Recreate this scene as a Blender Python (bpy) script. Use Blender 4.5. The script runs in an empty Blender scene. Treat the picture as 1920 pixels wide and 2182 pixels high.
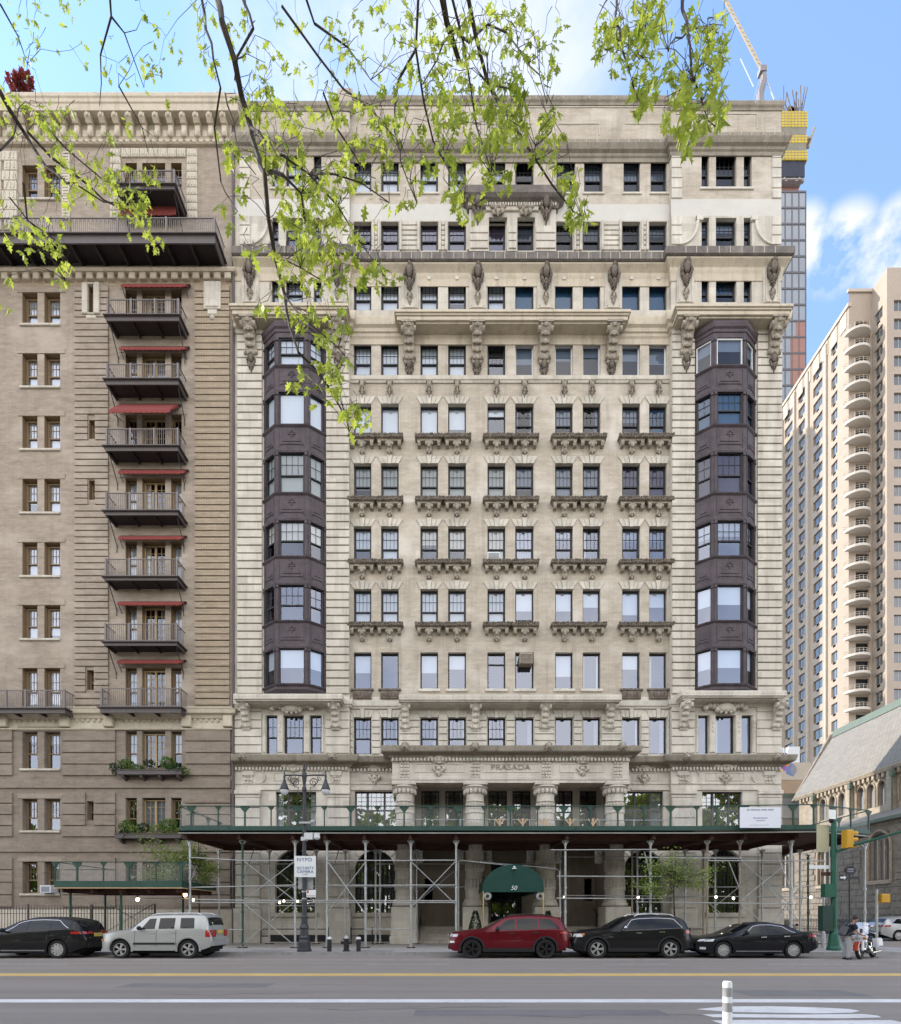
import bpy, math, random
from mathutils import Vector, Matrix
R = math.radians
rnd = random.Random(7)
SC = bpy.context.scene
COL = SC.collection
F, HOR, CX, CAMZ = 1160.0, 1952.0, 960.0, 1.7      # focal length and horizon measured on the photograph


def FX(px, Y): return (px - CX) * Y / F
def FZ(py, Y): return CAMZ - (py - HOR) * Y / F
def P(px, py, Y): return Vector((FX(px, Y), Y, FZ(py, Y)))


# ---------------------------------------------------------------- mesh builder
class MB:
    def __init__(s):
        s.v, s.f, s.m, s.mi = [], [], [], 0

    def add(s, vs, fs, mi=None):
        o = len(s.v)
        s.v.extend([tuple(p) for p in vs])
        for f in fs:
            s.f.append(tuple(i + o for i in f))
            s.m.append(s.mi if mi is None else mi)

    def cut(s):
        """the next faces start a new piece"""
        s.cuts = getattr(s, 'cuts', []) + [(len(s.v), len(s.f))]

    def build_each(s, name, mats, parent=None, smooth=False):
        cs = sorted(set([(0, 0)] + getattr(s, 'cuts', []))) + [(len(s.v), len(s.f))]
        outp = []
        for (v0, f0), (v1, f1) in zip(cs, cs[1:]):
            if f1 <= f0: continue
            q = MB(); q.v = s.v[v0:v1]; q.f = [tuple(i - v0 for i in f) for f in s.f[f0:f1]]; q.m = s.m[f0:f1]
            outp.append(q.build(name, mats, parent, smooth))
        return outp

    def quad(s, a, b, c, d, mi=None): s.add([a, b, c, d], [(0, 1, 2, 3)], mi)

    def box(s, x0, x1, y0, y1, z0, z1, mi=None):
        if x0 > x1: x0, x1 = x1, x0
        if y0 > y1: y0, y1 = y1, y0
        if z0 > z1: z0, z1 = z1, z0
        s.add([(x0, y0, z0), (x1, y0, z0), (x1, y1, z0), (x0, y1, z0), (x0, y0, z1), (x1, y0, z1), (x1, y1, z1), (x0, y1, z1)],
              [(0, 3, 2, 1), (4, 5, 6, 7), (0, 1, 5, 4), (1, 2, 6, 5), (2, 3, 7, 6), (3, 0, 4, 7)], mi)

    def cbox(s, x0, x1, y0, y1, z0, z1, c=.02, mi=None):
        """box whose front (-y) edges are chamfered"""
        a = [(x0, y1, z0), (x1, y1, z0), (x1, y1, z1), (x0, y1, z1), (x0, y0 + c, z0), (x1, y0 + c, z0), (x1, y0 + c, z1), (x0, y0 + c, z1),
             (x0 + c, y0, z0 + c), (x1 - c, y0, z0 + c), (x1 - c, y0, z1 - c), (x0 + c, y0, z1 - c)]
        s.add(a, [(0, 3, 2, 1), (0, 1, 5, 4), (1, 2, 6, 5), (2, 3, 7, 6), (3, 0, 4, 7), (4, 5, 9, 8), (5, 6, 10, 9), (6, 7, 11, 10), (7, 4, 8, 11), (8, 9, 10, 11)], mi)

    def rbox(s, cx, cy, cz, sx, sy, sz, rz=0.0, mi=None, rx=0.0, ry=0.0):
        M = Matrix.Rotation(rz, 3, 'Z') @ Matrix.Rotation(ry, 3, 'Y') @ Matrix.Rotation(rx, 3, 'X')
        vs = [M @ Vector((x * sx / 2, y * sy / 2, z * sz / 2)) + Vector((cx, cy, cz)) for z in (-1, 1) for (x, y) in ((-1, -1), (1, -1), (1, 1), (-1, 1))]
        s.add(vs, [(0, 3, 2, 1), (4, 5, 6, 7), (0, 1, 5, 4), (1, 2, 6, 5), (2, 3, 7, 6), (3, 0, 4, 7)], mi)

    def prism_y(s, poly, y0, y1, mi=None):
        """polygon of (x,z) extruded along y"""
        n = len(poly)
        vs = [(x, y0, z) for x, z in poly] + [(x, y1, z) for x, z in poly]
        s.add(vs, [tuple(range(n)), tuple(range(2 * n - 1, n - 1, -1))] + [(i, i + n, (i + 1) % n + n, (i + 1) % n) for i in range(n)], mi)

    def prism_x(s, poly, x0, x1, mi=None):
        """profile of (y,z) extruded along x"""
        n = len(poly)
        vs = [(x0, y, z) for y, z in poly] + [(x1, y, z) for y, z in poly]
        s.add(vs, [tuple(range(n)), tuple(range(2 * n - 1, n - 1, -1))] + [(i, i + n, (i + 1) % n + n, (i + 1) % n) for i in range(n)], mi)

    def prism_z(s, poly, z0, z1, mi=None):
        n = len(poly)
        vs = [(x, y, z0) for x, y in poly] + [(x, y, z1) for x, y in poly]
        s.add(vs, [tuple(range(n - 1, -1, -1)), tuple(range(n, 2 * n))] + [(i, (i + 1) % n, (i + 1) % n + n, i + n) for i in range(n)], mi)

    def cyl(s, a, b, r0, r1=None, n=8, caps=True, mi=None):
        a, b = Vector(a), Vector(b)
        r1 = r0 if r1 is None else r1
        d = (b - a)
        if d.length < 1e-6: return
        d.normalize()
        u = d.orthogonal().normalized(); w = d.cross(u)
        vs = []
        for p, r in ((a, r0), (b, r1)):
            for i in range(n):
                t = 2 * math.pi * i / n
                vs.append(p + (u * math.cos(t) + w * math.sin(t)) * r)
        fs = [(i, (i + 1) % n, (i + 1) % n + n, i + n) for i in range(n)]
        if caps: fs += [tuple(range(n - 1, -1, -1)), tuple(range(n, 2 * n))]
        s.add(vs, fs, mi)

    def tube(s, pts, r, n=6, r1=None, mi=None):
        """continuous tapered tube along points"""
        pts = [Vector(p) for p in pts]
        k = len(pts)
        r1 = r if r1 is None else r1
        vs = []
        d0 = (pts[1] - pts[0]).normalized()
        u = d0.orthogonal().normalized()
        for i, p in enumerate(pts):
            d = (pts[min(i + 1, k - 1)] - pts[max(i - 1, 0)]).normalized()
            u = (u - d * u.dot(d))
            u = u.normalized() if u.length > 1e-5 else d.orthogonal().normalized()
            w = d.cross(u)
            rr = r + (r1 - r) * i / (k - 1)
            for j in range(n):
                t = 2 * math.pi * j / n
                vs.append(p + (u * math.cos(t) + w * math.sin(t)) * rr)
        fs = [(i * n + j, i * n + (j + 1) % n, (i + 1) * n + (j + 1) % n, (i + 1) * n + j) for i in range(k - 1) for j in range(n)]
        fs += [tuple(range(n - 1, -1, -1)), tuple(range((k - 1) * n, k * n))]
        s.add(vs, fs, mi)

    def lathe(s, prof, cx, cy, n=20, mi=None, a0=0, a1=2 * math.pi, M=None, fl=0.0, nf=0):
        """profile of (radius, z) turned round the z axis at (cx, cy)"""
        full = abs(a1 - a0 - 2 * math.pi) < 1e-4
        k = n if full else n + 1
        vs = []
        for r, z in prof:
            for i in range(k):
                t = a0 + (a1 - a0) * i / n
                rr = r * (1 - fl * (0.5 + 0.5 * math.cos(t * nf))) if nf else r
                v = Vector((rr * math.cos(t), rr * math.sin(t), z))
                vs.append((M @ v) if M else Vector((v.x + cx, v.y + cy, v.z)))
        fs = []
        for j in range(len(prof) - 1):
            for i in range(n):
                i2 = (i + 1) % k
                fs.append((j * k + i, j * k + i2, (j + 1) * k + i2, (j + 1) * k + i))
        s.add(vs, fs, mi)

    def ball(s, c, rx, ry=None, rz=None, n=8, m=6, mi=None):
        ry = rx if ry is None else ry
        rz = rx if rz is None else rz
        c = Vector(c)
        vs = [c + Vector((0, 0, -rz))]
        for j in range(1, m):
            ph = -math.pi / 2 + math.pi * j / m
            for i in range(n):
                t = 2 * math.pi * i / n
                vs.append(c + Vector((rx * math.cos(ph) * math.cos(t), ry * math.cos(ph) * math.sin(t), rz * math.sin(ph))))
        vs.append(c + Vector((0, 0, rz)))
        fs = [(0, 1 + (i + 1) % n, 1 + i) for i in range(n)]
        for j in range(m - 2):
            for i in range(n):
                fs.append((1 + j * n + i, 1 + j * n + (i + 1) % n, 1 + (j + 1) * n + (i + 1) % n, 1 + (j + 1) * n + i))
        top = len(vs) - 1
        fs += [(top, 1 + (m - 2) * n + i, 1 + (m - 2) * n + (i + 1) % n) for i in range(n)]
        s.add(vs, fs, mi)

    def wall(s, x0, x1, z0, z1, y, holes=(), depth=.3, mi=None, rmi=None):
        """front face at y with rectangular openings (x0,x1,z0,z1) that have reveals"""
        hs = [h for h in holes if h[0] < x1 and h[1] > x0 and h[2] < z1 and h[3] > z0]
        xs = sorted({x0, x1} | {min(max(v, x0), x1) for h in hs for v in h[:2]})
        zs = sorted({z0, z1} | {min(max(v, z0), z1) for h in hs for v in h[2:4]})
        for j in range(len(zs) - 1):
            zm = (zs[j] + zs[j + 1]) / 2
            run = None
            for i in range(len(xs) - 1):
                xm = (xs[i] + xs[i + 1]) / 2
                inside = any(h[0] < xm < h[1] and h[2] < zm < h[3] for h in hs)
                if not inside and run is None: run = xs[i]
                if (inside or i == len(xs) - 2) and run is not None:
                    e = xs[i] if inside else xs[i + 1]
                    s.quad((run, y, zs[j]), (e, y, zs[j]), (e, y, zs[j + 1]), (run, y, zs[j + 1]), mi)
                    run = None
        r = mi if rmi is None else rmi
        for h in hs:
            a, b, c, d = max(h[0], x0), min(h[1], x1), max(h[2], z0), min(h[3], z1)
            ye = y + depth
            if h[0] >= x0: s.quad((a, y, c), (a, y, d), (a, ye, d), (a, ye, c), r)
            if h[1] <= x1: s.quad((b, y, c), (b, ye, c), (b, ye, d), (b, y, d), r)
            if h[2] >= z0: s.quad((a, y, c), (a, ye, c), (b, ye, c), (b, y, c), r)
            if h[3] <= z1: s.quad((a, y, d), (b, y, d), (b, ye, d), (a, ye, d), r)

    def mesh(s, name, mats, smooth=False):
        me = bpy.data.meshes.new(name)
        me.from_pydata(s.v, [], s.f)
        mats = mats if isinstance(mats, (list, tuple)) else [mats]
        for m in mats: me.materials.append(m)
        if len(mats) > 1: me.polygons.foreach_set('material_index', [min(i, len(mats) - 1) for i in s.m])
        if smooth: me.polygons.foreach_set('use_smooth', [True] * len(me.polygons))
        me.update()
        return me

    def build(s, name, mats, parent=None, smooth=False, label=None):
        o = bpy.data.objects.new(name, s.mesh(name, mats, smooth))
        return link(o, parent, label)


def sharp(o, ang=40):
    me = o.data
    me.polygons.foreach_set('use_smooth', [True] * len(me.polygons))
    me.set_sharp_from_angle(angle=R(ang))
    return o


def link(o, parent=None, label=None):
    COL.objects.link(o)
    if parent is not None:
        o.parent = parent
        if parent.type == 'EMPTY': o.matrix_parent_inverse = Matrix.LocRotScale(parent.location, parent.rotation_euler, parent.scale).inverted()
    if label: o['label'] = label
    return o


def thing(name, label, cat, loc=(0, 0, 0), group=None, rz=0):
    o = bpy.data.objects.new(name, None)
    o.empty_display_size = .3
    COL.objects.link(o)
    o.location = loc; o.rotation_euler = (0, 0, rz)
    return tag(o, label, cat, group)


def tag(o, label, cat, group=None):
    o['label'] = label; o['category'] = cat
    if group: o['group'] = group
    return o


def struct(o, label=None):
    o['kind'] = 'structure'
    if label: o['label'] = label
    return o


def inst(me, name, loc, parent, rz=0, scale=None):
    """one more object of a shared mesh, placed in world space under its thing or part"""
    o = bpy.data.objects.new(name, me)
    o.location = loc; o.rotation_euler = (0, 0, rz)
    if scale: o.scale = scale
    return link(o, parent)


def text_mesh(txt, size, depth=.006, font_align='CENTER', bevel=0, shear=0, spacing=1.0):
    cu = bpy.data.curves.new('lettering', 'FONT')
    cu.body = txt; cu.size = size; cu.extrude = depth; cu.align_x = font_align; cu.align_y = 'CENTER'
    cu.shear = shear; cu.space_character = spacing
    cu.resolution_u = 3
    ob = bpy.data.objects.new('lettering_curve', cu)
    COL.objects.link(ob)
    bpy.context.view_layer.update()
    dg = bpy.context.evaluated_depsgraph_get()
    me = bpy.data.meshes.new_from_object(ob.evaluated_get(dg))
    bpy.data.objects.remove(ob)
    bpy.data.curves.remove(cu)
    return me


def put_text(txt, size, loc, material, parent, depth=.006, rz=0, name='lettering', sx=1, shear=0, spacing=1.0):
    me = text_mesh(txt, size, depth, shear=shear, spacing=spacing)
    me.materials.clear(); me.materials.append(material)
    M = Matrix.Translation(loc) @ Matrix.Rotation(rz, 4, 'Z') @ Matrix.Rotation(R(90), 4, 'X') @ Matrix.Diagonal((sx, 1, 1, 1))
    me.transform(M)
    return link(bpy.data.objects.new(name, me), parent)


# ---------------------------------------------------------------- materials
def _nodes(name):
    m = bpy.data.materials.new(name); m.use_nodes = True
    nt = m.node_tree
    b = nt.nodes['Principled BSDF']
    return m, nt, b


def N(nt, t, **kw):
    n = nt.nodes.new(t)
    for k, v in kw.items():
        if k in n.inputs and not hasattr(n, k): n.inputs[k].default_value = v
        else:
            try: setattr(n, k, v)
            except Exception: n.inputs[k].default_value = v
    return n


def mathn(nt, op, a, b=None):
    n = nt.nodes.new('ShaderNodeMath'); n.operation = op
    for i, v in enumerate((a, b)):
        if v is None: continue
        if hasattr(v, 'is_output'): nt.links.new(v, n.inputs[i])
        else: n.inputs[i].default_value = v
    return n.outputs[0]


def mixc(nt, fac, a, b, mode='MIX'):
    n = nt.nodes.new('ShaderNodeMix'); n.data_type = 'RGBA'; n.blend_type = mode
    for sock, v in ((n.inputs[0], fac), (n.inputs[6], a), (n.inputs[7], b)):
        if hasattr(v, 'is_output'): nt.links.new(v, sock)
        elif isinstance(v, (int, float)): sock.default_value = v
        else: sock.default_value = (*v, 1) if len(v) == 3 else v
    return n.outputs[2]


def noise(nt, vec, scale, detail=4, rough=.6, lo=.35, hi=.65, stretch=None):
    if stretch:
        mp = nt.nodes.new('ShaderNodeMapping'); mp.inputs['Scale'].default_value = stretch
        nt.links.new(vec, mp.inputs['Vector']); vec = mp.outputs[0]
    n = nt.nodes.new('ShaderNodeTexNoise')
    n.inputs['Scale'].default_value = scale; n.inputs['Detail'].default_value = detail; n.inputs['Roughness'].default_value = rough
    nt.links.new(vec, n.inputs['Vector'])
    mr = nt.nodes.new('ShaderNodeMapRange'); mr.inputs[1].default_value = lo; mr.inputs[2].default_value = hi
    nt.links.new(n.outputs['Fac'], mr.inputs[0])
    return mr.outputs[0]


def mul(c, k): return tuple(v * k for v in c)


def mat(name, col, rough=.75, var=.18, scale=1.2, fine=14, streak=0, streak_col=None, bump=0, bscale=40, metal=0, spec=.4, coat=0, patch=None, patch_amt=.5, block=0):
    m, nt, b = _nodes(name)
    pos = nt.nodes.new('ShaderNodeNewGeometry').outputs['Position']
    c = col
    if var:
        c = mixc(nt, noise(nt, pos, scale), mul(col, 1 - var), mul(col, 1 + var * .6))
        c = mixc(nt, .5, c, mixc(nt, noise(nt, pos, fine, 3), mul(col, 1 - var), mul(col, 1 + var * .6)))
    if patch: c = mixc(nt, mathn(nt, 'MULTIPLY', noise(nt, pos, .55, 5, .65, .48, .66), patch_amt), c, patch)
    if block:
        sp = nt.nodes.new('ShaderNodeSeparateXYZ'); nt.links.new(pos, sp.inputs[0])
        cb = nt.nodes.new('ShaderNodeCombineXYZ')
        zi = mathn(nt, 'FLOOR', mathn(nt, 'DIVIDE', sp.outputs[2], .47))
        nt.links.new(mathn(nt, 'FLOOR', mathn(nt, 'DIVIDE', mathn(nt, 'ADD', sp.outputs[0], mathn(nt, 'MULTIPLY', zi, .37)), .8)), cb.inputs[0]); nt.links.new(zi, cb.inputs[1])
        wn = nt.nodes.new('ShaderNodeTexWhiteNoise'); wn.noise_dimensions = '2D'; nt.links.new(cb.outputs[0], wn.inputs['Vector'])
        c = mixc(nt, wn.outputs['Value'], mixc(nt, 1, c, (1 - block,) * 3, 'MULTIPLY'), mixc(nt, 1, c, (1 + block * .6, 1 + block * .6, 1 + block * .7), 'MULTIPLY'))
    if streak:
        k = noise(nt, pos, 1.0, 5, .65, .5, .75, stretch=(2.6, 2.6, .22))
        c = mixc(nt, mathn(nt, 'MULTIPLY', k, streak), c, streak_col or mul(col, .35))
    if hasattr(c, 'is_output'): nt.links.new(c, b.inputs['Base Color'])
    else: b.inputs['Base Color'].default_value = (*c, 1)
    b.inputs['Roughness'].default_value = rough; b.inputs['Metallic'].default_value = metal
    b.inputs['Specular IOR Level'].default_value = spec
    if coat: b.inputs['Coat Weight'].default_value = coat; b.inputs['Coat Roughness'].default_value = .03
    if bump:
        n = nt.nodes.new('ShaderNodeTexNoise'); n.inputs['Scale'].default_value = bscale; n.inputs['Detail'].default_value = 5
        nt.links.new(pos, n.inputs['Vector'])
        bp = nt.nodes.new('ShaderNodeBump'); bp.inputs['Strength'].default_value = bump; bp.inputs['Distance'].default_value = .02
        nt.links.new(n.outputs['Fac'], bp.inputs['Height']); nt.links.new(bp.outputs[0], b.inputs['Normal'])
    return m


def brick(name, c1, c2, mortar, bw=.21, bh=.07, var=.2, streak=.25, patch=None, rough=.85, msize=.012, patch_amt=.5):
    m, nt, b = _nodes(name)
    pos = nt.nodes.new('ShaderNodeNewGeometry').outputs['Position']
    sx = nt.nodes.new('ShaderNodeSeparateXYZ'); nt.links.new(pos, sx.inputs[0])
    cb = nt.nodes.new('ShaderNodeCombineXYZ')
    nt.links.new(mathn(nt, 'ADD', sx.outputs[0], sx.outputs[1]), cb.inputs[0]); nt.links.new(sx.outputs[2], cb.inputs[1])
    t = nt.nodes.new('ShaderNodeTexBrick')
    nt.links.new(cb.outputs[0], t.inputs['Vector'])
    t.inputs['Scale'].default_value = 1; t.inputs['Brick Width'].default_value = bw; t.inputs['Row Height'].default_value = bh
    t.inputs['Mortar Size'].default_value = msize
    t.inputs['Color1'].default_value = (*c1, 1); t.inputs['Color2'].default_value = (*c2, 1); t.inputs['Mortar'].default_value = (*mortar, 1)
    c = t.outputs['Color']
    k = noise(nt, pos, 1.0, 6, .7, .3, .7, stretch=(1.1, 1.1, 3.2))
    c = mixc(nt, k, mixc(nt, 1, c, (1 - var,) * 3, 'MULTIPLY'), mixc(nt, 1, c, (1 + var * .5,) * 3, 'MULTIPLY'))
    if patch: c = mixc(nt, mathn(nt, 'MULTIPLY', noise(nt, pos, .32, 5, .6, .5, .68, stretch=(1, 1, 1.7)), patch_amt), c, patch)
    if streak:
        k = noise(nt, pos, 1.0, 5, .65, .52, .78, stretch=(2.2, 2.2, .2))
        c = mixc(nt, mathn(nt, 'MULTIPLY', k, streak), c, mul(c1, .4))
    nt.links.new(c, b.inputs['Base Color']); b.inputs['Roughness'].default_value = rough
    b.inputs['Specular IOR Level'].default_value = .25
    bp = nt.nodes.new('ShaderNodeBump'); bp.inputs['Strength'].default_value = .5; bp.inputs['Distance'].default_value = .012; bp.invert = True
    nt.links.new(t.outputs['Fac'], bp.inputs['Height']); nt.links.new(bp.outputs[0], b.inputs['Normal'])
    return m


def glass(name, refl=.4, tint=(.8, .85, .9), gcol=(.9, .93, 1), wav=.004, rough=0.0):
    """window glass: part mirror of the sky and park, part see-through to blinds and the dark room"""
    m, nt, b = _nodes(name)
    nt.nodes.remove(b)
    out = nt.nodes['Material Output']
    pos = nt.nodes.new('ShaderNodeNewGeometry').outputs['Position']
    n = nt.nodes.new('ShaderNodeTexNoise'); n.inputs['Scale'].default_value = .9; n.inputs['Detail'].default_value = 1
    nt.links.new(pos, n.inputs['Vector'])
    bp = nt.nodes.new('ShaderNodeBump'); bp.inputs['Strength'].default_value = .05; bp.inputs['Distance'].default_value = wav * 4
    nt.links.new(n.outputs['Fac'], bp.inputs['Height'])
    g = nt.nodes.new('ShaderNodeBsdfGlossy'); g.inputs['Color'].default_value = (*gcol, 1); g.inputs['Roughness'].default_value = rough
    nt.links.new(bp.outputs[0], g.inputs['Normal'])
    t = nt.nodes.new('ShaderNodeBsdfTransparent'); t.inputs['Color'].default_value = (*tint, 1)
    mx = nt.nodes.new('ShaderNodeMixShader'); mx.inputs[0].default_value = refl
    nt.links.new(t.outputs[0], mx.inputs[1]); nt.links.new(g.outputs[0], mx.inputs[2]); nt.links.new(mx.outputs[0], out.inputs[0])
    return m


def emis(name, col, strength):
    m, nt, b = _nodes(name)
    b.inputs['Base Color'].default_value = (*col, 1)
    b.inputs['Emission Color'].default_value = (*col, 1); b.inputs['Emission Strength'].default_value = strength
    return m


M = {}
M['brick_cream'] = brick('cream_brick', (.495, .44, .355), (.44, .385, .305), (.36, .31, .255), var=.2, streak=.5, patch=(.6, .55, .48), patch_amt=.75, bw=.3, bh=.075)
M['lime'] = mat('limestone', (.515, .475, .4), var=.17, streak=.55, streak_col=(.2, .172, .138), bump=.25, bscale=25, patch=(.43, .38, .31), block=.13)
M['lime_lt'] = mat('pale_limestone', (.555, .515, .44), var=.15, streak=.5, streak_col=(.25, .222, .18), bump=.2, bscale=25, block=.12)
M['lime_warm'] = mat('warm_limestone', (.5, .435, .335), var=.17, streak=.5, streak_col=(.2, .165, .115), bump=.2)
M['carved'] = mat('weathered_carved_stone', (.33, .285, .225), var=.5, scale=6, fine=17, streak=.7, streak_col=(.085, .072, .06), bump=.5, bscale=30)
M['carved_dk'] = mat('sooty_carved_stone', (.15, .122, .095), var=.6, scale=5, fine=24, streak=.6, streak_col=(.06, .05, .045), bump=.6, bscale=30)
M['soot'] = mat('sooty_cornice_stone', (.135, .118, .105), var=.4, scale=2.5, streak=.5, streak_col=(.3, .26, .21), bump=.3)
M['ledge'] = mat('mossy_ledge_stone', (.27, .235, .185), var=.3, scale=2, streak=.6, streak_col=(.085, .08, .06), bump=.3)
M['stucco'] = mat('white_stucco', (.52, .5, .455), var=.09, scale=.8, streak=.14, streak_col=(.42, .4, .34))
M['mauve'] = mat('mauve_bronze_paint', (.078, .062, .069), rough=.5, var=.42, scale=1.6, streak=.45, streak_col=(.025, .02, .023), spec=.2)
M['mauve_dk'] = mat('dark_mauve_trim', (.04, .032, .035), rough=.5, var=.2)
M['frame'] = mat('black_window_frame', (.012, .011, .013), rough=.45, var=.1)
M['frame_wh'] = mat('white_window_frame', (.6, .6, .6), rough=.5, var=.05)
M['frame_br'] = mat('brown_wood_frame', (.20, .135, .075), rough=.6, var=.15)
M['frame_tan'] = mat('tan_wood_frame', (.36, .255, .13), rough=.6, var=.15)
M['room'] = mat('dark_room', (.035, .034, .038), rough=1, var=.3, scale=.7, spec=0)
M['blind'] = mat('white_blind', (.55, .56, .57), rough=.9, var=.04, spec=.1)
M['blind_cream'] = mat('cream_blind', (.55, .5, .41), rough=.9, var=.04, spec=.1)
M['blind_grey'] = mat('grey_shade', (.24, .25, .28), rough=.9, var=.06, spec=.1)
M['shade_blue'] = mat('blue_shade', (.05, .12, .2), rough=.9, var=.06, spec=.1)
M['shade_refl_purple'] = mat('purple_shade_and_reflection', (.075, .05, .09), rough=.9, var=.06, spec=.1)  # purple blinds; on the attic storey they stand for reflected mauve
M['glass'] = glass('window_glass', .13, gcol=(.84, .89, 1))
M['glass_hi'] = glass('mirror_like_window_glass', .19, gcol=(.78, .84, 1))
M['glass_park'] = glass('park_facing_window_glass', .27, gcol=(.9, .93, .95))
M['glass_lo'] = glass('dim_window_glass', .07, tint=(.62, .7, .78))
M['glass_dk'] = glass('dark_window_glass', .05, tint=(.5, .55, .6))
M['brick_brown'] = brick('brown_brick', (.37, .305, .24), (.315, .255, .2), (.26, .22, .18), var=.26, streak=.3, patch=(.43, .37, .305), bw=.3, bh=.075, patch_amt=.6)
M['brick_base'] = brick('soot_darkened_brown_brick', (.3, .245, .193), (.25, .202, .158), (.2, .168, .136), var=.26, streak=.35, patch=(.31, .262, .215), bw=.3, bh=.075, patch_amt=.6)
M['brick_tan'] = brick('tan_brick_courses', (.4, .325, .235), (.345, .275, .195), (.22, .175, .125), var=.2, streak=.25, bw=.3, bh=.085)
M['terra'] = mat('pale_terracotta', (.52, .47, .38), var=.18, scale=3, streak=.3, streak_col=(.25, .21, .16), bump=.3)
M['iron'] = mat('brown_painted_iron', (.085, .07, .068), rough=.5, var=.2, streak=.2)
M['iron_lt'] = mat('grey_brown_painted_iron', (.16, .138, .132), rough=.5, var=.15)
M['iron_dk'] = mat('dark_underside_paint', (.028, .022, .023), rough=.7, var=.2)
M['awn_red'] = mat('red_awning_canvas', (.19, .036, .03), rough=.85, var=.15, scale=3)
M['black'] = mat('black_metal', (.02, .02, .022), rough=.45, var=.1)
M['steel'] = mat('galvanised_steel', (.42, .43, .43), rough=.45, var=.2, scale=4, metal=.55, streak=.25, streak_col=(.2, .15, .1))
M['steel_rust'] = mat('rusty_steel', (.3, .25, .19), rough=.6, var=.35, scale=5, metal=.3)
M['green'] = mat('green_shed_paint', (.021, .062, .046), rough=.55, var=.2, streak=.3, streak_col=(.06, .1, .085))
M['green_dk'] = mat('dark_green_shed_paint', (.014, .042, .032), rough=.5, var=.2)
M['shed_wood'] = mat('red_brown_shed_timber', (.068, .028, .019), rough=.85, var=.35, scale=2.2)
M['wood_raw'] = mat('raw_pine', (.5, .33, .18), rough=.8, var=.2)
M['conc'] = mat('sidewalk_concrete', (.34, .318, .3), rough=.9, var=.13, scale=.9, fine=9, bump=.2, bscale=60)
M['granite'] = mat('granite_kerb', (.25, .245, .24), rough=.8, var=.25, scale=3)
def asphalt():
    m, nt, b = _nodes('worn_asphalt')
    pos = nt.nodes.new('ShaderNodeNewGeometry').outputs['Position']
    c = mixc(nt, noise(nt, pos, 1, 5, .6, .35, .65, stretch=(.05, 1.6, 1)), (.215, .183, .158), (.275, .238, .205))
    c = mixc(nt, mathn(nt, 'MULTIPLY', noise(nt, pos, .35, 5, .6, .5, .7), .55), c, (.2, .17, .146))
    c = mixc(nt, mathn(nt, 'MULTIPLY', noise(nt, pos, 34, 3, .7, .4, .62), .5), c, (.315, .272, .235))
    c = mixc(nt, mathn(nt, 'MULTIPLY', noise(nt, pos, 2.2, 6, .7, .62, .72, stretch=(.5, 1.4, 1)), .5), c, (.125, .108, .092))
    nt.links.new(c, b.inputs['Base Color']); b.inputs['Roughness'].default_value = .9; b.inputs['Specular IOR Level'].default_value = .25
    n = nt.nodes.new('ShaderNodeTexNoise'); n.inputs['Scale'].default_value = 120; nt.links.new(pos, n.inputs['Vector'])
    bp = nt.nodes.new('ShaderNodeBump'); bp.inputs['Strength'].default_value = .5; bp.inputs['Distance'].default_value = .01
    nt.links.new(n.outputs['Fac'], bp.inputs['Height']); nt.links.new(bp.outputs[0], b.inputs['Normal'])
    return m
M['asphalt'] = asphalt()
def roadpaint(name, col, lo, hi):
    m, nt, b = _nodes(name)
    pos = nt.nodes.new('ShaderNodeNewGeometry').outputs['Position']
    c = mixc(nt, noise(nt, pos, 1.5, 5, .6), mul(col, .88), mul(col, 1.05))
    c = mixc(nt, noise(nt, pos, 7, 8, .78, lo, hi, stretch=(.6, 1, 1)), c, (.245, .212, .185))
    nt.links.new(c, b.inputs['Base Color']); b.inputs['Roughness'].default_value = .85
    return m
M['paint_wh'] = roadpaint('white_road_paint', (.72, .68, .645), .56, .74)
M['paint_worn'] = roadpaint('worn_white_road_paint', (.55, .53, .51), .42, .62)
M['paint_ye'] = roadpaint('yellow_road_paint', (.62, .42, .14), .54, .74)
M['tree_bark'] = mat('dark_bark', (.05, .037, .028), rough=.9, var=.3, scale=6, bump=.4)

# ---------------------------------------------------------------- camera, sky, sun
cam = bpy.data.cameras.new('camera')
co = bpy.data.objects.new('camera', cam); COL.objects.link(co)
co.location = (0, 0, CAMZ); co.rotation_euler = (R(90), 0, 0)
cam.sensor_fit = 'HORIZONTAL'; cam.sensor_width = 36; cam.lens = 36 * F / 1920
cam.shift_y = (HOR - 1091) / 1920
cam.clip_start = .1; cam.clip_end = 5000
SC.camera = co
SUN_EL, SUN_AZ = R(36), R(-70)            # azimuth measured from +Y (the way the camera looks) towards +X
sd = Vector((math.sin(SUN_AZ) * math.cos(SUN_EL), math.cos(SUN_AZ) * math.cos(SUN_EL), math.sin(SUN_EL)))
sl = bpy.data.lights.new('sun', 'SUN'); sl.energy = 2.2; sl.angle = R(.53); sl.color = (1, .93, .82)
so = bpy.data.objects.new('sun', sl); COL.objects.link(so)
so.location = (-40, 20, 80); so.rotation_euler = sd.to_track_quat('Z', 'Y').to_euler()
W = bpy.data.worlds.new('World'); SC.world = W; W.use_nodes = True
nt = W.node_tree
bg = nt.nodes['Background']; bg.inputs[1].default_value = .15
sky = nt.nodes.new('ShaderNodeTexSky'); sky.sky_type = 'NISHITA'; sky.sun_disc = False
sky.sun_elevation = SUN_EL; sky.sun_rotation = SUN_AZ
sky.air_density = 1.0; sky.dust_density = 0; sky.ozone_density = 1.2
tc = nt.nodes.new('ShaderNodeTexCoord').outputs['Generated']
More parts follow.
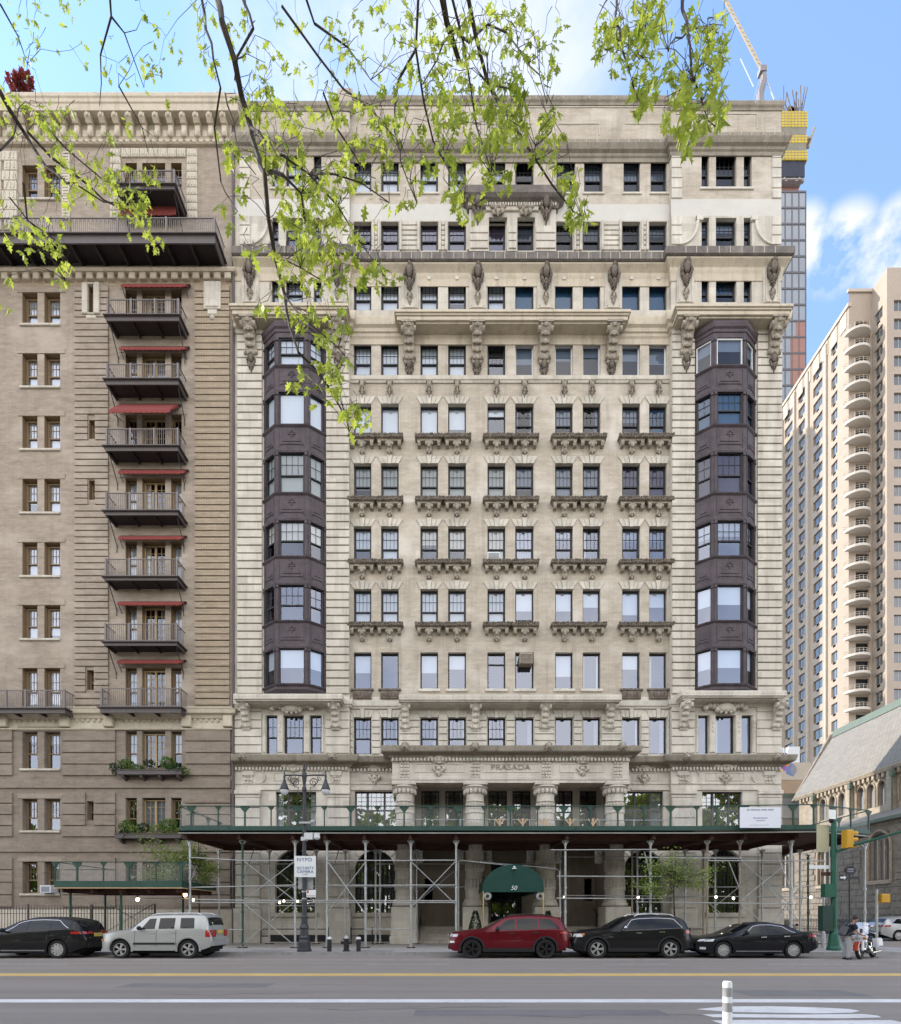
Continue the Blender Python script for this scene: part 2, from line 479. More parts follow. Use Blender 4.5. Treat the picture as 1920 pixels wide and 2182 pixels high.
def dirdot(px, py, lo, hi):
    d = Vector((FX(px, 1), 1, FZ(py, 1) - CAMZ)).normalized()
    n = nt.nodes.new('ShaderNodeVectorMath'); n.operation = 'DOT_PRODUCT'
    nt.links.new(tc, n.inputs[0]); n.inputs[1].default_value = d
    mr = nt.nodes.new('ShaderNodeMapRange'); mr.interpolation_type = 'SMOOTHSTEP'
    mr.inputs[1].default_value = lo; mr.inputs[2].default_value = hi
    nt.links.new(n.outputs['Value'], mr.inputs[0]); return mr.outputs[0]
cl = noise(nt, tc, 5.0, 8, .6, .36, .66, stretch=(1, 1, 2.2))
cl2 = noise(nt, tc, 12, 10, .6, .4, .54, stretch=(1, 1, 1.5))
sxyz = nt.nodes.new('ShaderNodeSeparateXYZ'); nt.links.new(tc, sxyz.inputs[0])
east = nt.nodes.new('ShaderNodeMapRange'); east.inputs[1].default_value = .1; east.inputs[2].default_value = -.45
nt.links.new(sxyz.outputs[1], east.inputs[0])
m1 = mathn(nt, 'MULTIPLY', cl, mathn(nt, 'MULTIPLY', dirdot(890, 150, .965, .997), .8))
m2 = mathn(nt, 'MULTIPLY', cl2, mathn(nt, 'MAXIMUM', dirdot(1790, 532, .9992, .99992), dirdot(1905, 520, .9992, .99992)))
m2b = mathn(nt, 'MULTIPLY', cl2, dirdot(1700, 522, .9994, .99995))
hzn = nt.nodes.new('ShaderNodeMapRange'); hzn.inputs[1].default_value = .62; hzn.inputs[2].default_value = .05; nt.links.new(sxyz.outputs[2], hzn.inputs[0])
m3 = mathn(nt, 'MULTIPLY', mathn(nt, 'MAXIMUM', mathn(nt, 'MULTIPLY', noise(nt, tc, 2.6, 7, .55, .3, .6), .85), hzn.outputs[0]), east.outputs[0])
west = mathn(nt, 'MINIMUM', mathn(nt, 'MAXIMUM', mathn(nt, 'MAXIMUM', m1, m2), m2b), 1.0)
nt.links.new(mixc(nt, m3, mixc(nt, west, sky.outputs[0], (2.5, 2.5, 2.52)), (7.4, 7.05, 6.75)), bg.inputs[0])
vs = SC.view_settings
SC.display_settings.display_device = 'sRGB'
vs.view_transform = 'Standard'; vs.look = 'None'; vs.gamma = 1; vs.use_curve_mapping = False
vs.exposure = 1.62
SC.cycles.max_bounces = 7; SC.cycles.transparent_max_bounces = 12
SC.cycles.diffuse_bounces = 3; SC.cycles.glossy_bounces = 3
SC.cycles.use_denoising = True
SC.cycles.sample_clamp_indirect = 6
# ================================================================ the pale stone apartment building
def molding(mb, path, prof, mi=None, caps=True):
    """profile [(out, z)...] swept along a plan path; out is measured to the right-hand side of travel (-y when going +x)"""
    n = len(path); k = len(prof)
    offs = []
    for i in range(n):
        ds = []
        if i > 0: ds.append((path[i][0] - path[i - 1][0], path[i][1] - path[i - 1][1]))
        if i < n - 1: ds.append((path[i + 1][0] - path[i][0], path[i + 1][1] - path[i][1]))
        ns = []
        for dx, dy in ds:
            l = math.hypot(dx, dy); ns.append((dy / l, -dx / l))
        if len(ns) == 1: offs.append(ns[0])
        else:
            bx, by = ns[0][0] + ns[1][0], ns[0][1] + ns[1][1]
            d = bx * ns[0][0] + by * ns[0][1]
            offs.append((bx / d, by / d) if abs(d) > 1e-6 else ns[0])
    vs = [(path[i][0] + offs[i][0] * o, path[i][1] + offs[i][1] * o, z) for i in range(n) for o, z in prof]
    fs = [(i * k + j, (i + 1) * k + j, (i + 1) * k + (j + 1) % k, i * k + (j + 1) % k) for i in range(n - 1) for j in range(k)]
    if caps: fs += [tuple(range(k - 1, -1, -1)), tuple((n - 1) * k + j for j in range(k))]
    mb.add(vs, fs, mi)


def carve(mb, seed, w, h, d, dense=1.0):
    """a carved boss: mirrored lobes round a central shield with a hanging drop, x in -w/2..w/2, z in -h..0, standing out towards -y"""
    r = random.Random(seed)
    mb.ball((0, -d * .45, -h * .30), w * .24, d * .6, h * .22, 8, 6)
    mb.ball((0, -d * .55, -h * .10), w * .16, d * .5, h * .10, 7, 5)
    for i in range(int(7 * dense)):
        t = i / max(1, 7 * dense - 1)
        z = -h * (.04 + .62 * t)
        x = w * (.30 + .16 * math.sin(t * 5 + seed)) * (1 - .35 * t)
        rr = w * r.uniform(.085, .14)
        for s in (-1, 1): mb.ball((s * x, -d * r.uniform(.2, .5), z), rr, d * .35, rr * r.uniform(.9, 1.5), 6, 4)
    for i in range(5):
        t = i / 4
        z = -h * (.6 + .36 * t); rr = w * (.17 - .11 * t)
        mb.ball((r.uniform(-.02, .02) * w, -d * (.42 - .2 * t), z), rr, d * .35, rr * 1.1, 6, 4)
        if i < 3:
            for s in (-1, 1): mb.ball((s * rr * 1.3, -d * .25, z), rr * .6, d * .25, rr * .8, 5, 4)


def carved_mesh(name, seed, w, h, d, m, dense=1.0):
    mb = MB(); carve(mb, seed, w, h, d, dense)
    return mb.mesh(name, m, True)


def scroll_console(name, w, h, d, m):
    """S-shaped bracket: z from -h to 0, stands out d at the top"""
    mb = MB()
    prof = []
    for i in range(13):
        t = i / 12
        out = d * (1 - t) ** 1.3 * (1 + .12 * math.sin(t * 9)) + d * .16
        prof.append((-out, -h * t))
    prof += [(0.0, -h), (0.0, 0.0)]
    mb.prism_x(prof, -w * .34, w * .34)
    mb.box(-w / 2, w / 2, -d * 1.2, 0, -h * .07, .0)
    for s in (-1, 1):
        mb.cyl((s * w * .34, -d * .86, -h * .2), (s * w * .5, -d * .86, -h * .2), h * .1, n=12)
        mb.cyl((s * w * .34, -d * .24, -h * .86), (s * w * .44, -d * .24, -h * .86), h * .07, n=10)
    for i in range(5):
        t = .1 + i * .19
        mb.ball((0, -d * (1 - t) ** 1.3 - d * .2, -h * t), w * .2, d * .12, h * .085, 7, 5)
        for s in (-1, 1): mb.ball((s * w * .22, -d * (1 - t) ** 1.3 - d * .16, -h * t), w * .1, d * .09, h * .07, 6, 4)
    return mb.mesh(name, m, False)


_wc = {}
def window_meshes(kind, w, h, fm):
    key = (kind, round(w, 2), round(h, 2), fm)
    if key in _wc: return _wc[key]
    w, h = key[1], key[2]
    mb = MB(); b = .075 if w > .7 else .055
    x0, x1 = -w / 2, w / 2
    mb.box(x0, x0 + b, 0, .1, 0, h); mb.box(x1 - b, x1, 0, .1, 0, h)
    mb.box(x0 + b, x1 - b, .002, .1, h - b, h); mb.box(x0 + b, x1 - b, .002, .1, 0, b * 1.2)
    def bars(za, zb, nx, nz, t=.024, y=.03):
        for i in range(1, nx):
            x = x0 + b + (w - 2 * b) * i / nx
            mb.box(x - t / 2, x + t / 2, y, y + .03, za, zb)
        for j in range(1, nz):
            z = za + (zb - za) * j / nz
            mb.box(x0 + b, x1 - b, y + .003, y + .027, z - t / 2, z + t / 2)
    if kind in ('A', 'N'):
        zm = h * .44
        mb.box(x0 + b, x1 - b, -.012, .09, zm - .03, zm + .035)
        mb.box(x0 + b, x0 + b + .04, .035, .09, zm + .035, h - b); mb.box(x1 - b - .04, x1 - b, .035, .09, zm + .035, h - b)
        mb.box(x0 + b, x0 + b + .045, .01, .09, b * 1.2, zm - .03); mb.box(x1 - b - .045, x1 - b, .01, .09, b * 1.2, zm - .03)
        bars(zm + .035, h - b, 4 if kind == 'A' else 2, 2)
    elif kind == 'T':
        zm = h * .7; mb.box(x0 + b, x1 - b, -.005, .09, zm - .03, zm + .035)
    elif kind == 'S':
        zm = h * .22; mb.box(x0 + b, x1 - b, -.005, .09, zm - .03, zm + .035)
    elif kind == 'G':
        zm = h * .5; mb.box(x0 + b, x1 - b, -.01, .09, zm - .04, zm + .04)
        for fx in ((.3, .7) if w > 1.6 else (.5,)):
            x = x0 + w * fx
            mb.box(x - .05, x + .05, -.012, .088, b, h - b)
        bars(zm + .04, h - b, 8 if w > 1.6 else 5, 4, .02)
    elif kind == 'D':      # french door pair
        mb.box(-.06, .06, -.012, .09, b, h - b)
        for s in (-1, 1):
            a, c = (x0 + b, -.06) if s < 0 else (.06, x1 - b)
            xm = (a + c) / 2
            mb.box(xm - .013, xm + .013, .02, .05, b, h - b)
        bars(b, h - b, 1, 5)
    fr = mb.mesh('window_frame', fm)
    pb = MB(); pb.quad((x0 + .01, .055, .01), (x1 - .01, .055, .01), (x1 - .01, .055, h - .01), (x0 + .01, .055, h - .01))
    _wc[key] = (fr, pb)
    return _wc[key]


_pc = {}
def pane_mesh(pb, gm):
    k = (id(pb), gm.name)
    if k not in _pc: _pc[k] = pb.mesh('window_pane', gm)
    return _pc[k]


BL = {'W': ('blind', 1), 'F': ('blind_cream', 1), 'h': ('blind', .52), 'H': ('blind_cream', .5), 't': ('blind', .25), 'g': ('blind_grey', 1), 'b': ('shade_blue', 1), 'p': ('shade_refl_purple', 1), 'G': ('blind_grey', .4), 's': ('blind', .33)}
_bl = {}
def put_window(root, kind, x0, x1, z0, z1, y, blind='-', gm='glass', fm='frame', name='window', rz=0, cen=None):
    w, h = x1 - x0, z1 - z0
    fr, pb = window_meshes(kind, w, h, M[fm])
    loc = ((x0 + x1) / 2, y, z0) if cen is None else cen
    o = inst(fr, name, loc, root, rz)
    p = inst(pane_mesh(pb, M[gm]), 'pane', (0, 0, 0), o)
    rw = random.Random(int(loc[0] * 97 + loc[2] * 31))
    if blind == '-' and rw.random() < .5 and w > .6:
        k = ('curtain', round(w, 2), round(h, 2), rw.randint(0, 2))
        if k not in _bl:
            b = MB(); ww = w * (.16, .24, .3)[k[3]]
            for s0 in ((-1, 1), (-1,), (1,))[k[3]]:
                for q in range(5):
                    xa, xb = s0 * (w / 2 - ww * q / 5), s0 * (w / 2 - ww * (q + 1) / 5)
                    b.quad((xa, .12 + .03 * (q % 2), 0), (xb, .12 + .03 * ((q + 1) % 2), 0), (xb, .12 + .03 * ((q + 1) % 2), h), (xa, .12 + .03 * (q % 2), h))
            _bl[k] = b.mesh('window_curtain', M[('blind', 'blind_cream', 'blind_grey')[k[3]]])
        inst(_bl[k], 'curtain', (0, 0, 0), o)
    if blind in BL:
        bm, fr_ = BL[blind]
        if fr_ < 1: fr_ = min(.95, max(.15, round((fr_ + rw.uniform(-.16, .16)) * 10) / 10))
        elif rw.random() < .3: fr_ = rw.choice((.8, .6, .9))
        k = (bm, fr_, round(w, 2), round(h, 2))
        if k not in _bl:
            b = MB(); b.quad((-w / 2, .13, h * (1 - fr_)), (w / 2, .13, h * (1 - fr_)), (w / 2, .13, h), (-w / 2, .13, h))
            _bl[k] = b.mesh('window_blind', M[bm])
        inst(_bl[k], 'blind', (0, 0, 0), o)
    return o


YC, YP = 32.2, 31.92
def zc(py, out=0): return FZ(py, YC - out)
def zp(py, out=0): return FZ(py, YP - out)
def xc(px, out=0): return FX(px, YC - out)
def xp(px, out=0): return FX(px, YP - out)

AB = thing('apartment_building', 'pale limestone apartment house with dark bay windows, carved balconettes and a columned porch', 'building', (3.4, YC, 0))
XL0, XL1, XR0, XR1 = xp(500), xp(745), xp(1430), xp(1665)
pairs = [(753.5, 791.3), (811.7, 849.6), (895.7, 933.4), (954.9, 993), (1038.8, 1077), (1098, 1137.2), (1183, 1220.8), (1241.8, 1279.6), (1325.8, 1364), (1383.3, 1421.3)]
rows = [  # storey, top, bottom, kinds, blinds, glass of the first five and last five columns
    (12, 335, 411, 'AAAAAAAAAA', 'WWWWs-GGGG', ('glass', 'glass_lo')),
    (11, 472, 534, 'AAAAAAAAAA', 'pppppG-G-G', ('glass', 'glass_dk')),
    (10, 597, 661, 'AAAAABBBBB', 'WWWWWbbbbb', ('glass', 'glass_lo')),
    (9, 730, 801, 'AAAAACCCCC', 'WWWW-GGGGG', ('glass', 'glass_lo')),
    (8, 861, 935, 'BBBBTAAAAA', 'WWWWs-G-Gb', ('glass', 'glass_lo')),
    (7, 988, 1068, 'AAAAAAAAAA', 'FFFFFgggpp', ('glass_lo', 'glass_lo')),
    (6, 1122, 1202, 'AAAAAAAAAA', 'hWHHFgG-GG', ('glass', 'glass_hi')),
    (5, 1255.5, 1337, 'AAAAASBBBB', 'WWWWWhhhhh', ('glass', 'glass_hi')),
    (4, 1390, 1468.5, 'BBBBTTBBBB', 'h-hs--h-h-', ('glass_hi', 'glass_hi')),
    (3, 1528.6, 1607, 'AAAAABBBBB', '----------', ('glass_hi', 'glass_hi')),
]
holes = {}
for st, t, b, kinds, blinds, gl in rows:
    for i, (a, c) in enumerate(pairs):
        if st == 12 and i >= 6: a, c = a + 3, c + 5 if i < 8 else c
        holes.setdefault(st, []).append((xc(a), xc(c), zc(b), zc(t)))
allh = [h for v in holes.values() for h in v]
# --- centre wall, storey by storey, in its own material
mats = [M['brick_cream'], M['lime'], M['stucco'], M['lime_lt'], mat('shaded_porch_limestone', (.3, .25, .19), var=.18, streak=.4, block=.12)]  # last one: limestone of the porch recess, its shade put into the darker colour
wb = MB()
Z = lambda py: zc(py)
XC0, XC1 = XL1, XR0
for (a, b, m) in ((205, 435, 0), (435, 470, 2), (470, 552, 1), (552, 720, 1), (720, 806, 0), (806, 1485, 0), (1485, 1612, 3)):
    wb.wall(XC0, XC1, Z(b), Z(a), YC, allh, .34, m, 1 if m == 0 else m)
ZB0 = .1
wide = {0: (756, 845), 1: (1329.5, 1413.5)}
WZ = (Z(1766), Z(1686))                      # wide second-storey windows
arch = [(756, 842), (1331, 1412)]
ZA0, ZA1 = Z(1945), Z(1812)
LX0, LX1 = xc(884), xc(1301)                  # open porch between the columns
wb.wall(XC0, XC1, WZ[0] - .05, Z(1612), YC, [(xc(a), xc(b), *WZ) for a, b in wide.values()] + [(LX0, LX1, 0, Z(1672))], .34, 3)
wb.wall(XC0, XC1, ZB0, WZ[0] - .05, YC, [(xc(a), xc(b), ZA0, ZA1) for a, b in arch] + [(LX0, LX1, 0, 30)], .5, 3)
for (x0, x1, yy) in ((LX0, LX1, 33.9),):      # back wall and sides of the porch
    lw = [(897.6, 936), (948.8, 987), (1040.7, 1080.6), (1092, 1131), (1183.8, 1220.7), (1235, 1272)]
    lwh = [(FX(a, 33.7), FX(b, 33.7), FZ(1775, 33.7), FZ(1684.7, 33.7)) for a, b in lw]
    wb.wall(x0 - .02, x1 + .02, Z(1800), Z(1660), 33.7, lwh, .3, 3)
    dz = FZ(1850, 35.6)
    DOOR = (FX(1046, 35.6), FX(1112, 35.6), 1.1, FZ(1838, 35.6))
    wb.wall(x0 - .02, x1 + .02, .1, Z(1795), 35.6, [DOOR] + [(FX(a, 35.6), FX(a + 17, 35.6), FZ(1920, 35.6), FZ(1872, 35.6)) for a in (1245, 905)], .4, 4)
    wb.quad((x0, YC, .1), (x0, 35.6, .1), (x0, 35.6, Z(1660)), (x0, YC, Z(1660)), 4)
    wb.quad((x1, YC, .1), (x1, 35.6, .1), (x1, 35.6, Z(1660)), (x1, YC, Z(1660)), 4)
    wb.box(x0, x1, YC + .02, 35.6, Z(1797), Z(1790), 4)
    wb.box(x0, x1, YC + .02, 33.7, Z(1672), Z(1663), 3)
# pavilions at either end
tri = {'l': [(578.6, 593.5), (608.8, 645.4), (668.3, 685)], 'r': [(1495, 1510.7), (1525.6, 1569.3), (1585, 1602)]}
tri3 = {'l': [(566.7, 590.7), (604.8, 647), (660.6, 685)], 'r': [(1487.9, 1510.6), (1525, 1565.7), (1580.5, 1602.7)]}
trows = [(12, 322, 400), (11, 464, 525), (10, 592, 644)]
pwide = {'l': (587.5, 673.5), 'r': (1496.5, 1582)}
parch = {'l': (586, 671), 'r': (1508.5, 1580)}
BAYC = {'l': -9.12, 'r': 16.05}
BAYH = 1.84
for sd_, (x0, x1) in (('l', (XL0, XL1)), ('r', (XR0, XR1))):
    hs = [(xp(a), xp(b), zp(bb), zp(t)) for _, t, bb in trows for a, b in tri[sd_]] + [(xp(a), xp(b), zp(1606), zp(1524)) for a, b in tri3[sd_]]
    hs += [(BAYC[sd_] - BAYH + .12, BAYC[sd_] + BAYH - .12, zp(1470), zp(695))]
    zq = zp
    for (a, b, m) in ((217, 424, 0), (424, 460, 2), (460, 540, 1), (540, 690, 1), (690, 1480, 1), (1480, 1612, 3)):
        wb.wall(x0, x1, zq(b), zq(a), YP, hs, .34, m)
    wb.wall(x0, x1, zq(1768), zq(1612), YP, [(xp(pwide[sd_][0]), xp(pwide[sd_][1]), zp(1766), zp(1687))], .34, 3)
    wb.wall(x0, x1, ZB0, zq(1768), YP, [(xp(parch[sd_][0]), xp(parch[sd_][1]), ZA0, ZA1)], .5, 3)
    xi = x1 if sd_ == 'l' else x0
    wb.quad((xi, YP, ZB0), (xi, YC, ZB0), (xi, YC, zq(212)), (xi, YP, zq(212)), 1)
BACK = 54.0
ZT = Z(200)
wb.quad((XR1, YP, ZB0), (XR1, BACK, ZB0), (XR1, BACK, zp(212)), (XR1, YP, zp(212)), 0)
wb.quad((XL0, YP, ZB0), (XL0, BACK, ZB0), (XL0, BACK, zp(212)), (XL0, YP, zp(212)), 0)
wb.quad((XL0, BACK, ZB0), (XR1, BACK, ZB0), (XR1, BACK, zp(212)), (XL0, BACK, zp(212)), 0)
wb.box(xp(719), xp(751), YP - .02, YC + .5, zp(219), zp(189), 0); wb.box(xp(1438), xp(1464), YP - .02, YC + .5, zp(219), zp(191), 0)
wall = wb.build('wall', mats, AB)
rb = MB(); rb.quad((XL0, YP + .3, zp(224)), (XR1, YP + .3, zp(224)), (XR1, BACK, zp(224)), (XL0, BACK, zp(224)))
rb.build('roof', M['soot'], AB)
ib = MB()
ib.quad((XL0 + .3, YC + .95, zp(1660)), (XR1 - .3, YC + .95, zp(1660)), (XR1 - .3, YC + .95, zp(225)), (XL0 + .3, YC + .95, zp(225)))
for qa, qb in ((XL0 + .3, LX0 - .1), (LX1 + .1, XR1 - .3)): ib.quad((qa, YC + .95, zp(1770)), (qb, YC + .95, zp(1770)), (qb, YC + .95, zp(1660)), (qa, YC + .95, zp(1660)))
for a, b in list(arch) + list(parch.values()): ib.quad((xc(a) - .4, YC + .9, 1), (xc(b) + .4, YC + .9, 1), (xc(b) + .4, YC + .9, zp(1772)), (xc(a) - .4, YC + .9, zp(1772)))
for h in lwh: ib.quad((h[0] - .2, 34.5, h[2]), (h[1] + .2, 34.5, h[2]), (h[1] + .2, 34.5, h[3]), (h[0] - .2, 34.5, h[3]))
ib.build('interior', M['room'], AB)
# --- windows of the ten columns
for st, t, b, kinds, blinds, gl in rows:
    for i, h in enumerate(holes[st]):
        k = kinds[i]
        put_window(AB, 'B' if k == 'C' else k, *h, YC + .2, blinds[i], gl[0] if i < 5 else gl[1], 'frame_wh' if k == 'C' else 'frame')
for sd_ in 'lr':
    for st, t, b in trows:
        for j, (a, c) in enumerate(tri[sd_]):
            put_window(AB, 'A' if j == 1 else 'N', xp(a), xp(c), zp(b), zp(t), YP + .2, {12: 'W', 11: 'p', 10: 'W'}[st] if sd_ == 'l' else {12: '-', 11: 'G', 10: 'b'}[st], 'glass' if sd_ == 'l' else 'glass_lo', name='pavilion_window')
    for j, (a, c) in enumerate(tri3[sd_]):
        put_window(AB, ('A' if j == 1 else 'N') if sd_ == 'l' else 'B', xp(a), xp(c), zp(1606), zp(1524), YP + .2, '-', 'glass_hi', name='pavilion_window')
    a, c = pwide[sd_]
    put_window(AB, 'G', xp(a), xp(c), zp(1766), zp(1687), YP + .2, '-', 'glass_park', 'mauve_dk', name='wide_window')
for a, c in wide.values():
    put_window(AB, 'G', xc(a), xc(c), *WZ, YC + .2, '-', 'glass_park', 'mauve_dk', name='wide_window')
for h in lwh: put_window(AB, 'G', *h, 33.85, '-', 'glass_park', name='porch_window')
# --- arched windows of the street storey: black iron grilles and fanlights
for (a, c, yy) in [(*arch[0], YC), (*arch[1], YC), (*parch['l'], YP), (*parch['r'], YP)]:
    x0, x1 = FX(a, yy), FX(c, yy); cx, r = (x0 + x1) / 2, (x1 - x0) / 2
    sp = MB()                                    # spandrel stone above the round head
    zs = ZA1 - r
    pts = [(cx + r * math.cos(t), zs + r * math.sin(t)) for t in [math.pi * i / 16 for i in range(17)]]
    for i in range(16):
        (xa, za), (xb, zb) = pts[i], pts[i + 1]
        sp.quad((xa, yy + .03, za), (xb, yy + .03, zb), (xb, yy + .03, ZA1 + .01), (xa, yy + .03, ZA1 + .01))
        sp.quad((xa, yy + .03, za), (xb, yy + .03, zb), (xb, yy + .48, zb), (xa, yy + .48, za))
    for i in range(9):                           # voussoirs standing 3 cm proud
        t0, t1 = math.pi * i / 9 + .02, math.pi * (i + 1) / 9 - .02
        q = [(cx + rr * math.cos(t), zs + rr * math.sin(t)) for rr, t in ((r + .02, t0), (r + .42, t0), (r + .42, t1), (r + .02, t1))]
        sp.prism_y(q, yy - .045, yy + .02)
    sp.build('arch', M['lime_lt'], AB)
    g = MB()
    for i in range(1, 9):
        x = x0 + 2 * r * i / 9
        zt = zs + math.sqrt(max(0, r * r - (x - cx) ** 2))
        g.box(x - .014, x + .014, yy + .24, yy + .27, ZA0, zt)
    for j in range(1, 8):
        z = ZA0 + (zs - ZA0) * j / 7
        g.box(x0, x1, yy + .235, yy + .275, z - .016, z + .016)
    for rr in (r * .97, r * .6, r * .3): g.tube([(cx + rr * math.cos(t), yy + .25, zs + rr * math.sin(t)) for t in [math.pi * i / 14 for i in range(15)]], .03, 5)
    for s in (x0 + .06, x1 - .06, cx - r * .33, cx + r * .33): g.box(s - .06, s + .06, yy + .3, yy + .4, ZA0, zs + (.2 if abs(s - cx) < r * .5 else 0))
    go = g.build('arched_window', M['black'], AB)
    pb_ = MB(); pb_.quad((x0, yy + .36, ZA0), (x1, yy + .36, ZA0), (x1, yy + .36, ZA1), (x0, yy + .36, ZA1)); pb_.build('pane', M['glass_park'], go)
    s_ = MB(); s_.cbox(x0 - .2, x1 + .2, yy - .16, yy + .2, ZA0 - .25, ZA0); s_.build('window_sill', M['lime'], AB)

# --- rusticated pilasters of the pavilions and quoins above
def courses(mb, x0, x1, z0, z1, y, step=.46, gap=.07, proud=.13, mi=None, alt=0):
    n = max(1, round((z1 - z0) / step)); s = (z1 - z0) / n
    for i in range(n):
        k = alt * (i % 2)
        mb.cbox(x0, x1 - k if alt > 0 else x1, y - proud, y + .03, z0 + i * s + gap / 2, z0 + (i + 1) * s - gap / 2, .015, mi)
for (a, b) in ((507, 559.5), (696, 744.5), (1431, 1479), (1612.5, 1664.5)):
    m = MB(); courses(m, xp(a), xp(b), zp(1480), zp(700), YP); m.build('pilaster', M['lime'], AB)
for (a, b) in ((511, 533), (729, 744), (1431, 1453), (1645, 1664.5)):
    m = MB(); courses(m, xp(a), xp(b), zp(424), zp(316), YP, .62, .05, .05); m.cut(); courses(m, xp(a), xp(b), zp(523), zp(461), YP, .62, .05, .05)
    m.build_each('quoin', M['lime_lt'], AB)
m = MB()                                          # storey 3 rustication between the windows
edges = [XC0] + [v for a, b in pairs for v in (xc(a) - .03, xc(b) + .03)] + [XC1]
for i in range(0, len(edges), 2): m.cut(); courses(m, edges[i] + .02, edges[i + 1] - .02, zc(1608), zc(1522), YC, .42, .055, .09)
m.build_each('rusticated_pier', M['lime_lt'], AB)
for sd_ in 'lr':
    m = MB()
    x0, x1 = (XL0, XL1) if sd_ == 'l' else (XR0, XR1)
    t3 = tri3[sd_]
    courses(m, x0 + .02, xp(t3[0][0]) - .25, zp(1606), zp(1500), YP, .46, .055, .09); m.cut(); courses(m, xp(t3[2][1]) + .25, x1 - .02, zp(1606), zp(1500), YP, .46, .045, .06)
    for a, b in ((t3[0][0] - 6, t3[0][0]), (t3[0][1], t3[1][0]), (t3[1][1], t3[2][0]), (t3[2][1], t3[2][1] + 6)):
        m.cut(); m.cbox(xp(a) + .03, xp(b) - .03, YP - .09, YP + .02, zp(1604), zp(1524), .03)
        for k in range(3): m.ball(((xp(a) + xp(b)) / 2, YP - .1, zp(1540 + 9 * k)), .06, .04, .09, 6, 4)
    m.build_each('rusticated_pier', M['lime_lt'], AB)
m = MB()                                          # storey 11 stone strips
for i in range(1, len(edges) - 1):
    pass
for i in range(0, len(edges), 2):
    x0, x1 = edges[i] + .03, edges[i + 1] - .03
    if x1 - x0 < .3: continue
    zt, zb = zc(471), zc(535)
    m.cut()
    if x1 - x0 > 1.2:
        for xs in (x0, x1 - .42): courses(m, xs + .16 if xs == x0 else xs - .16, xs + .58 if xs == x0 else xs + .26, zb, zt, YC, .36, .06, .05)
        m.cbox(x0, x0 + .13, YC - .09, YC + .02, zb, zt, .01); m.cbox(x1 - .13, x1, YC - .09, YC + .02, zb, zt, .01)
    else:
        courses(m, x0 + .14, x1 - .14, zb, zt, YC, .3, .07, .05)
        m.cbox(x0, x0 + .12, YC - .09, YC + .02, zb, zt, .01); m.cbox(x1 - .12, x1, YC - .09, YC + .02, zb, zt, .01)
m.build_each('attic_pier', M['lime'], AB)
# parapet panels and sunk fields
m = MB()
for (a, b, t, bb) in ((766, 912, 231, 233), (1120, 1430, 228, 230), (1000, 1134, 263, 265), (1190, 1276, 263, 265), (1332, 1420, 263, 265), (770, 900, 263, 265), (1440, 1612, 242, 244), (1612, 1613.5, 242, 275), (1276, 1277.5, 263, 290), (1120, 1121.5, 228, 248)):
    yy = YC if 745 < a < 1430 else YP
    m.cut(); m.box(FX(a, yy), FX(b, yy), yy - .03, yy + .01, FZ(bb, yy), FZ(t, yy))
m.build_each('parapet_moulding', M['lime'], AB)

# --- cornices
FRONT = [(XL0 - .0, YP), (XL1, YP), (XL1, YC), (XR0, YC), (XR0, YP), (XR1, YP), (XR1, YP + 9)]
def cornice(name, prof, m, path=FRONT, ticks=None, parent=AB):
    mb = MB(); molding(mb, path, prof)
    mats_ = [m]
    if ticks:
        sp, o0, z0, z1 = ticks; mats_.append(M['terra'])
        for i in range(len(path) - 1):
            (xa, ya), (xb, yb) = path[i], path[i + 1]
            if abs(xb - xa) < 1: continue
            n = int((xb - xa) / sp)
            for k in range(1, n):
                x = xa + (xb - xa) * k / n + rnd.uniform(-.05, .05)
                mb.box(x - .014, x + .014, ya - o0 - .004, ya - o0 + .1, z0, z1, 1)
    return mb.build(name, mats_, parent)
for z, pth in ((zc(202, .16), [(XL1, YC), (XR0, YC)]), (zp(214, .16), [(XL0, YP), (XL1, YP), (XL1, YC + 1)]), (zp(213, .16), [(XR0, YC + 1), (XR0, YP), (XR1, YP), (XR1, YP + 9)])):
    cornice('parapet_coping', [(0, z - .42), (.04, z - .42), (.06, z - .3), (.13, z - .22), (.16, z - .06), (.15, z), (-.4, z), (-.4, z - .3)], M['ledge'], path=pth, ticks=(1.5, .16, z - .2, z - .07))
z = zc(296, .42)
cornice('attic_cornice', [(0, z - .85), (.06, z - .85), (.08, z - .66), (.15, z - .6), (.17, z - .47), (.3, z - .4), (.41, z - .18), (.42, z), (.3, z + .06), (0, z + .09)], M['ledge'], ticks=(.62, .42, z - .17, z - .01))
z = zc(318, .05)
cornice('attic_architrave', [(0, z - .62), (.05, z - .62), (.05, z - .3), (.08, z - .28), (.08, z), (0, z + .03)], M['lime_lt'])
z = zc(535.5, .5)
cornice('gutter_cornice', [(0, z - .5), (.4, z - .47), (.5, z - .42), (.5, z - .02), (.42, z), (0, z + .02)], M['soot'], ticks=(.6, .5, z - .41, z - .03))
cornice('gutter_bed_mould', [(0, z - 1.5), (.04, z - 1.5), (.05, z - 1.1), (.1, z - .95), (.12, z - .8), (.22, z - .7), (.38, z - .56), (.39, z - .505), (0, z - .505)], M['lime_warm'])
# the big cornice between storeys 9 and 10: three projecting hoods on consoles, plain lengths between them
def hood(name, xa, xb, y, out, ztop, h, m, soffit=True):
    mb = MB()
    molding(mb, [(xa, y), (xb, y)] if False else [(xa + out, y + .01), (xa + out, y), (xb - out, y), (xb - out, y + .01)],
            [(0, ztop - h), (out - .22, ztop - h), (out - .2, ztop - h * .78), (out - .1, ztop - h * .7), (out - .06, ztop - h * .3), (out, ztop - h * .2), (out, ztop), (0, ztop + .05)])
    return mb.build(name, m, AB)
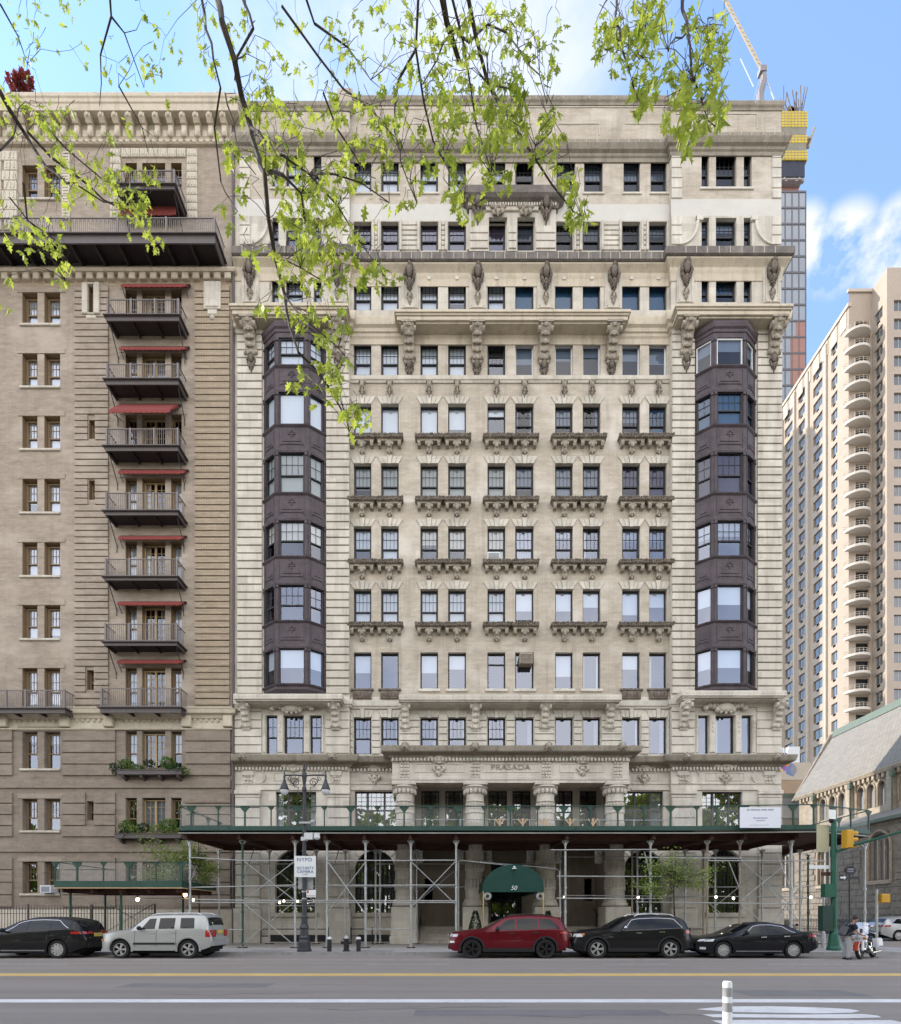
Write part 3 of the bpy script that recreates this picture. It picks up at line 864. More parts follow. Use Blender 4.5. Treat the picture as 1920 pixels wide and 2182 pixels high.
# a hood as a solid slab with stepped front and ends
def slab_hood(name, xa, xb, y, out, ztop, steps, m):
    mb = MB()
    z = ztop
    for (o, hh) in steps:
        ins = out - o
        mb.cbox(xa + ins, xb - ins, y - o, y + .02, z - hh, z, .015)
        z -= hh
    return mb.build(name, m, AB)
HS = [(1.0, .16), (.93, .1), (.86, .22), (.74, .08)]
slab_hood('cornice_hood', FX(840, YC - 1), FX(1345, YC - 1), YC, 1.0, zc(658, 1), HS, M['lime_warm'])
slab_hood('cornice_hood', FX(487, YP - 1), FX(742, YP - 1), YP, 1.0, zp(645, 1), HS, M['lime_warm'])
slab_hood('cornice_hood', FX(1440, YP - 1), FX(1692, YP - 1), YP, 1.0, zp(646, 1), HS, M['lime_warm'])
z = zc(672, .4)
cornice('main_cornice', [(0, z - .95), (.05, z - .95), (.1, z - .8), (.22, z - .74), (.24, z - .55), (.36, z - .45), (.4, z - .1), (.4, z), (0, z + .04)], M['lime_warm'])
z = zc(712, .1)
cornice('bed_mould', [(0, z - .55), (.05, z - .55), (.07, z - .25), (.14, z - .15), (.15, z), (0, z + .02)], M['lime_warm'], path=[(XL1, YC), (XR0, YC)], ticks=(.95, .15, z - .14, z - .01))
z = zc(801, .1)
cornice('string_course', [(0, z - .36), (.06, z - .36), (.1, z - .26), (.15, z - .22), (.15, z), (0, z + .02)], M['lime'], path=[(XL1, YC), (XR0, YC)], ticks=(.8, .15, z - .21, z - .01))
m = MB()                                          # roundels and field mouldings of storey 10
for a in [776, 830, 914, 935, 974, 1060, 1090, 1120, 1203, 1232, 1262, 1344, 1374, 1404]:
    m.cut(); m.lathe([(0, -.06), (.08, -.05), (.11, 0)], 0, 0, 10, M=Matrix.Translation((xc(a), YC, zc(571))) @ Matrix.Rotation(R(-90), 4, 'X'))
m.build_each('roundel', M['lime'], AB)
# keystoned lintels
def lintel(mb, xa, xb, zb, h, y, spl=.3, mi=None):
    w = xb - xa; n = 5
    for i in range(n):
        a0, a1 = i / n, (i + 1) / n
        g = .012
        q = [(xa + w * a0 + g, zb), (xa + w * a1 - g, zb), (xa - spl + (w + 2 * spl) * a1 - g, zb + h), (xa - spl + (w + 2 * spl) * a0 + g, zb + h)]
        k = .05 if i == 2 else 0
        if i == 2: q = [(q[0][0], zb - .05), (q[1][0], zb - .05), (q[2][0], zb + h + .06), (q[3][0], zb + h + .06)]
        mb.prism_y(q, y - .045 - k, y + .01)
for st in (10, 8, 7, 6, 5, 3):
    m = MB()
    for h in holes[st]: m.cut(); lintel(m, h[0], h[1], h[3] + .0, .42 if st != 10 else .4, YC, .26 if st != 3 else .16)
    m.build_each('window_lintel', M['lime_lt'] if st in (3, 10) else M['lime'], AB)
# carved keystones above storey 8
km = carved_mesh('carved_keystone', 3, .5, .95, .26, M['carved'])
for a, b in pairs: inst(km, 'keystone', ((xc(a) + xc(b)) / 2, YC - .06, zc(816)), AB)
# balconettes
def balconette_mesh(seed):
    r = random.Random(seed)
    mb = MB()
    mb.mi = 1
    for i in range(12):
        x = -.75 + i * .136
        for zz in (-.05, -.17): mb.ball((x + r.uniform(-.02, .02), -.4 + r.uniform(-.02, .02), zz + r.uniform(-.02, .02)), .085, .075, .075, 6, 4)
    for s in (-1, 1):
        for q in range(3): mb.ball((s * .77, -.32 + q * .13, -.1), .07, .08, .1, 6, 4)
    mb.mi = 0
    mb.box(-.76, .76, -.4, .02, -.22, -.03)
    mb.box(-.7, .7, -.3, .02, -.34, -.22)
    for s in (-1, 1):
        mb.prism_x([(.02, -.34), (-.32, -.34), (-.33, -.46), (-.26, -.58), (.02, -.6)], s * .58 - .09, s * .58 + .09)
    mb.prism_x([(.02, -.34), (-.3, -.34), (-.3, -.5), (-.2, -.68), (-.18, -.84), (.02, -.98)], -.14, .14)
    for s in (-1, 1):
        mb.ball((s * .17, -.26, -.46), .08, .08, .11, 7, 5); mb.ball((s * .12, -.17, -.86), .06, .07, .09, 6, 4)
    mb.ball((0, -.3, -.58), .1, .06, .13, 7, 5); mb.ball((0, -.17, -.95), .07, .06, .08, 6, 4)
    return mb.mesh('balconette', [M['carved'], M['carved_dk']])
bms = [balconette_mesh(i) for i in range(3)]
for st, ty in ((8, 924), (7, 1058), (6, 1192), (5, 1326)):
    for i, (a, b) in enumerate(pairs): inst(bms[(i + st) % 3], 'balconette', ((xc(a) + xc(b)) / 2 + .0, YC, zc(ty, .4) + .03), AB)
m = MB()
for i, h in enumerate(holes[4]):
    if 2 <= i <= 7: m.cut(); m.cbox(h[0] - .12, h[1] + .12, YC - .1, YC + .1, h[2] - .16, h[2], .02)
for h in holes[12] : m.cut(); m.cbox(h[0] - .08, h[1] + .08, YC - .07, YC + .1, h[2] - .12, h[2], .02)
for sd_ in 'lr': m.cut(); m.cbox(xp(tri[sd_][0][0]) - .1, xp(tri[sd_][2][1]) + .1, YP - .07, YP + .1, zp(400) - .14, zp(400), .02)
m.build_each('window_sill', M['lime_lt'], AB)
for i in (0, 1, 8, 9):
    h = holes[4][i]
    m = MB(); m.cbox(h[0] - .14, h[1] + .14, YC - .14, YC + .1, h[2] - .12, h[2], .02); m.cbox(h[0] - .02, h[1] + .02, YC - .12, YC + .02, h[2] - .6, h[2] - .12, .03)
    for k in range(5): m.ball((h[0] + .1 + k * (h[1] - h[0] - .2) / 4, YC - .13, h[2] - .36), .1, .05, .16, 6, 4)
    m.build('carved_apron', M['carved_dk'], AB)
# consoles under the big cornice with the drops below them, and cartouches on the storey-10 pilasters
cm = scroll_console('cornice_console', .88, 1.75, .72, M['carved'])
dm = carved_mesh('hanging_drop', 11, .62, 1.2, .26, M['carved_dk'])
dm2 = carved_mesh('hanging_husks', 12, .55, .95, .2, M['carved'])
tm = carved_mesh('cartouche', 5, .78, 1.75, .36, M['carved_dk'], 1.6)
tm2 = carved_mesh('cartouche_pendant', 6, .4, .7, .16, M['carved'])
cons = [(871, YC, 0), (1017, YC, 0), (1162, YC, 0), (1308, YC, 0)]
for a, y, _ in cons:
    x = FX(a, y - .5)
    inst(cm, 'console', (x, y, FZ(686, y - .7)), AB)
    inst(dm2, 'console_husks', (x, y - .05, FZ(743, y)), AB)
    inst(dm, 'hanging_drop', (x, y, FZ(768, y)), AB)
for a in (533, 720, 1465, 1652):
    x = FX(a, YP - .3) + (0 if a < 900 else 0)
    inst(cm, 'console', (x, YP, FZ(675, YP - .7)), AB)
    inst(dm2, 'console_husks', (x, YP - .08, FZ(732, YP)), AB)
    inst(dm, 'hanging_drop', (x, YP - .06, FZ(757, YP)), AB)
m = MB()
for a, y, t, b in [(873, YC, 556, 657), (1018, YC, 556, 657), (1163, YC, 556, 657), (1307, YC, 556, 657), (533, YP, 547, 645), (719, YP, 547, 645), (1461, YP, 547, 645), (1645, YP, 547, 645)]:
    x = FX(a, y - .1); zt, zb = FZ(t, y - .1), FZ(b, y - .1)
    w = .5
    m.cut(); m.cbox(x - w, x + w, y - .12, y + .02, zb, zt - .22, .02)
    m.cbox(x - w - .06, x + w + .06, y - .2, y + .02, zt - .22, zt, .03)
    for s in (-1, 1): m.box(x + s * w * .72 - .035, x + s * w * .72 + .035, y - .155, y - .1, zb + .12, zt - .32)
    m.box(x - w * .7, x + w * .7, y - .15, y - .1, zb + .02, zb + .1)
    inst(tm, 'cartouche', (x, y - .12, zt - .3), AB)
    inst(tm2, 'cartouche_pendant', (x, y - .12, zt - 1.95), AB)
m.build_each('panelled_pilaster', M['lime'], AB)
# dormer in the middle of the attic
m = MB()
dx0, dx1 = xc(998, .2), xc(1187, .2)
yd = YC - .2
zt, zb = FZ(411, yd) - .62, FZ(535, yd)
dh = [(xc(1041.4) - .0, xc(1080) + .0, zc(534) - .3, zc(472)), (xc(1101.5), xc(1139), zc(534) - .3, zc(472))]
m.wall(dx0 + .05, dx1 - .05, zb, zt, yd, dh, .3)
m.quad((dx0 + .05, yd, zb), (dx0 + .05, YC, zb), (dx0 + .05, YC, zt), (dx0 + .05, yd, zt)); m.quad((dx1 - .05, yd, zb), (dx1 - .05, YC, zb), (dx1 - .05, YC, zt), (dx1 - .05, yd, zt))
for a, b in ((dx0 + .1, dh[0][0] - .06), (dh[0][1] + .08, dh[1][0] - .08), (dh[1][1] + .06, dx1 - .1)): courses(m, a, b, zb + .1, FZ(482, yd), yd, .42, .06, .06)
m.cbox(dh[0][0] - .2, dh[1][1] + .2, yd - .1, yd + .02, FZ(452, yd), FZ(443, yd), .03); m.cbox(dh[0][0] - .2, dh[1][1] + .2, yd - .06, yd + .02, FZ(434, yd), FZ(427, yd), .02)
m.build('dormer', M['lime'], AB)
m = MB(); molding(m, [(dx0, YC), (dx0, yd), (dx1, yd), (dx1, YC)], [(0, zt - .35), (.06, zt - .35), (.1, zt - .1), (.3, zt), (.42, zt + .12), (.45, zt + .5), (.3, zt + .55), (0, zt + .57)])
k = 34
for i in range(k): m.box(dx0 + (dx1 - dx0) * i / k, dx0 + (dx1 - dx0) * (i + .55) / k, yd - .16, yd - .02, zt - .3, zt - .12, 1)
m.build('dormer_cornice', [M['soot'], M['lime']], AB)
for a in (1018.5, 1164): inst(tm, 'cartouche', (FX(a, yd - .1), yd - .02, FZ(419, yd)), AB)
for a in (1061, 1120): inst(carved_mesh('winged_boss', 21, .95, .55, .3, M['carved'], 1.3), 'carved_boss', (FX(a, yd), yd - .02, FZ(444, yd)), AB)
# antefixes on the left pavilion
m = MB()
for a in [527, 545, 562, 580, 597, 690, 702, 716, 728, 745]:
    m.cut(); zg = zc(535.5, .5); m.cyl((xp(a), YP - .42, zg - .04), (xp(a), YP - .42, zg + .34), .12, .02, 7); m.ball((xp(a), YP - .42, zg + .1), .14, .07, .12, 6, 4)
m.build_each('antefix', M['soot'], AB)
m = MB()                                          # curved brackets beside the storey-11 triple windows
for sd_ in 'lr':
    for s, px in ((1, tri[sd_][0][0] - 12), (-1, tri[sd_][2][1] + 12)):
        x = xp(px); zt, zb = zp(462), zp(524)
        q = [(x, zt), (x, zt - .3)]
        for i in range(9):
            t = i / 8
            q.append((x - s * 1.15 * (1 - math.cos(t * math.pi / 2)) * 1.0, zt - .3 - (zt - .3 - zb) * math.sin(t * math.pi / 2)))
        m.cut(); q2 = [(a + s * .16, b) for a, b in reversed(q)]
        m.prism_y((q + q2) if s > 0 else list(reversed(q + q2)), YP - .1, YP + .01)
        m.cbox(min(x, x + s * .4), max(x, x + s * .4), YP - .12, YP + .02, zt - .3, zt, .02)
m.build_each('curved_bracket', M['lime_lt'], AB)

# --- ledges on brackets between storeys 3 and 4
LS = [(.95, .3), (.88, .08), (.7, .06)]
def pale_ledge(xa, xb, y, ztop):
    mb = MB(); z = ztop
    for (o, hh) in LS: mb.cbox(xa + .95 - o, xb - .95 + o, y - o, y + .02, z - hh, z, .015); z -= hh
    n = int((xb - xa) / .2); mb.mi = 1
    for i in range(n):
        x = xa + .1 + (xb - xa - .2) * i / (n - 1)
        mb.rbox(x, y - .957, ztop - .15, .13, .02, .03, ry=R(35 if i % 2 else -35))
    mb.build('ledge', [M['lime_lt'], M['lime']], AB)
pale_ledge(FX(850, YC - .95), FX(1325, YC - .95), YC, zc(1480, .95))
pale_ledge(FX(497, YP - .95), FX(729, YP - .95), YP, zp(1478, .95))
pale_ledge(FX(1452, YP - .95), FX(1677, YP - .95), YP, zp(1471, .95))
z = zc(1494, .2)
cornice('ledge_band', [(0, z - .4), (.1, z - .4), (.12, z - .3), (.18, z - .26), (.2, z), (0, z + .03)], M['lime_lt'])
bm_ = scroll_console('ledge_console', .66, 1.6, .62, M['lime'])
for a in (863, 1014, 1162, 1302): inst(bm_, 'ledge_console', (FX(a, YC - .4), YC - .03, FZ(1493, YC - .6)), AB)
for a in (521, 713, 1461, 1661): inst(bm_, 'ledge_console', (FX(a, YP - .4), YP - .06, FZ(1490, YP - .6)), AB)
sm = MB()
for i in range(11):
    t = -1 + i / 5
    sm.ball((t * 1.15, -.14, -.32 - .1 * (1 - abs(t)) + .12 * math.cos(t * 9)), .17, .16, .17 + .1 * (1 - abs(t)), 7, 5)
sm.ball((0, -.2, -.4), .5, .2, .3, 12, 8)
for i in range(12): sm.ball((.56 * math.cos(i * math.pi / 6), -.2, -.4 + .34 * math.sin(i * math.pi / 6)), .09, .1, .09, 6, 4)
sme = sm.mesh('shell_boss', M['lime'], True)
for a in (622, 1546): inst(sme, 'shell_boss', (FX(a, YP - .2), YP - .05, zp(1496)), AB)

# --- porch entablature, side friezes
YE = 30.9
ex0, ex1 = FX(836, YE), FX(1340, YE)
zt = FZ(1588, YE - .6)
m = MB(); PATH = [(ex0, YC + .1), (ex0, YE), (ex1, YE), (ex1, YC + .1)]
z = zt
molding(m, PATH, [(0, z - .55), (.12, z - .55), (.2, z - .42), (.52, z - .33), (.56, z - .28), (.6, z - .05), (.6, z), (.4, z + .03), (-.3, z + .04), (-.3, z - .55)])
m.build('porch_cornice', M['ledge'], AB)
m = MB()
za, zf = FZ(1668, YE), FZ(1655, YE)
molding(m, PATH, [(-.9, za), (0, za), (0, za + .16), (.04, za + .17), (.04, za + .34), (0, za + .36), (0, zt - .75), (.05, zt - .73), (.05, zt - .56), (-.9, zt - .56)])
k = int((ex1 - ex0) / .2)
for i in range(k): m.box(ex0 + (ex1 - ex0) * i / k, ex0 + (ex1 - ex0) * (i + .55) / k, YE - .2, YE - .03, zt - .74, zt - .57)
for (a, b) in ((884, 990), (1030, 1150), (1193, 1286)):          # sunk-panel borders
    x0, x1, z0, z1 = FX(a, YE), FX(b, YE), FZ(1646, YE), FZ(1627, YE)
    for q in ((x0, x1, z0, z0 + .05), (x0, x1, z1 - .05, z1), (x0, x0 + .05, z0 + .05, z1 - .05), (x1 - .05, x1, z0 + .05, z1 - .05)): m.box(q[0], q[1], YE - .03, YE + .01, q[2], q[3])
for c in (863, 1012.7, 1164, 1316):
    x = FX(c, YE)
    for i in range(3):
        for j in range(5): m.cbox(x - .24 + i * .17, x - .1 + i * .17, YE - .07, YE + .01, FZ(1651, YE) + j * .2, FZ(1651, YE) + j * .2 + .14, .02)
    m.cbox(x - .32, x + .32, YE - .09, YE + .01, FZ(1622, YE), FZ(1612, YE), .03)
    for s in (-.2, 0, .2): m.ball((x + s, YE - .05, FZ(1655, YE)), .07, .06, .08, 6, 4)
m.build('porch_frieze', M['lime_lt'], AB)
bm2 = carved_mesh('frieze_boss', 31, .7, .62, .2, M['lime'], 1.2)
bm3 = carved_mesh('frieze_garland', 33, 1.3, .42, .18, M['lime'], 1.4)
for a in (935, 1241):
    inst(bm3, 'frieze_boss', (FX(a, YE), YE - .02, FZ(1611, YE)), AB); inst(bm2, 'frieze_boss', (FX(a, YE), YE - .02, FZ(1632, YE)), AB)
put_text('PRASADA', .43, (FX(1088, YE), YE - .01, FZ(1635.5, YE)), M['carved'], AB, .03, name='lettering', sx=1.17, spacing=1.05)
hm = MB()                                        # lion-head spouts on the lower cornice
hm.ball((0, -.1, 0), .17, .2, .2, 9, 7); hm.ball((0, -.28, -.06), .09, .1, .08, 7, 5)
for i in range(9):
    t = i * 2 * math.pi / 9; hm.ball((.19 * math.cos(t), -.04, .02 + .2 * math.sin(t)), .075, .09, .075, 6, 4)
for s in (-1, 1): hm.ball((s * .07, -.26, .05), .03, .03, .03, 5, 4); hm.ball((s * .13, -.1, .18), .05, .04, .06, 5, 4)
hme = hm.mesh('lion_head', M['carved'], True)
for a in (863, 1012, 1169, 1326): inst(hme, 'lion_head', (FX(a, YE - .6), YE - .58, zt - .1), AB)
yo = .62
for a in (515, 708, 1464, 1656):
    inst(hme, 'lion_head', (FX(a, YP - .6), YP - .55, FZ(1613, YP - .6)), AB)
z = zp(1607, .6)
lowprof = [(0, z - .6), (.1, z - .58), (.18, z - .45), (.5, z - .36), (.54, z - .3), (.6, z - .06), (.6, z), (.3, z + .04), (0, z + .05)]
cornice('lower_cornice', lowprof, M['ledge'], path=[(XL0, YP), (XL1, YP), (XL1, YC), (ex0 + .0, YC)])
cornice('lower_cornice', lowprof, M['ledge'], path=[(ex1, YC), (XR0, YC), (XR0, YP), (XR1, YP), (XR1, YP + 9)])
def side_frieze(a, b, y, cen, pil):
    m = MB()
    x0, x1 = FX(a, y), FX(b, y)
    k = int((x1 - x0) / .2)
    for i in range(k): m.box(x0 + (x1 - x0) * i / k, x0 + (x1 - x0) * (i + .55) / k, y - .16, y + .01, z - .78, z - .61)
    m.box(x0, x1, y - .05, y + .01, z - .84, z - .79)
    m.box(x0, x1, y - .08, y + .01, FZ(1684, y), FZ(1679, y)); m.box(x0, x1, y - .05, y + .01, FZ(1671, y), FZ(1668, y))
    for p in pil:
        x = FX(p, y)
        for i in range(3):
            for j in range(5): m.cbox(x - .24 + i * .17, x - .1 + i * .17, y - .07, y + .01, FZ(1664, y) + j * .22, FZ(1664, y) + j * .22 + .16, .02)
        m.cbox(x - .34, x + .34, y - .1, y + .01, z - 1.1, z - .85, .03)
        for s in (-.2, 0, .2): m.ball((x + s, y - .05, FZ(1668, y)), .07, .06, .08, 6, 4)
    for c, hw in cen:
        x = FX(c, y)
        x0_, x1_, z0_, z1_ = x - hw, x + hw, FZ(1664, y), FZ(1646, y)
        for q in ((x0_, x1_, z0_, z0_ + .05), (x0_, x1_, z1_ - .05, z1_), (x0_, x0_ + .05, z0_ + .05, z1_ - .05), (x1_ - .05, x1_, z0_ + .05, z1_ - .05)): m.box(q[0], q[1], y - .03, y + .01, q[2], q[3])
    m.build('frieze', M['lime_lt'], AB)
    for c, hw in cen:
        inst(bm3, 'frieze_boss', (FX(c, y), y - .02, FZ(1629, y)), AB); inst(bm2, 'frieze_boss', (FX(c, y), y - .02, FZ(1650, y)), AB)
side_frieze(503, 744, YP, [(625, 1.15)], [529, 716])
side_frieze(746, 838, YC, [(799, 1.0)], [])
side_frieze(1345, 1429, YC, [(1372, .9)], [])
side_frieze(1431, 1664, YP, [(1545, 1.15)], [1455, 1639])
m = MB()                                          # round medallions of the pavilion friezes, broad corner piers of storey 2 and their capitals
for a in (551, 699, 1476, 1617): m.cut(); m.lathe([(.36, .0), (.36, .05), (.42, .07), (.44, .0)], 0, 0, 18, M=Matrix.Translation((xp(a), YP - .0, zp(1655))) @ Matrix.Rotation(R(90), 4, 'X'))
for a, b in ((502, 556), (698, 746), (1429, 1481), (1614, 1665)):
    x0, x1 = xp(a), xp(b)
    m.cut(); courses(m, x0 + .03, x1 - .03, zp(1766), zp(1700), YP - .06, .62, .055, .09)
    m.cbox(x0 - .03, x1 + .03, YP - .2, YP + .02, zp(1694), zp(1685), .04); m.cbox(x0, x1, YP - .12, YP + .02, zp(1700), zp(1694), .02)
    courses(m, x0 + .03, x1 - .03, zp(1935), zp(1772), YP - .06, .66, .05, .06)
    m.cbox(x0 - .06, x1 + .06, YP - .22, YP + .02, .1, zp(1936), .04)
for (x0, x1) in ((xc(846), xc(882)), (xc(1302), xc(1328))): m.cut(); courses(m, x0, x1, zc(1935), zc(1690), YC, .66, .05, .05)
for (a, b, y) in ((556, 698, YP), (1481, 1614, YP), (746, 838, YC), (1345, 1429, YC)): m.cut(); m.cbox(FX(a, y), FX(b, y), y - .14, y + .02, .1, FZ(1992, y), .04)
m.build_each('base_pier', M['lime_lt'], AB)
# --- columns of the porch
def column_mesh():
    mb = MB()
    zb, zt_ = FZ(1930, 31.2), FZ(1669, 31.2)
    H = zt_ - zb
    mb.lathe([(.72, 0), (.72, .12), (.66, .2), (.64, .3), (.58, .38), (.55, .42)], 0, 0, 28)
    zc_ = .42
    nb = 5; bh = (H * .84 - .42) / nb
    for i in range(nb):
        r = .55 - .012 * i
        mb.lathe([(r, zc_), (r, zc_ + bh * .42), (r + .05, zc_ + bh * .44), (r + .05, zc_ + bh * .56)], 0, 0, 28)
        mb.lathe([(r + .05, zc_ + bh * .56), (r + .04, zc_ + bh * .57), (r + .04, zc_ + bh * .96), (r + .05, zc_ + bh * .97), (r + .0, zc_ + bh)], 0, 0, 72, fl=.13, nf=18)
        for jz in range(1, 4): mb.lathe([(r + .042, zc_ + bh * (.57 + .1 * jz) - .012), (r + .052, zc_ + bh * (.57 + .1 * jz)), (r + .042, zc_ + bh * (.57 + .1 * jz) + .012)], 0, 0, 28)
        zc_ += bh
    z0 = zc_
    mb.lathe([(.5, z0), (.55, z0 + .05), (.5, z0 + .1), (.5, z0 + .45), (.56, z0 + .6), (.68, z0 + .78), (.75, z0 + .84), (.7, z0 + .92)], 0, 0, 28)
    for i in range(16):
        t = i * math.pi / 8
        mb.ball((.6 * math.cos(t), .6 * math.sin(t), z0 + .62), .1, .1, .16, 6, 4)
    mb.cbox(-.68, .68, -.68, .68, z0 + .92, H + .02, .04)
    mb.box(-.66, .66, -.6, .66, H - .08, H + .02)
    return mb.mesh('porch_column', M['lime_lt'])
colm = column_mesh()
for c in (862, 1012.5, 1163, 1311.5):
    x = FX(c, 31.2)
    inst(colm, 'column', (x, 31.35, FZ(1930, 31.2)), AB)
    m = MB(); m.cbox(x - .72, x + .72, 30.62, 32.2, .1, FZ(1932, 30.7), .04); m.cbox(x - .78, x + .78, 30.55, 32.2, .1, .55, .05)
    m.build('column_pedestal', M['lime_lt'], AB)
    for s in (-1, 1):                            # carved brackets carrying the porch ceiling beside each column
        if (c == 862 and s < 0) or (c == 1311.5 and s > 0): continue
        inst(scroll_console('porch_bracket', .5, 1.0, .5, M['stucco']), 'porch_bracket', (x + s * .82, 31.9, FZ(1803, 31.6)), AB)
m = MB()                                          # steps up to the door, stoop landing
for i in range(5):
    pass
for a, b in ((885, 1003), (1186, 1290), (1030, 1142)):
    m.cut()
    for i in range(5): m.box(xc(a), xc(b), 31.4 + i * .34, 35.6, .1 + i * .19, .1 + (i + 1) * .19)
m.build_each('steps', M['lime'], AB)
m = MB()
x0, x1, z0, z1 = DOOR
m.box(x0, x1, 35.75, 35.8, z0, z1)
for i in range(4): m.box(x0 + (x1 - x0) * i / 3.02, x0 + (x1 - x0) * i / 3.02 + .07, 35.64, 35.75, z0, z1)
for j in range(3): m.box(x0, x1, 35.65, 35.74, z0 + (z1 - z0) * (.02 + .33 * j), z0 + (z1 - z0) * (.02 + .33 * j) + .08)
for i in range(14):
    x = x0 + (x1 - x0) * (i + .5) / 14; m.cyl((x, 35.7, z0), (x, 35.7, z1), .012, n=5)
do = m.build('entrance_door', M['black'], AB)
m = MB(); m.quad((x0, 35.735, z0), (x1, 35.735, z0), (x1, 35.735, z1), (x0, 35.735, z1)); m.build('door_glass', M['glass'], do)
m = MB()
for s, a in ((1, 887), (-1, 1288)):
    m.tube([(xc(a) + s * .25, 31.5, 1.0), (xc(a) + s * .25, 32.3, 1.5), (xc(a) + s * .25, 33.4, 2.1), (xc(a) + s * .25, 33.8, 2.1)], .03)
    for yy, zz in ((31.5, 1.0), (33.0, 1.88)): m.cyl((xc(a) + s * .25, yy, .1), (xc(a) + s * .25, yy, zz), .02)
m.build('handrail', M['black'], AB)
for a, b, y in ((556, 700, YP), (748, 838, YC), (1440, 1500, YC), (1350, 1428, YC)):        # area railings and cellar gratings
    m = MB(); yy = y - .7
    x0, x1 = FX(a, yy), FX(b, yy)
    for z_ in (.55, .95): m.cyl((x0, yy, z_), (x1, yy, z_), .028, n=6)
    for k in range(3): m.cyl((x0 + (x1 - x0) * k / 2, yy, .1), (x0 + (x1 - x0) * k / 2, yy, 1.05), .035, n=6)
    m.box(x0 + .3, x1 - .3, y - .15, y - .141, .2, .6)
    m.build('area_railing', M['black'], AB)

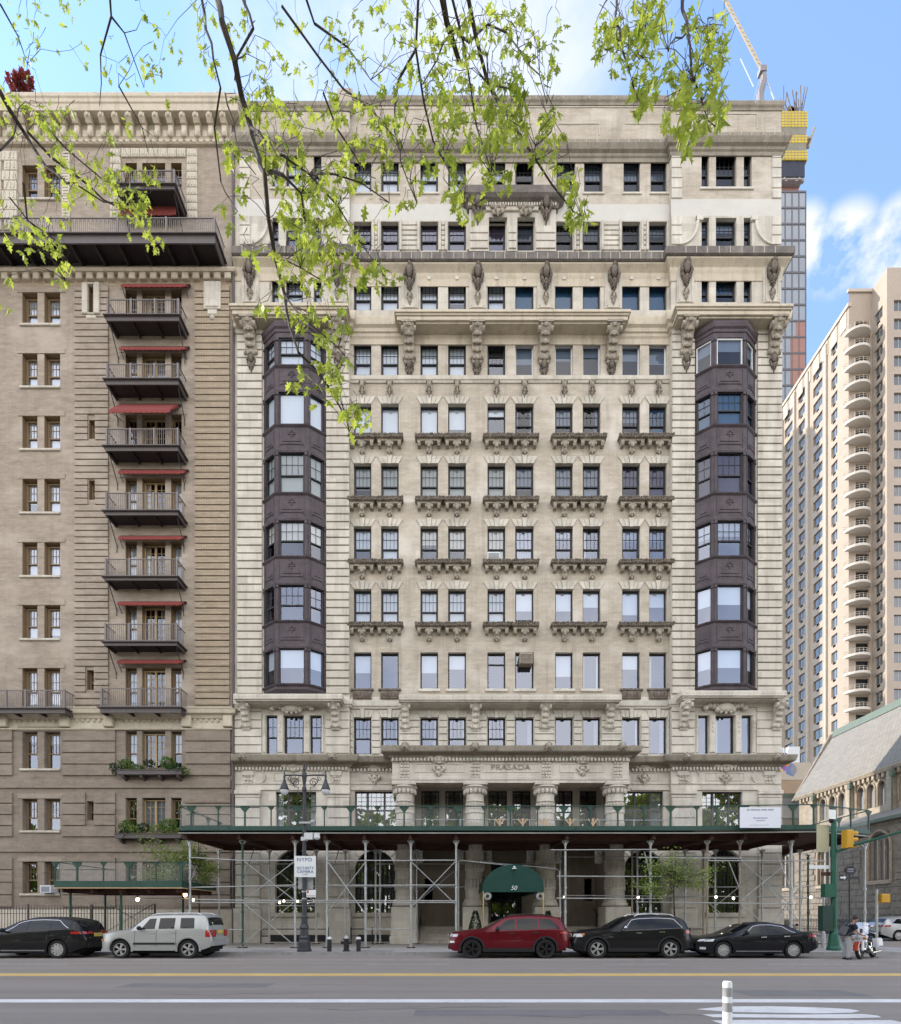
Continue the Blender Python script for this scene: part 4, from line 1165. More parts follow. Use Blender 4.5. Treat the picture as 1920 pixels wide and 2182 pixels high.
# --- bay windows
bz = [(719, 780), (834, 906), (963, 1051), (1108, 1186), (1245, 1323), (1380, 1458)]
YB = YP - .65
kindsL = ['A', 'B', 'A', 'A', 'A', 'B']; kindsR = ['C', 'A', 'A', 'A', 'B', 'B']
blL = ['W', 'W', 'F', 'H', '-', 'h']; blR = ['G', 'b', 'p', 'G', 'h', 'h']
glL = ['glass', 'glass', 'glass_lo', 'glass', 'glass_hi', 'glass_hi']; glR = ['glass_lo', 'glass_lo', 'glass_lo', 'glass_hi', 'glass_hi', 'glass_hi']
for sd_ in 'lr':
    cx = BAYC[sd_]
    plan = [(cx - BAYH, YP + .02), (cx - .92, YB), (cx + .92, YB), (cx + BAYH, YP + .02)]
    for i, (t, b) in enumerate(bz):
        zt_, zb_ = FZ(t, YB), FZ(b, YB)
        znext = FZ(bz[i + 1][0], YB) + .12 if i < 5 else FZ(1470, YB)
        ztop = FZ(697, YB) if i == 0 else FZ(bz[i][0], YB) + .12
        mb = MB()
        def bbox(seg, u0, u1, n0, n1, z0, z1):
            (xa, ya), (xb, yb) = plan[seg], plan[seg + 1]
            L = math.hypot(xb - xa, yb - ya); ux, uy = (xb - xa) / L, (yb - ya) / L; nx, ny = uy, -ux
            vs_ = [(xa + ux * u + nx * n, ya + uy * u + ny * n, z_) for z_ in (z0, z1) for u, n in ((u0, n1), (u1, n1), (u1, n0), (u0, n0))]
            mb.add(vs_, [(0, 3, 2, 1), (4, 5, 6, 7), (0, 1, 5, 4), (1, 2, 6, 5), (2, 3, 7, 6), (3, 0, 4, 7)])
        L1 = math.hypot(BAYH - .92, YP + .02 - YB); L2 = 1.84
        wins = []
        for seg, L in ((0, L1), (1, L2), (2, L1)):
            c = .15 if seg != 1 else .17
            bbox(seg, 0, c, -.18, 0, zb_, zt_); bbox(seg, L - c, L, -.18, 0, zb_, zt_)
            bbox(seg, c * .28, c * .72, 0, .03, zb_ + .1, zt_ - .25); bbox(seg, L - c * .72, L - c * .28, 0, .03, zb_ + .1, zt_ - .25)
            bbox(seg, .02, c, .0, .06, zt_ - .2, zt_ - .06); bbox(seg, L - c, L - .02, .0, .06, zt_ - .2, zt_ - .06)
            bbox(seg, 0, L, -.18, 0, zt_, ztop)                  # head
            bbox(seg, 0, L, -.18, .0, znext, zb_)                 # spandrel
            zs0, zs1 = znext + .14, zb_ - .2
            if i < 5:
                h_ = zs1 - zs0
                bbox(seg, .16, .2, 0, .025, zs0 + .0, zs1); bbox(seg, L - .2, L - .16, 0, .025, zs0, zs1)
                bbox(seg, .3, L - .3, 0, .035, zs0 + h_ * .16, zs0 + h_ * .23); bbox(seg, .38, L - .38, 0, .03, zs0 + h_ * .32, zs0 + h_ * .37)
                bbox(seg, .26, .31, 0, .034, zs0 + h_ * .1, zs0 + h_ * .24); bbox(seg, L - .31, L - .26, 0, .034, zs0 + h_ * .1, zs0 + h_ * .24)
                if seg == 1:
                    for q in (-1, 0, 1): mb.ball((cx + q * .13, YB - .02, zs0 + h_ * (.8 if q else .88)), .055, .04, .075 if not q else .06, 6, 5)
                    mb.box(cx - .03, cx + .03, YB - .04, YB, zs0 + h_ * .55, zs0 + h_ * .75); mb.box(cx - .22, cx + .22, YB - .035, YB, zs0 + h_ * .68, zs0 + h_ * .73)
            wins.append((seg, L, c))
        prof = lambda z0: [(-.1, z0 - .13), (.0, z0 - .13), (.05, z0 - .09), (.1, z0 - .04), (.11, z0), (-.1, z0 + .04)]
        molding(mb, plan, prof(zb_)); 
        if i: molding(mb, plan, [(-.1, ztop - .16), (.03, ztop - .16), (.06, ztop - .06), (.03, ztop), (-.1, ztop)])
        else: molding(mb, plan, [(-.1, ztop - .3), (.04, ztop - .3), (.06, ztop - .16), (.14, ztop - .08), (.18, ztop + .1), (.1, ztop + .3), (-.2, ztop + .42)])
        if i == 5: molding(mb, plan, [(-.3, znext - .26), (-.12, znext - .22), (.02, znext - .06), (.08, znext), (-.1, znext + .04)]); mb.prism_z(plan, znext - .03, znext)
        if i == 0: mb.prism_z([(x, y + .02) for x, y in plan], ztop + .38, ztop + .42)
        bay = mb.build('bay_window', M['mauve'], AB)
        kk = (kindsL if sd_ == 'l' else kindsR)[i]; bb = (blL if sd_ == 'l' else blR)[i]; gg = (glL if sd_ == 'l' else glR)[i]
        for seg, L, c in wins:
            (xa, ya), (xb, yb) = plan[seg], plan[seg + 1]
            ux, uy = (xb - xa) / L, (yb - ya) / L
            w_, h_ = L - 2 * c, zt_ - zb_
            fr, pb = window_meshes({'A': 'A' if seg == 1 else 'N', 'B': 'B', 'C': 'B'}[kk], w_, h_, M['frame_wh' if kk == 'C' else 'frame'])
            mx, my = (xa + xb) / 2 - uy * .06 * -1 * -1, (ya + yb) / 2
            nx, ny = uy, -ux
            o = inst(fr, 'window', (mx - nx * .05, my - ny * .05, zb_), bay, math.atan2(uy, ux))
            inst(pane_mesh(pb, M[gg]), 'pane', (0, 0, 0), o)
            if bb in BL:
                bm0, f0 = BL[bb]; q = MB(); q.quad((-w_ / 2, .12, h_ * (1 - f0)), (w_ / 2, .12, h_ * (1 - f0)), (w_ / 2, .12, h_), (-w_ / 2, .12, h_))
                inst(q.mesh('bay_blind', M[bm0]), 'blind', (0, 0, 0), o)
# air conditioners in the windows
def air_con(a, py, y, label, w=.62, h=.42, col='iron_lt', face=True):
    x, z_ = FX(a, y - .3), FZ(py, y - .3)
    t = thing('air_conditioner', label, 'air conditioner', (x, y, z_))
    m = MB(); m.box(x - w / 2, x + w / 2, y - .35, y + .2, z_, z_ + h); m.build('casing', M[col], t)
    m = MB()
    for k in range(7): m.box(x - w / 2 + .05, x + w / 2 - .05, y - .365, y - .35, z_ + .05 + k * (h - .1) / 7, z_ + .05 + k * (h - .1) / 7 + .022)
    m.build('grille', M['black'], t)
air_con(1052, 1199, YC, 'white boxy air conditioner in the sixth window row of the pale building', .72, .6, 'blind')
air_con(1121, 1414, YC, 'rusty brown air conditioner high in a window near the dark porch cornice', .75, .62, 'steel_rust')
# ================================================================ the brown brick neighbour with iron balconies
YL = 31.9
def zl(py, o=0): return FZ(py, YL - o)
def xl(px, o=0): return FX(px, YL - o)
LB = thing('brick_apartment_building', 'brown brick apartment house with stacked iron balconies and red awnings', 'building', (xl(200), YL, 0))
LX_0, LX_1 = -80.0, xl(494)
win2 = [(47.7, 79.8), (94.5, 128.3)]
wrows = [(352, 424), (624, 691), (754, 824), (887, 957), (1021, 1092), (1156, 1227), (1290, 1361), (1424, 1507), (1559, 1638), (1702, 1770), (1836, 1904)]
tri_l = [(267.5, 291.5), (303, 352), (364.5, 387)]
trow = [(347, 404), (617, 676), (752, 812), (884, 954), (1019, 1092), (1154, 1232), (1289, 1370), (1423, 1508), (1558, 1637), (1700, 1775), (1836, 1890)]
slots = [(190, 202.5, 895, 935), (190, 202.5, 1024, 1065), (185.5, 200.5, 1428, 1470), (185, 200, 1707, 1748), (190, 202, 612, 672)]
hl = [(xl(a), xl(b), zl(bb), zl(t)) for t, bb in wrows for a, b in win2] + [(xl(a - 180), xl(b - 180), zl(bb), zl(t)) for t, bb in wrows for a, b in win2]
ht = [(xl(a), xl(b), zl(bb), zl(t)) for t, bb in trow for a, b in tri_l]
hs_ = [(xl(a), xl(b), zl(bb), zl(t)) for a, b, t, bb in slots]
HA = hl + ht + hs_
wb = MB()
for (t, b, m) in ((196, 312, 2), (312, 505, 0), (505, 580, 0), (580, 612, 3), (612, 1505, 0), (1505, 1553, 2), (1553, 1938, 4), (1938, 2012, 2)):
    wb.wall(LX_0, LX_1, zl(b), zl(t), YL, HA, .5, m, m if m else 1)
wb.quad((LX_1, YL, 0), (LX_1, 54, 0), (LX_1, 54, zl(198)), (LX_1, YL, zl(198)), 0); wb.quad((LX_0, YL, 0), (LX_0, 54, 0), (LX_0, 54, zl(198)), (LX_0, YL, zl(198)), 0)
wb.quad((LX_0, 54, 0), (LX_1, 54, 0), (LX_1, 54, zl(198)), (LX_0, 54, zl(198)), 0)
wb.build('wall', [M['brick_brown'], M['frame_br'], M['terra'], M['brick_tan'], M['brick_base']], LB)
m = MB(); m.quad((LX_0, YL, zl(205)), (LX_1, YL, zl(205)), (LX_1, 54, zl(205)), (LX_0, 54, zl(205))); m.build('roof', M['soot'], LB)
m = MB(); m.quad((LX_0, YL + 1, .2), (LX_1 - .2, YL + 1, .2), (LX_1 - .2, YL + 1, zl(300)), (LX_0, YL + 1, zl(300))); m.build('interior', M['room'], LB)
for h in hl:
    ix = hl.index(h) % 2
    i = min(range(len(wrows)), key=lambda k: abs(zl(wrows[k][1]) - h[2]))
    put_window(LB, 'A', h[0] + .02, h[1] - .02, h[2], h[3] - .06, YL + .27, ['G', 'W', 'W', 'W', 'W', 'W', 'W', 'W', 't', '-', '-'][i], 'glass_hi', 'frame_br')  # white blinds put in to stand for bright sky mirrored in these panes
for k, h in enumerate(ht):
    j, i = k % 3, k // 3
    kind = 'D' if j == 1 else 'N'
    put_window(LB, kind, h[0] + .01, h[1] - .01, h[2], h[3] - .08, YL + .24, ('W' if i in (2, 4, 5, 6, 7, 8) and j != 1 else 'g' if i in (2, 9) and j == 1 else '-'), 'glass', 'frame_tan' if j == 1 else 'frame_br', name='balcony_door' if j == 1 and i < 8 else 'side_window')
for h in hs_: put_window(LB, 'N', h[0], h[1], h[2], h[3], YL + .26, 'g', 'glass_dk', 'frame_br', name='slot_window')
m = MB()
for t, b in wrows:
    for d in (0, -180): m.cut(); m.cbox(xl(43 + d), xl(129 + d), YL - .1, YL + .1, zl(b) - .13, zl(b), .02)
m.build_each('window_sill', M['lime'], LB)
# brick rustication: courses standing proud of dark sunk joints
def strip(mb, a, b, t, bb, step=13.75):
    x0, x1 = xl(a), xl(b); z = zl(bb); H = zl(t) - z
    n = max(1, round(H / (step * YL / F))); s = H / n
    blocked = [h for h in HA if h[0] < x1 - .02 and h[1] > x0 + .02]
    for i in range(n):
        z0, z1 = z + i * s + .07, z + (i + 1) * s
        segs = [(x0, x1)]
        for h in blocked:
            if h[2] - .02 < z1 and h[3] + .02 > z0:
                segs = [q for a_, b_ in segs for q in ((a_, min(b_, h[0] - .05)), (max(a_, h[1] + .05), b_)) if q[1] - q[0] > .08]
        for a_, b_ in segs: mb.box(a_, b_, YL - .1, YL + .01, z0, z1)
for a, b in ((160.6, 232), (416.7, 490)):
    m = MB(); strip(m, a, b, 612, 1505); m.build('rusticated_strip', M['brick_tan'] if a > 300 else M['brick_brown'], LB)
for (t, b) in ((1557, 1655), (1662, 1682), (1690, 1785), (1792, 1818), (1828, 1935)):
    m = MB()
    full = (b - t) < 40
    for a, c in (((-60, 492),) if full else ((-60, 28), (134, 247), (396, 492))): m.cut(); strip(m, a, c, t, b, 24 if not full else 26)
    m.build_each('rusticated_courses', M['brick_base'], LB)
m = MB()                                          # plain brick surrounds of the paired windows, in soldier brick
for t, b in wrows[1:]:
    for d in (0, -180):
        x0, x1, z0, z1 = xl(38 + d), xl(139 + d), zl(b), zl(t)
        m.cut(); m.box(x0, x1, YL - .035, YL + .01, z1 + .01, z1 + .3)
for t, b in trow[1:8]: m.cut(); m.box(xl(255), xl(398), YL - .035, YL + .01, zl(t) + .02, zl(t) + .28)
m.build_each('brick_lintel', M['brick_brown'], LB)
# crowning cornice
XE = LX_1
m = MB()
z = zl(198, .68)
PATHL = [(LX_0, YL), (XE, YL), (XE, YL + 6)]
molding(m, PATHL, [(0, z - .85), (.3, z - .85), (.55, z - .8), (.57, z - .45), (.62, z - .4), (.63, z - .22), (.68, z - .15), (.68, z), (0, z + .1)])
n = 34
r_ = random.Random(2)
for i in range(n):
    x = XE - .35 - i * .78
    m.prism_x([(YL, z - .853), (YL - .5, z - .853), (YL - .52, z - 1.08), (YL - .36, z - 1.24), (YL - .2, z - 1.22), (YL, z - 1.36)], x - .16, x + .16)
    m.ball((x, YL - .52, z - .98), .13, .08, .12, 7, 5)
    m.cbox(x - .15, x + .15, YL - .28, YL, zl(303), zl(270), .04); m.ball((x, YL - .28, zl(298)), .14, .12, .22, 7, 5)
    m.cbox(x + .22, x + .56, YL - .1, YL, zl(297), zl(281), .04)
    for q in (.06, .44): m.cbox(x + q, x + q + .25, YL - .2, YL, zl(312), zl(305), .03)
z2 = zl(304)
molding(m, PATHL, [(0, z2 - .12), (.16, z2 - .1), (.22, z2), (.1, z2 + .1), (0, z2 + .12)])
molding(m, PATHL, [(0, zl(313)), (.14, zl(313)), (.18, zl(311)), (0, zl(310))])
m.build('roof_cornice', M['lime_warm'], LB)
m = MB()
for i in range(26):                               # weathered acroteria along the roof edge
    x = XE - .6 - i * 1.0
    m.cut(); m.ball((x, YL - .5, z + .08), .28, .16, r_.uniform(.1, .2), 7, 4)
m.build_each('roof_cresting', M['lime'], LB)
# terracotta frame round the top balcony door, panels at the far end
m = MB()
def tpanel(a, b, t, bb):
    x0, x1, z0, z1 = xl(a), xl(b), zl(bb), zl(t)
    m.cut(); m.cbox(x0, x1, YL - .09, YL + .02, z0, z1, .03)
    w, h = x1 - x0, z1 - z0
    for q in (.22, .5, .78):
        if w < h: m.box(x0 + w * .18, x1 - w * .18, YL - .12, YL - .08, z0 + h * q - .03, z0 + h * q + .03)
        else: m.box(x0 + w * q - .03, x0 + w * q + .03, YL - .12, YL - .08, z0 + h * .18, z1 - h * .18)
for k in range(9):
    for a, b in ((236, 258), (399, 421)): tpanel(a, b, 320 + k * 16.5, 335 + k * 16.5)
for k in range(7): tpanel(260 + k * 19.6, 278.5 + k * 19.6, 319, 337)
for k in range(8):
    for a, b in ((-30, 4), (5, 38)): tpanel(a + 5 * (k % 2), b, 325 + k * 21, 345 + k * 21)
for k in range(6): tpanel(133, 150, 326 + k * 24, 349 + k * 24)
m.build_each('terracotta_panel', M['terra'], LB)
# yellow corbel table under the terrace, belt course with swags, niche and tablet
m = MB()
for k in range(26):
    x = xl(488) - k * .62
    m.cbox(x - .2, x + .18, YL - .22, YL + .02, zl(601), zl(588), .04)
molding(m, PATHL, [(0, zl(588)), (.26, zl(588)), (.32, zl(584)), (.3, zl(581)), (0, zl(580))])
m.build('corbel_table', M['lime_warm'], LB)
m = MB()
z = zl(1508, .4)
molding(m, PATHL, [(0, z - .55), (.1, z - .5), (.16, z - .34), (.32, z - .26), (.36, z - .06), (.4, z), (0, z + .04)])
molding(m, PATHL, [(0, zl(1556)), (.12, zl(1556)), (.14, zl(1553)), (0, zl(1552))])
for a in (10, 142, 235, 400, 488): m.cbox(xl(a - 10), xl(a + 10), YL - .26, YL + .01, zl(1551), zl(1527), .04)
for a in range(-40, 490, 12):
    if any(abs(a - q) < 14 for q in (10, 142, 235, 400, 488)): continue
    m.ball((xl(a), YL - .02, zl(1535)), .13, .06, .14, 6, 4)
m.build('belt_course', M['lime_warm'], LB)
m = MB()
x0, x1 = xl(178), xl(190); x2, x3 = xl(202.5), xl(215)
for a, b, c, d in ((x0, x1, zl(674), zl(608)), (x2, x3, zl(674), zl(608)), (x1, x2, zl(612), zl(608)), (x1, x2, zl(676), zl(672))): m.cbox(a, b, YL - .19, YL + .02, c, d, .03)
m.cbox(xl(186), xl(207), YL - .16, YL, zl(684), zl(676), .05)
m.build('niche_frame', M['lime'], LB)
m = MB(); m.cbox(xl(436), xl(472), YL - .17, YL + .02, zl(664), zl(605), .03); m.cbox(xl(440), xl(468), YL - .22, YL - .1, zl(661), zl(609), .03); m.cbox(xl(444), xl(464), YL - .16, YL, zl(676), zl(664), .05); m.ball((xl(454), YL - .1, zl(681)), .14, .1, .14, 7, 5)
m.build('tablet', M['lime'], LB)
m = MB()                                          # drain pipe between the two houses
m.cyl((LX_1 + .12, YL - .1, 0), (LX_1 + .12, YL - .1, zl(280)), .07); m.build('drain_pipe', M['iron'], LB)

# --- iron balconies
def iron_balcony(a, b, rail, deck, fasc, depth, pref='balcony', braces=True, posts=4, ornate=False, x0=None):
    yf = YL - depth
    xa = FX(a, yf) if x0 is None else x0; xb = FX(b, yf)
    zt, zd, zb = FZ(rail, yf), FZ(deck, yf), FZ(fasc, yf)
    m = MB()
    m.box(xa - .14, xb + .14, yf - .14, YL - .02, zd - .05, zd)            # deck plate with its lip
    m.box(xa - .02, xb + .02, yf - .02, yf + .05, zb, zd - .05); m.box(xa - .02, xa + .05, yf + .05, YL - .02, zb, zd - .05); m.box(xb - .05, xb + .02, yf + .05, YL - .02, zb, zd - .05)
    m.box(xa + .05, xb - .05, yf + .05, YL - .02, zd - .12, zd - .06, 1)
    n = max(2, round((xb - xa) / 1.4))
    for i in range(n + 1):
        x = xa + .06 + (xb - xa - .12) * i / n
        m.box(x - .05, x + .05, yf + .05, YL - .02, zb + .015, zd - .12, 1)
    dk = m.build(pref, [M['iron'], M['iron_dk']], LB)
    m = MB()
    m.box(xa, xb, yf, yf + .05, zt - .04, zt); m.box(xa, xb, yf + .01, yf + .04, zd + .08, zd + .11)
    for x in (xa, xb - .05):
        m.box(x, x + .05, yf + .05, YL - .02, zt - .039, zt - .001); m.box(x + .01, x + .04, yf + .04, YL - .02, zd + .08, zd + .11)
        q = int((depth - .1) / .13)
        for i in range(q): m.box(x + .012, x + .036, yf + .14 + i * .13, yf + .164 + i * .13, zd, zt - .04)
    nb = int((xb - xa) / .115)
    for i in range(nb + 1):
        x = xa + .03 + (xb - xa - .06) * i / nb
        m.box(x - .011, x + .011, yf + .012, yf + .034, zd, zt - .04)
        if ornate and i % 2: m.tube([(x, yf + .02, zd + (zt - zd) * .62), (x + .055, yf + .02, zd + (zt - zd) * .9), (x + .115, yf + .02, zd + (zt - zd) * .62)], .011, 4)
    for i in range(posts):
        x = xa + (xb - xa - .08) * i / (posts - 1)
        m.box(x, x + .09, yf - .012, yf + .06, zd, zt + .04)
    m.build('railing', M['iron_lt'], dk)
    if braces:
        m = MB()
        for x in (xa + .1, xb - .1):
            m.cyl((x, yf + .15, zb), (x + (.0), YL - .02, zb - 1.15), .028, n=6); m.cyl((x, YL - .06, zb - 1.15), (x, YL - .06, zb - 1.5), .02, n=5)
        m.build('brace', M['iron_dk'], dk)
    return dk
BAL = [(637, 673, 684), (775, 809, 820), (913, 951, 961), (1049.5, 1089, 1098), (1190.5, 1229, 1237), (1328.7, 1367.5, 1376)]
for i, (r, d, f) in enumerate(BAL): iron_balcony(227 - i * .9, 381 - i * .8, r, d, f, .98)
iron_balcony(214, 385, 1466, 1507, 1519, .8, braces=False, posts=3)
iron_balcony(0, 138, 1470, 1509, 1520, .8, braces=False, x0=-31, posts=9)
iron_balcony(248, 372, 362, 395, 404, 1.3, posts=3)
iron_balcony(0, 458, 463, 500, 519, 1.35, braces=False, ornate=True, x0=-35, posts=9, pref='terrace')
# --- red awnings over the balcony doors
def awning(a, b, t, bb, out=.42, drop=None):
    xa, xb = FX(a, YL - out), FX(b, YL - out)
    zt, zb = FZ(t, YL - .1), FZ(bb, YL - out)
    m = MB()
    dz = drop or .1
    m.prism_x([(YL - .02, zt + .02), (YL - .1, zt + .04), (YL - out, zb + dz + .06), (YL - out - .02, zb + .05), (YL - out - .02, zb), (YL - out + .03, zb), (YL - out + .03, zb + dz - .02), (YL - .04, zt - .1)], xa, xb)
    for k in range(int((xb - xa) / .3)): m.ball((xa + .15 + k * .3, YL - out - .01, zb), .14, .02, .05, 6, 4)
    o = m.build('awning', M['awn_red'], LB)
    m = MB(); m.cyl((xa - .05, YL - .1, zt - .02), (xb + .12, YL - .1, zt - .02), .06)
    for x in (xa + .06, xb - .06): m.cyl((x, YL - .05, zt - .55 - out * .3), (x, YL - out, zb + .06), .02, n=5)
    m.build('awning_frame', M['black'], o)
for a, b, t, bb in ((257, 396, 605, 611), (254, 394, 738, 745), (252, 392, 1000, 1009), (252, 388, 1141, 1149), (250, 387, 1281, 1289), (249, 387, 1405, 1413)): awning(a, b, t + 2, bb)
awning(233, 362, 862, 879, 1.1, .14)
awning(256, 375, 437, 458, .5, .5)
# --- window boxes
# ================================================================ foliage helper, used for boxes, shrubs and trees
def leafmat(name, c1, c2, trans=.35):
    m, nt, b = _nodes(name)
    oi = nt.nodes.new('ShaderNodeNewGeometry')
    pos = oi.outputs['Position']
    k = noise(nt, pos, 1.7, 3, .5, .35, .65); k2 = noise(nt, pos, 13, 2, .5, .3, .7)
    c = mixc(nt, mathn(nt, 'MULTIPLY', mathn(nt, 'ADD', k, k2), .5), c1, c2)
    nt.links.new(c, b.inputs['Base Color']); b.inputs['Roughness'].default_value = .55; b.inputs['Specular IOR Level'].default_value = .3
    t = nt.nodes.new('ShaderNodeBsdfTranslucent'); nt.links.new(c, t.inputs['Color'])
    mx = nt.nodes.new('ShaderNodeMixShader'); mx.inputs[0].default_value = trans
    nt.links.new(b.outputs[0], mx.inputs[1]); nt.links.new(t.outputs[0], mx.inputs[2])
    nt.links.new(mx.outputs[0], nt.nodes['Material Output'].inputs[0])
    return m
M['leaf_box'] = leafmat('box_plant_leaves', (.05, .11, .022), (.12, .2, .035))
M['leaf_yew'] = leafmat('dark_evergreen_leaves', (.012, .035, .012), (.03, .07, .022), .15)
M['leaf_young'] = leafmat('young_tree_leaves', (.14, .21, .05), (.28, .34, .09))
def leaf_quad(mb, p, d, w, l, mi=None):
    d = d.normalized(); s = d.cross(Vector((rnd.uniform(-1, 1), rnd.uniform(-1, 1), rnd.uniform(-1, 1))))
    s = s.normalized() if s.length > .01 else d.orthogonal().normalized()
    mb.add([p, p + d * l * .45 + s * w, p + d * l, p + d * l * .45 - s * w], [(0, 1, 2, 3)], mi)
def leaf_blob(mb, c, rx, ry, rz, n, sz, hollow=.4, mi=None):
    c = Vector(c)
    for _ in range(n):
        v = Vector((rnd.gauss(0, 1), rnd.gauss(0, 1), rnd.gauss(0, 1))).normalized()
        r = hollow + (1 - hollow) * rnd.random() ** .5
        r *= 1 + .18 * math.sin(v.x * 5 + c.x * 3) * math.cos(v.z * 4 + c.z)
        p = c + Vector((v.x * rx, v.y * ry, v.z * rz)) * r
        leaf_quad(mb, p, v + Vector((rnd.uniform(-.8, .8), rnd.uniform(-.8, .8), rnd.uniform(-.9, .5))), sz * rnd.uniform(.3, .5), sz * rnd.uniform(.7, 1.3), mi)

def window_box(a, b, t, bb, plants, label):
    yf = YL - .6
    xa, xb, zt, zb = FX(a, yf), FX(b, yf), FZ(t, yf), FZ(bb, yf)
    t_ = thing('window_box', label, 'window box', ((xa + xb) / 2, YL - .3, zb), group='window boxes on the brown brick house')
    m = MB(); m.box(xa, xb, yf, YL - .05, zb + .08, zt - .03); m.box(xa - .03, xb + .03, yf - .03, YL - .04, zt - .03, zt)
    for k in range(4):
        x = xa + .25 + (xb - xa - .5) * k / 3; m.prism_x([(YL - .02, zb + .1), (yf + .05, zb + .08), (yf + .1, zb - .06), (YL - .02, zb - .22)], x - .07, x + .07)
    m.build('planter', M['iron'], t_)
    for (px, py, r, n, sz, mt) in plants:
        mb = MB(); leaf_blob(mb, (FX(px, yf + .2), yf + .25, FZ(py, yf + .2)), r, .3, r * .75, n, sz)
        mb.build('plant', M[mt], t_)
window_box(250, 386, 1640, 1653, [(269, 1627, .38, 260, .12, 'leaf_box'), (317, 1627, .27, 200, .1, 'leaf_yew'), (357, 1625, .42, 330, .12, 'leaf_box'), (246, 1638, .35, 160, .12, 'leaf_yew'), (294, 1637, .3, 120, .12, 'leaf_box'), (375, 1641, .42, 200, .12, 'leaf_yew'), (390, 1643, .25, 80, .12, 'leaf_box')], 'dark window box with round clipped shrubs, the upper one on the brown brick house')
window_box(244, 384, 1776, 1789, [(269, 1760, .38, 260, .12, 'leaf_box'), (306, 1762, .3, 200, .1, 'leaf_yew'), (358, 1758, .45, 300, .12, 'leaf_box'), (285, 1768, .35, 160, .12, 'leaf_young'), (335, 1768, .4, 180, .12, 'leaf_young'), (270, 1775, .4, 150, .12, 'leaf_yew'), (365, 1773, .4, 200, .12, 'leaf_young')], 'dark window box with straggling yellow-green plants, just above the small green shed')
tac = thing('air_conditioner', 'white air conditioner jutting from a ground-storey window of the brown brick house', 'air conditioner', (xl(110), YL, zl(1904)))
m = MB(); m.box(xl(97), xl(120), YL - .45, YL + .2, zl(1903), zl(1887)); m.build('casing', M['blind'], tac)
m = MB(); m.box(xl(100), xl(117), YL - .46, YL - .449, zl(1901), zl(1890)); m.build('grille', M['blind_grey'], tac)

# ================================================================ ground
KY, SW = 23.7, .12
XS0, XS1 = -60.0, 22.6                    # sidewalk runs to the corner of the side street
g = MB(); g.quad((-3000, -3000, -.02), (3000, -3000, -.02), (3000, 3000, -.02), (-3000, 3000, -.02))
struct(g.build('ground', M['asphalt']))
g = MB(); g.quad((-400, 6.0, 0), (400, 6.0, 0), (400, KY, 0), (-400, KY, 0)); g.quad((22.6, KY, 0), (31.0, KY, 0), (31.0, 300, 0), (22.6, 300, 0))
struct(g.build('road', M['asphalt']))
rc = 3.0
pts = [(XS0, KY + .18)] + [(XS1 - .18 - rc + rc * math.sin(t), KY + .18 + rc - rc * math.cos(t)) for t in [i * math.pi / 16 for i in range(9)]] + [(XS1 - .18, 200), (XS0, 200)]
g = MB(); g.prism_z(pts, -.01, SW)
struct(g.build('sidewalk', M['conc']))
g = MB()
kp = [(XS0, KY + .18)] + [(XS1 - .18 - rc + rc * math.sin(t), KY + .18 + rc - rc * math.cos(t)) for t in [i * math.pi / 16 for i in range(9)]] + [(XS1 - .18, 200)]
molding(g, kp, [(0, 0), (.18, 0), (.17, SW + .004), (0, SW + .004)])
struct(g.build('kerb', M['granite']))
g = MB(); gj = MB()
for i in range(40):
    x = -40 + i * 1.55
    if x < XS1 - 1: gj.box(x, x + .02, KY + .2, 31.2, SW, SW + .004)
for k in range(5): gj.box(-40, XS1 - 1, KY + .19 + k * 1.5, KY + .21 + k * 1.5, SW, SW + .0035)
struct(gj.build('sidewalk_joints', M['granite']))
g = MB(); rr = random.Random(4)
for i in range(9):
    x = -24 + i * 5.2 + rr.uniform(-1, 1); g.quad((x, KY + .22, SW + .006), (x + 1.5, KY + .22, SW + .006), (x + 1.5, KY + 1.7, SW + .006), (x, KY + 1.7, SW + .006))
struct(g.build('sidewalk_flags', mat('darker_flagstone', (.26, .245, .235), rough=.9, var=.2)))
g = MB(); g.prism_z([(31.0, KY), (80, KY), (80, 300), (31.0, 300)], -.01, SW); struct(g.build('far_sidewalk', M['conc']))
g = MB(); g.quad((-400, -60, SW), (400, -60, SW), (400, 6, SW), (-400, 6, SW)); struct(g.build('park_pavement', M['conc']))
def stripe(name, segs, m, z_=.004):
    g = MB()
    for x0, x1, y0, y1 in segs: g.quad((x0, y0, z_), (x1, y0, z_), (x1, y1, z_), (x0, y1, z_))
    return struct(g.build(name, M[m]))
GY = lambda py: CAMZ * F / (py - HOR)
stripe('parking_lane_line', [(-60, 60, 21.0, 21.14)], 'paint_worn')
yy = GY(2055)
stripe('dashed_lane_line', [(FX(a, yy), FX(b, yy), yy - .06, yy + .06) for a, b in ((-120, 146), (780, 958), (1285, 1425), (1635, 1892), (2100, 2300))], 'paint_worn')
stripe('yellow_centre_line', [(-90, 90, GY(2080), GY(2074.5))], 'paint_ye')
stripe('white_lane_line', [(-90, 90, GY(2136.5), GY(2129.5))], 'paint_wh')
g = MB()                                  # white chevron field of the bike-lane buffer
def blob(pl): g.add([(FX(a, GY(b)), GY(b), .004) for a, b in pl], [tuple(range(len(pl)))])
blob([(1483, 2151), (1545, 2145), (1640, 2144.5), (1740, 2147), (1810, 2150.5), (1833, 2154.5), (1815, 2158.5), (1740, 2160), (1560, 2157)])
g2 = MB()
blob([(1496, 2162), (1560, 2161), (1700, 2162.5), (1840, 2161), (1872, 2165), (1878, 2168.5), (1800, 2170.5), (1600, 2168.5), (1520, 2168)])
blob([(1516, 2175), (1600, 2173.5), (1750, 2175), (1900, 2174), (1935, 2182), (1930, 2190), (1560, 2190)])
struct(g.build('buffer_markings', M['paint_wh']))
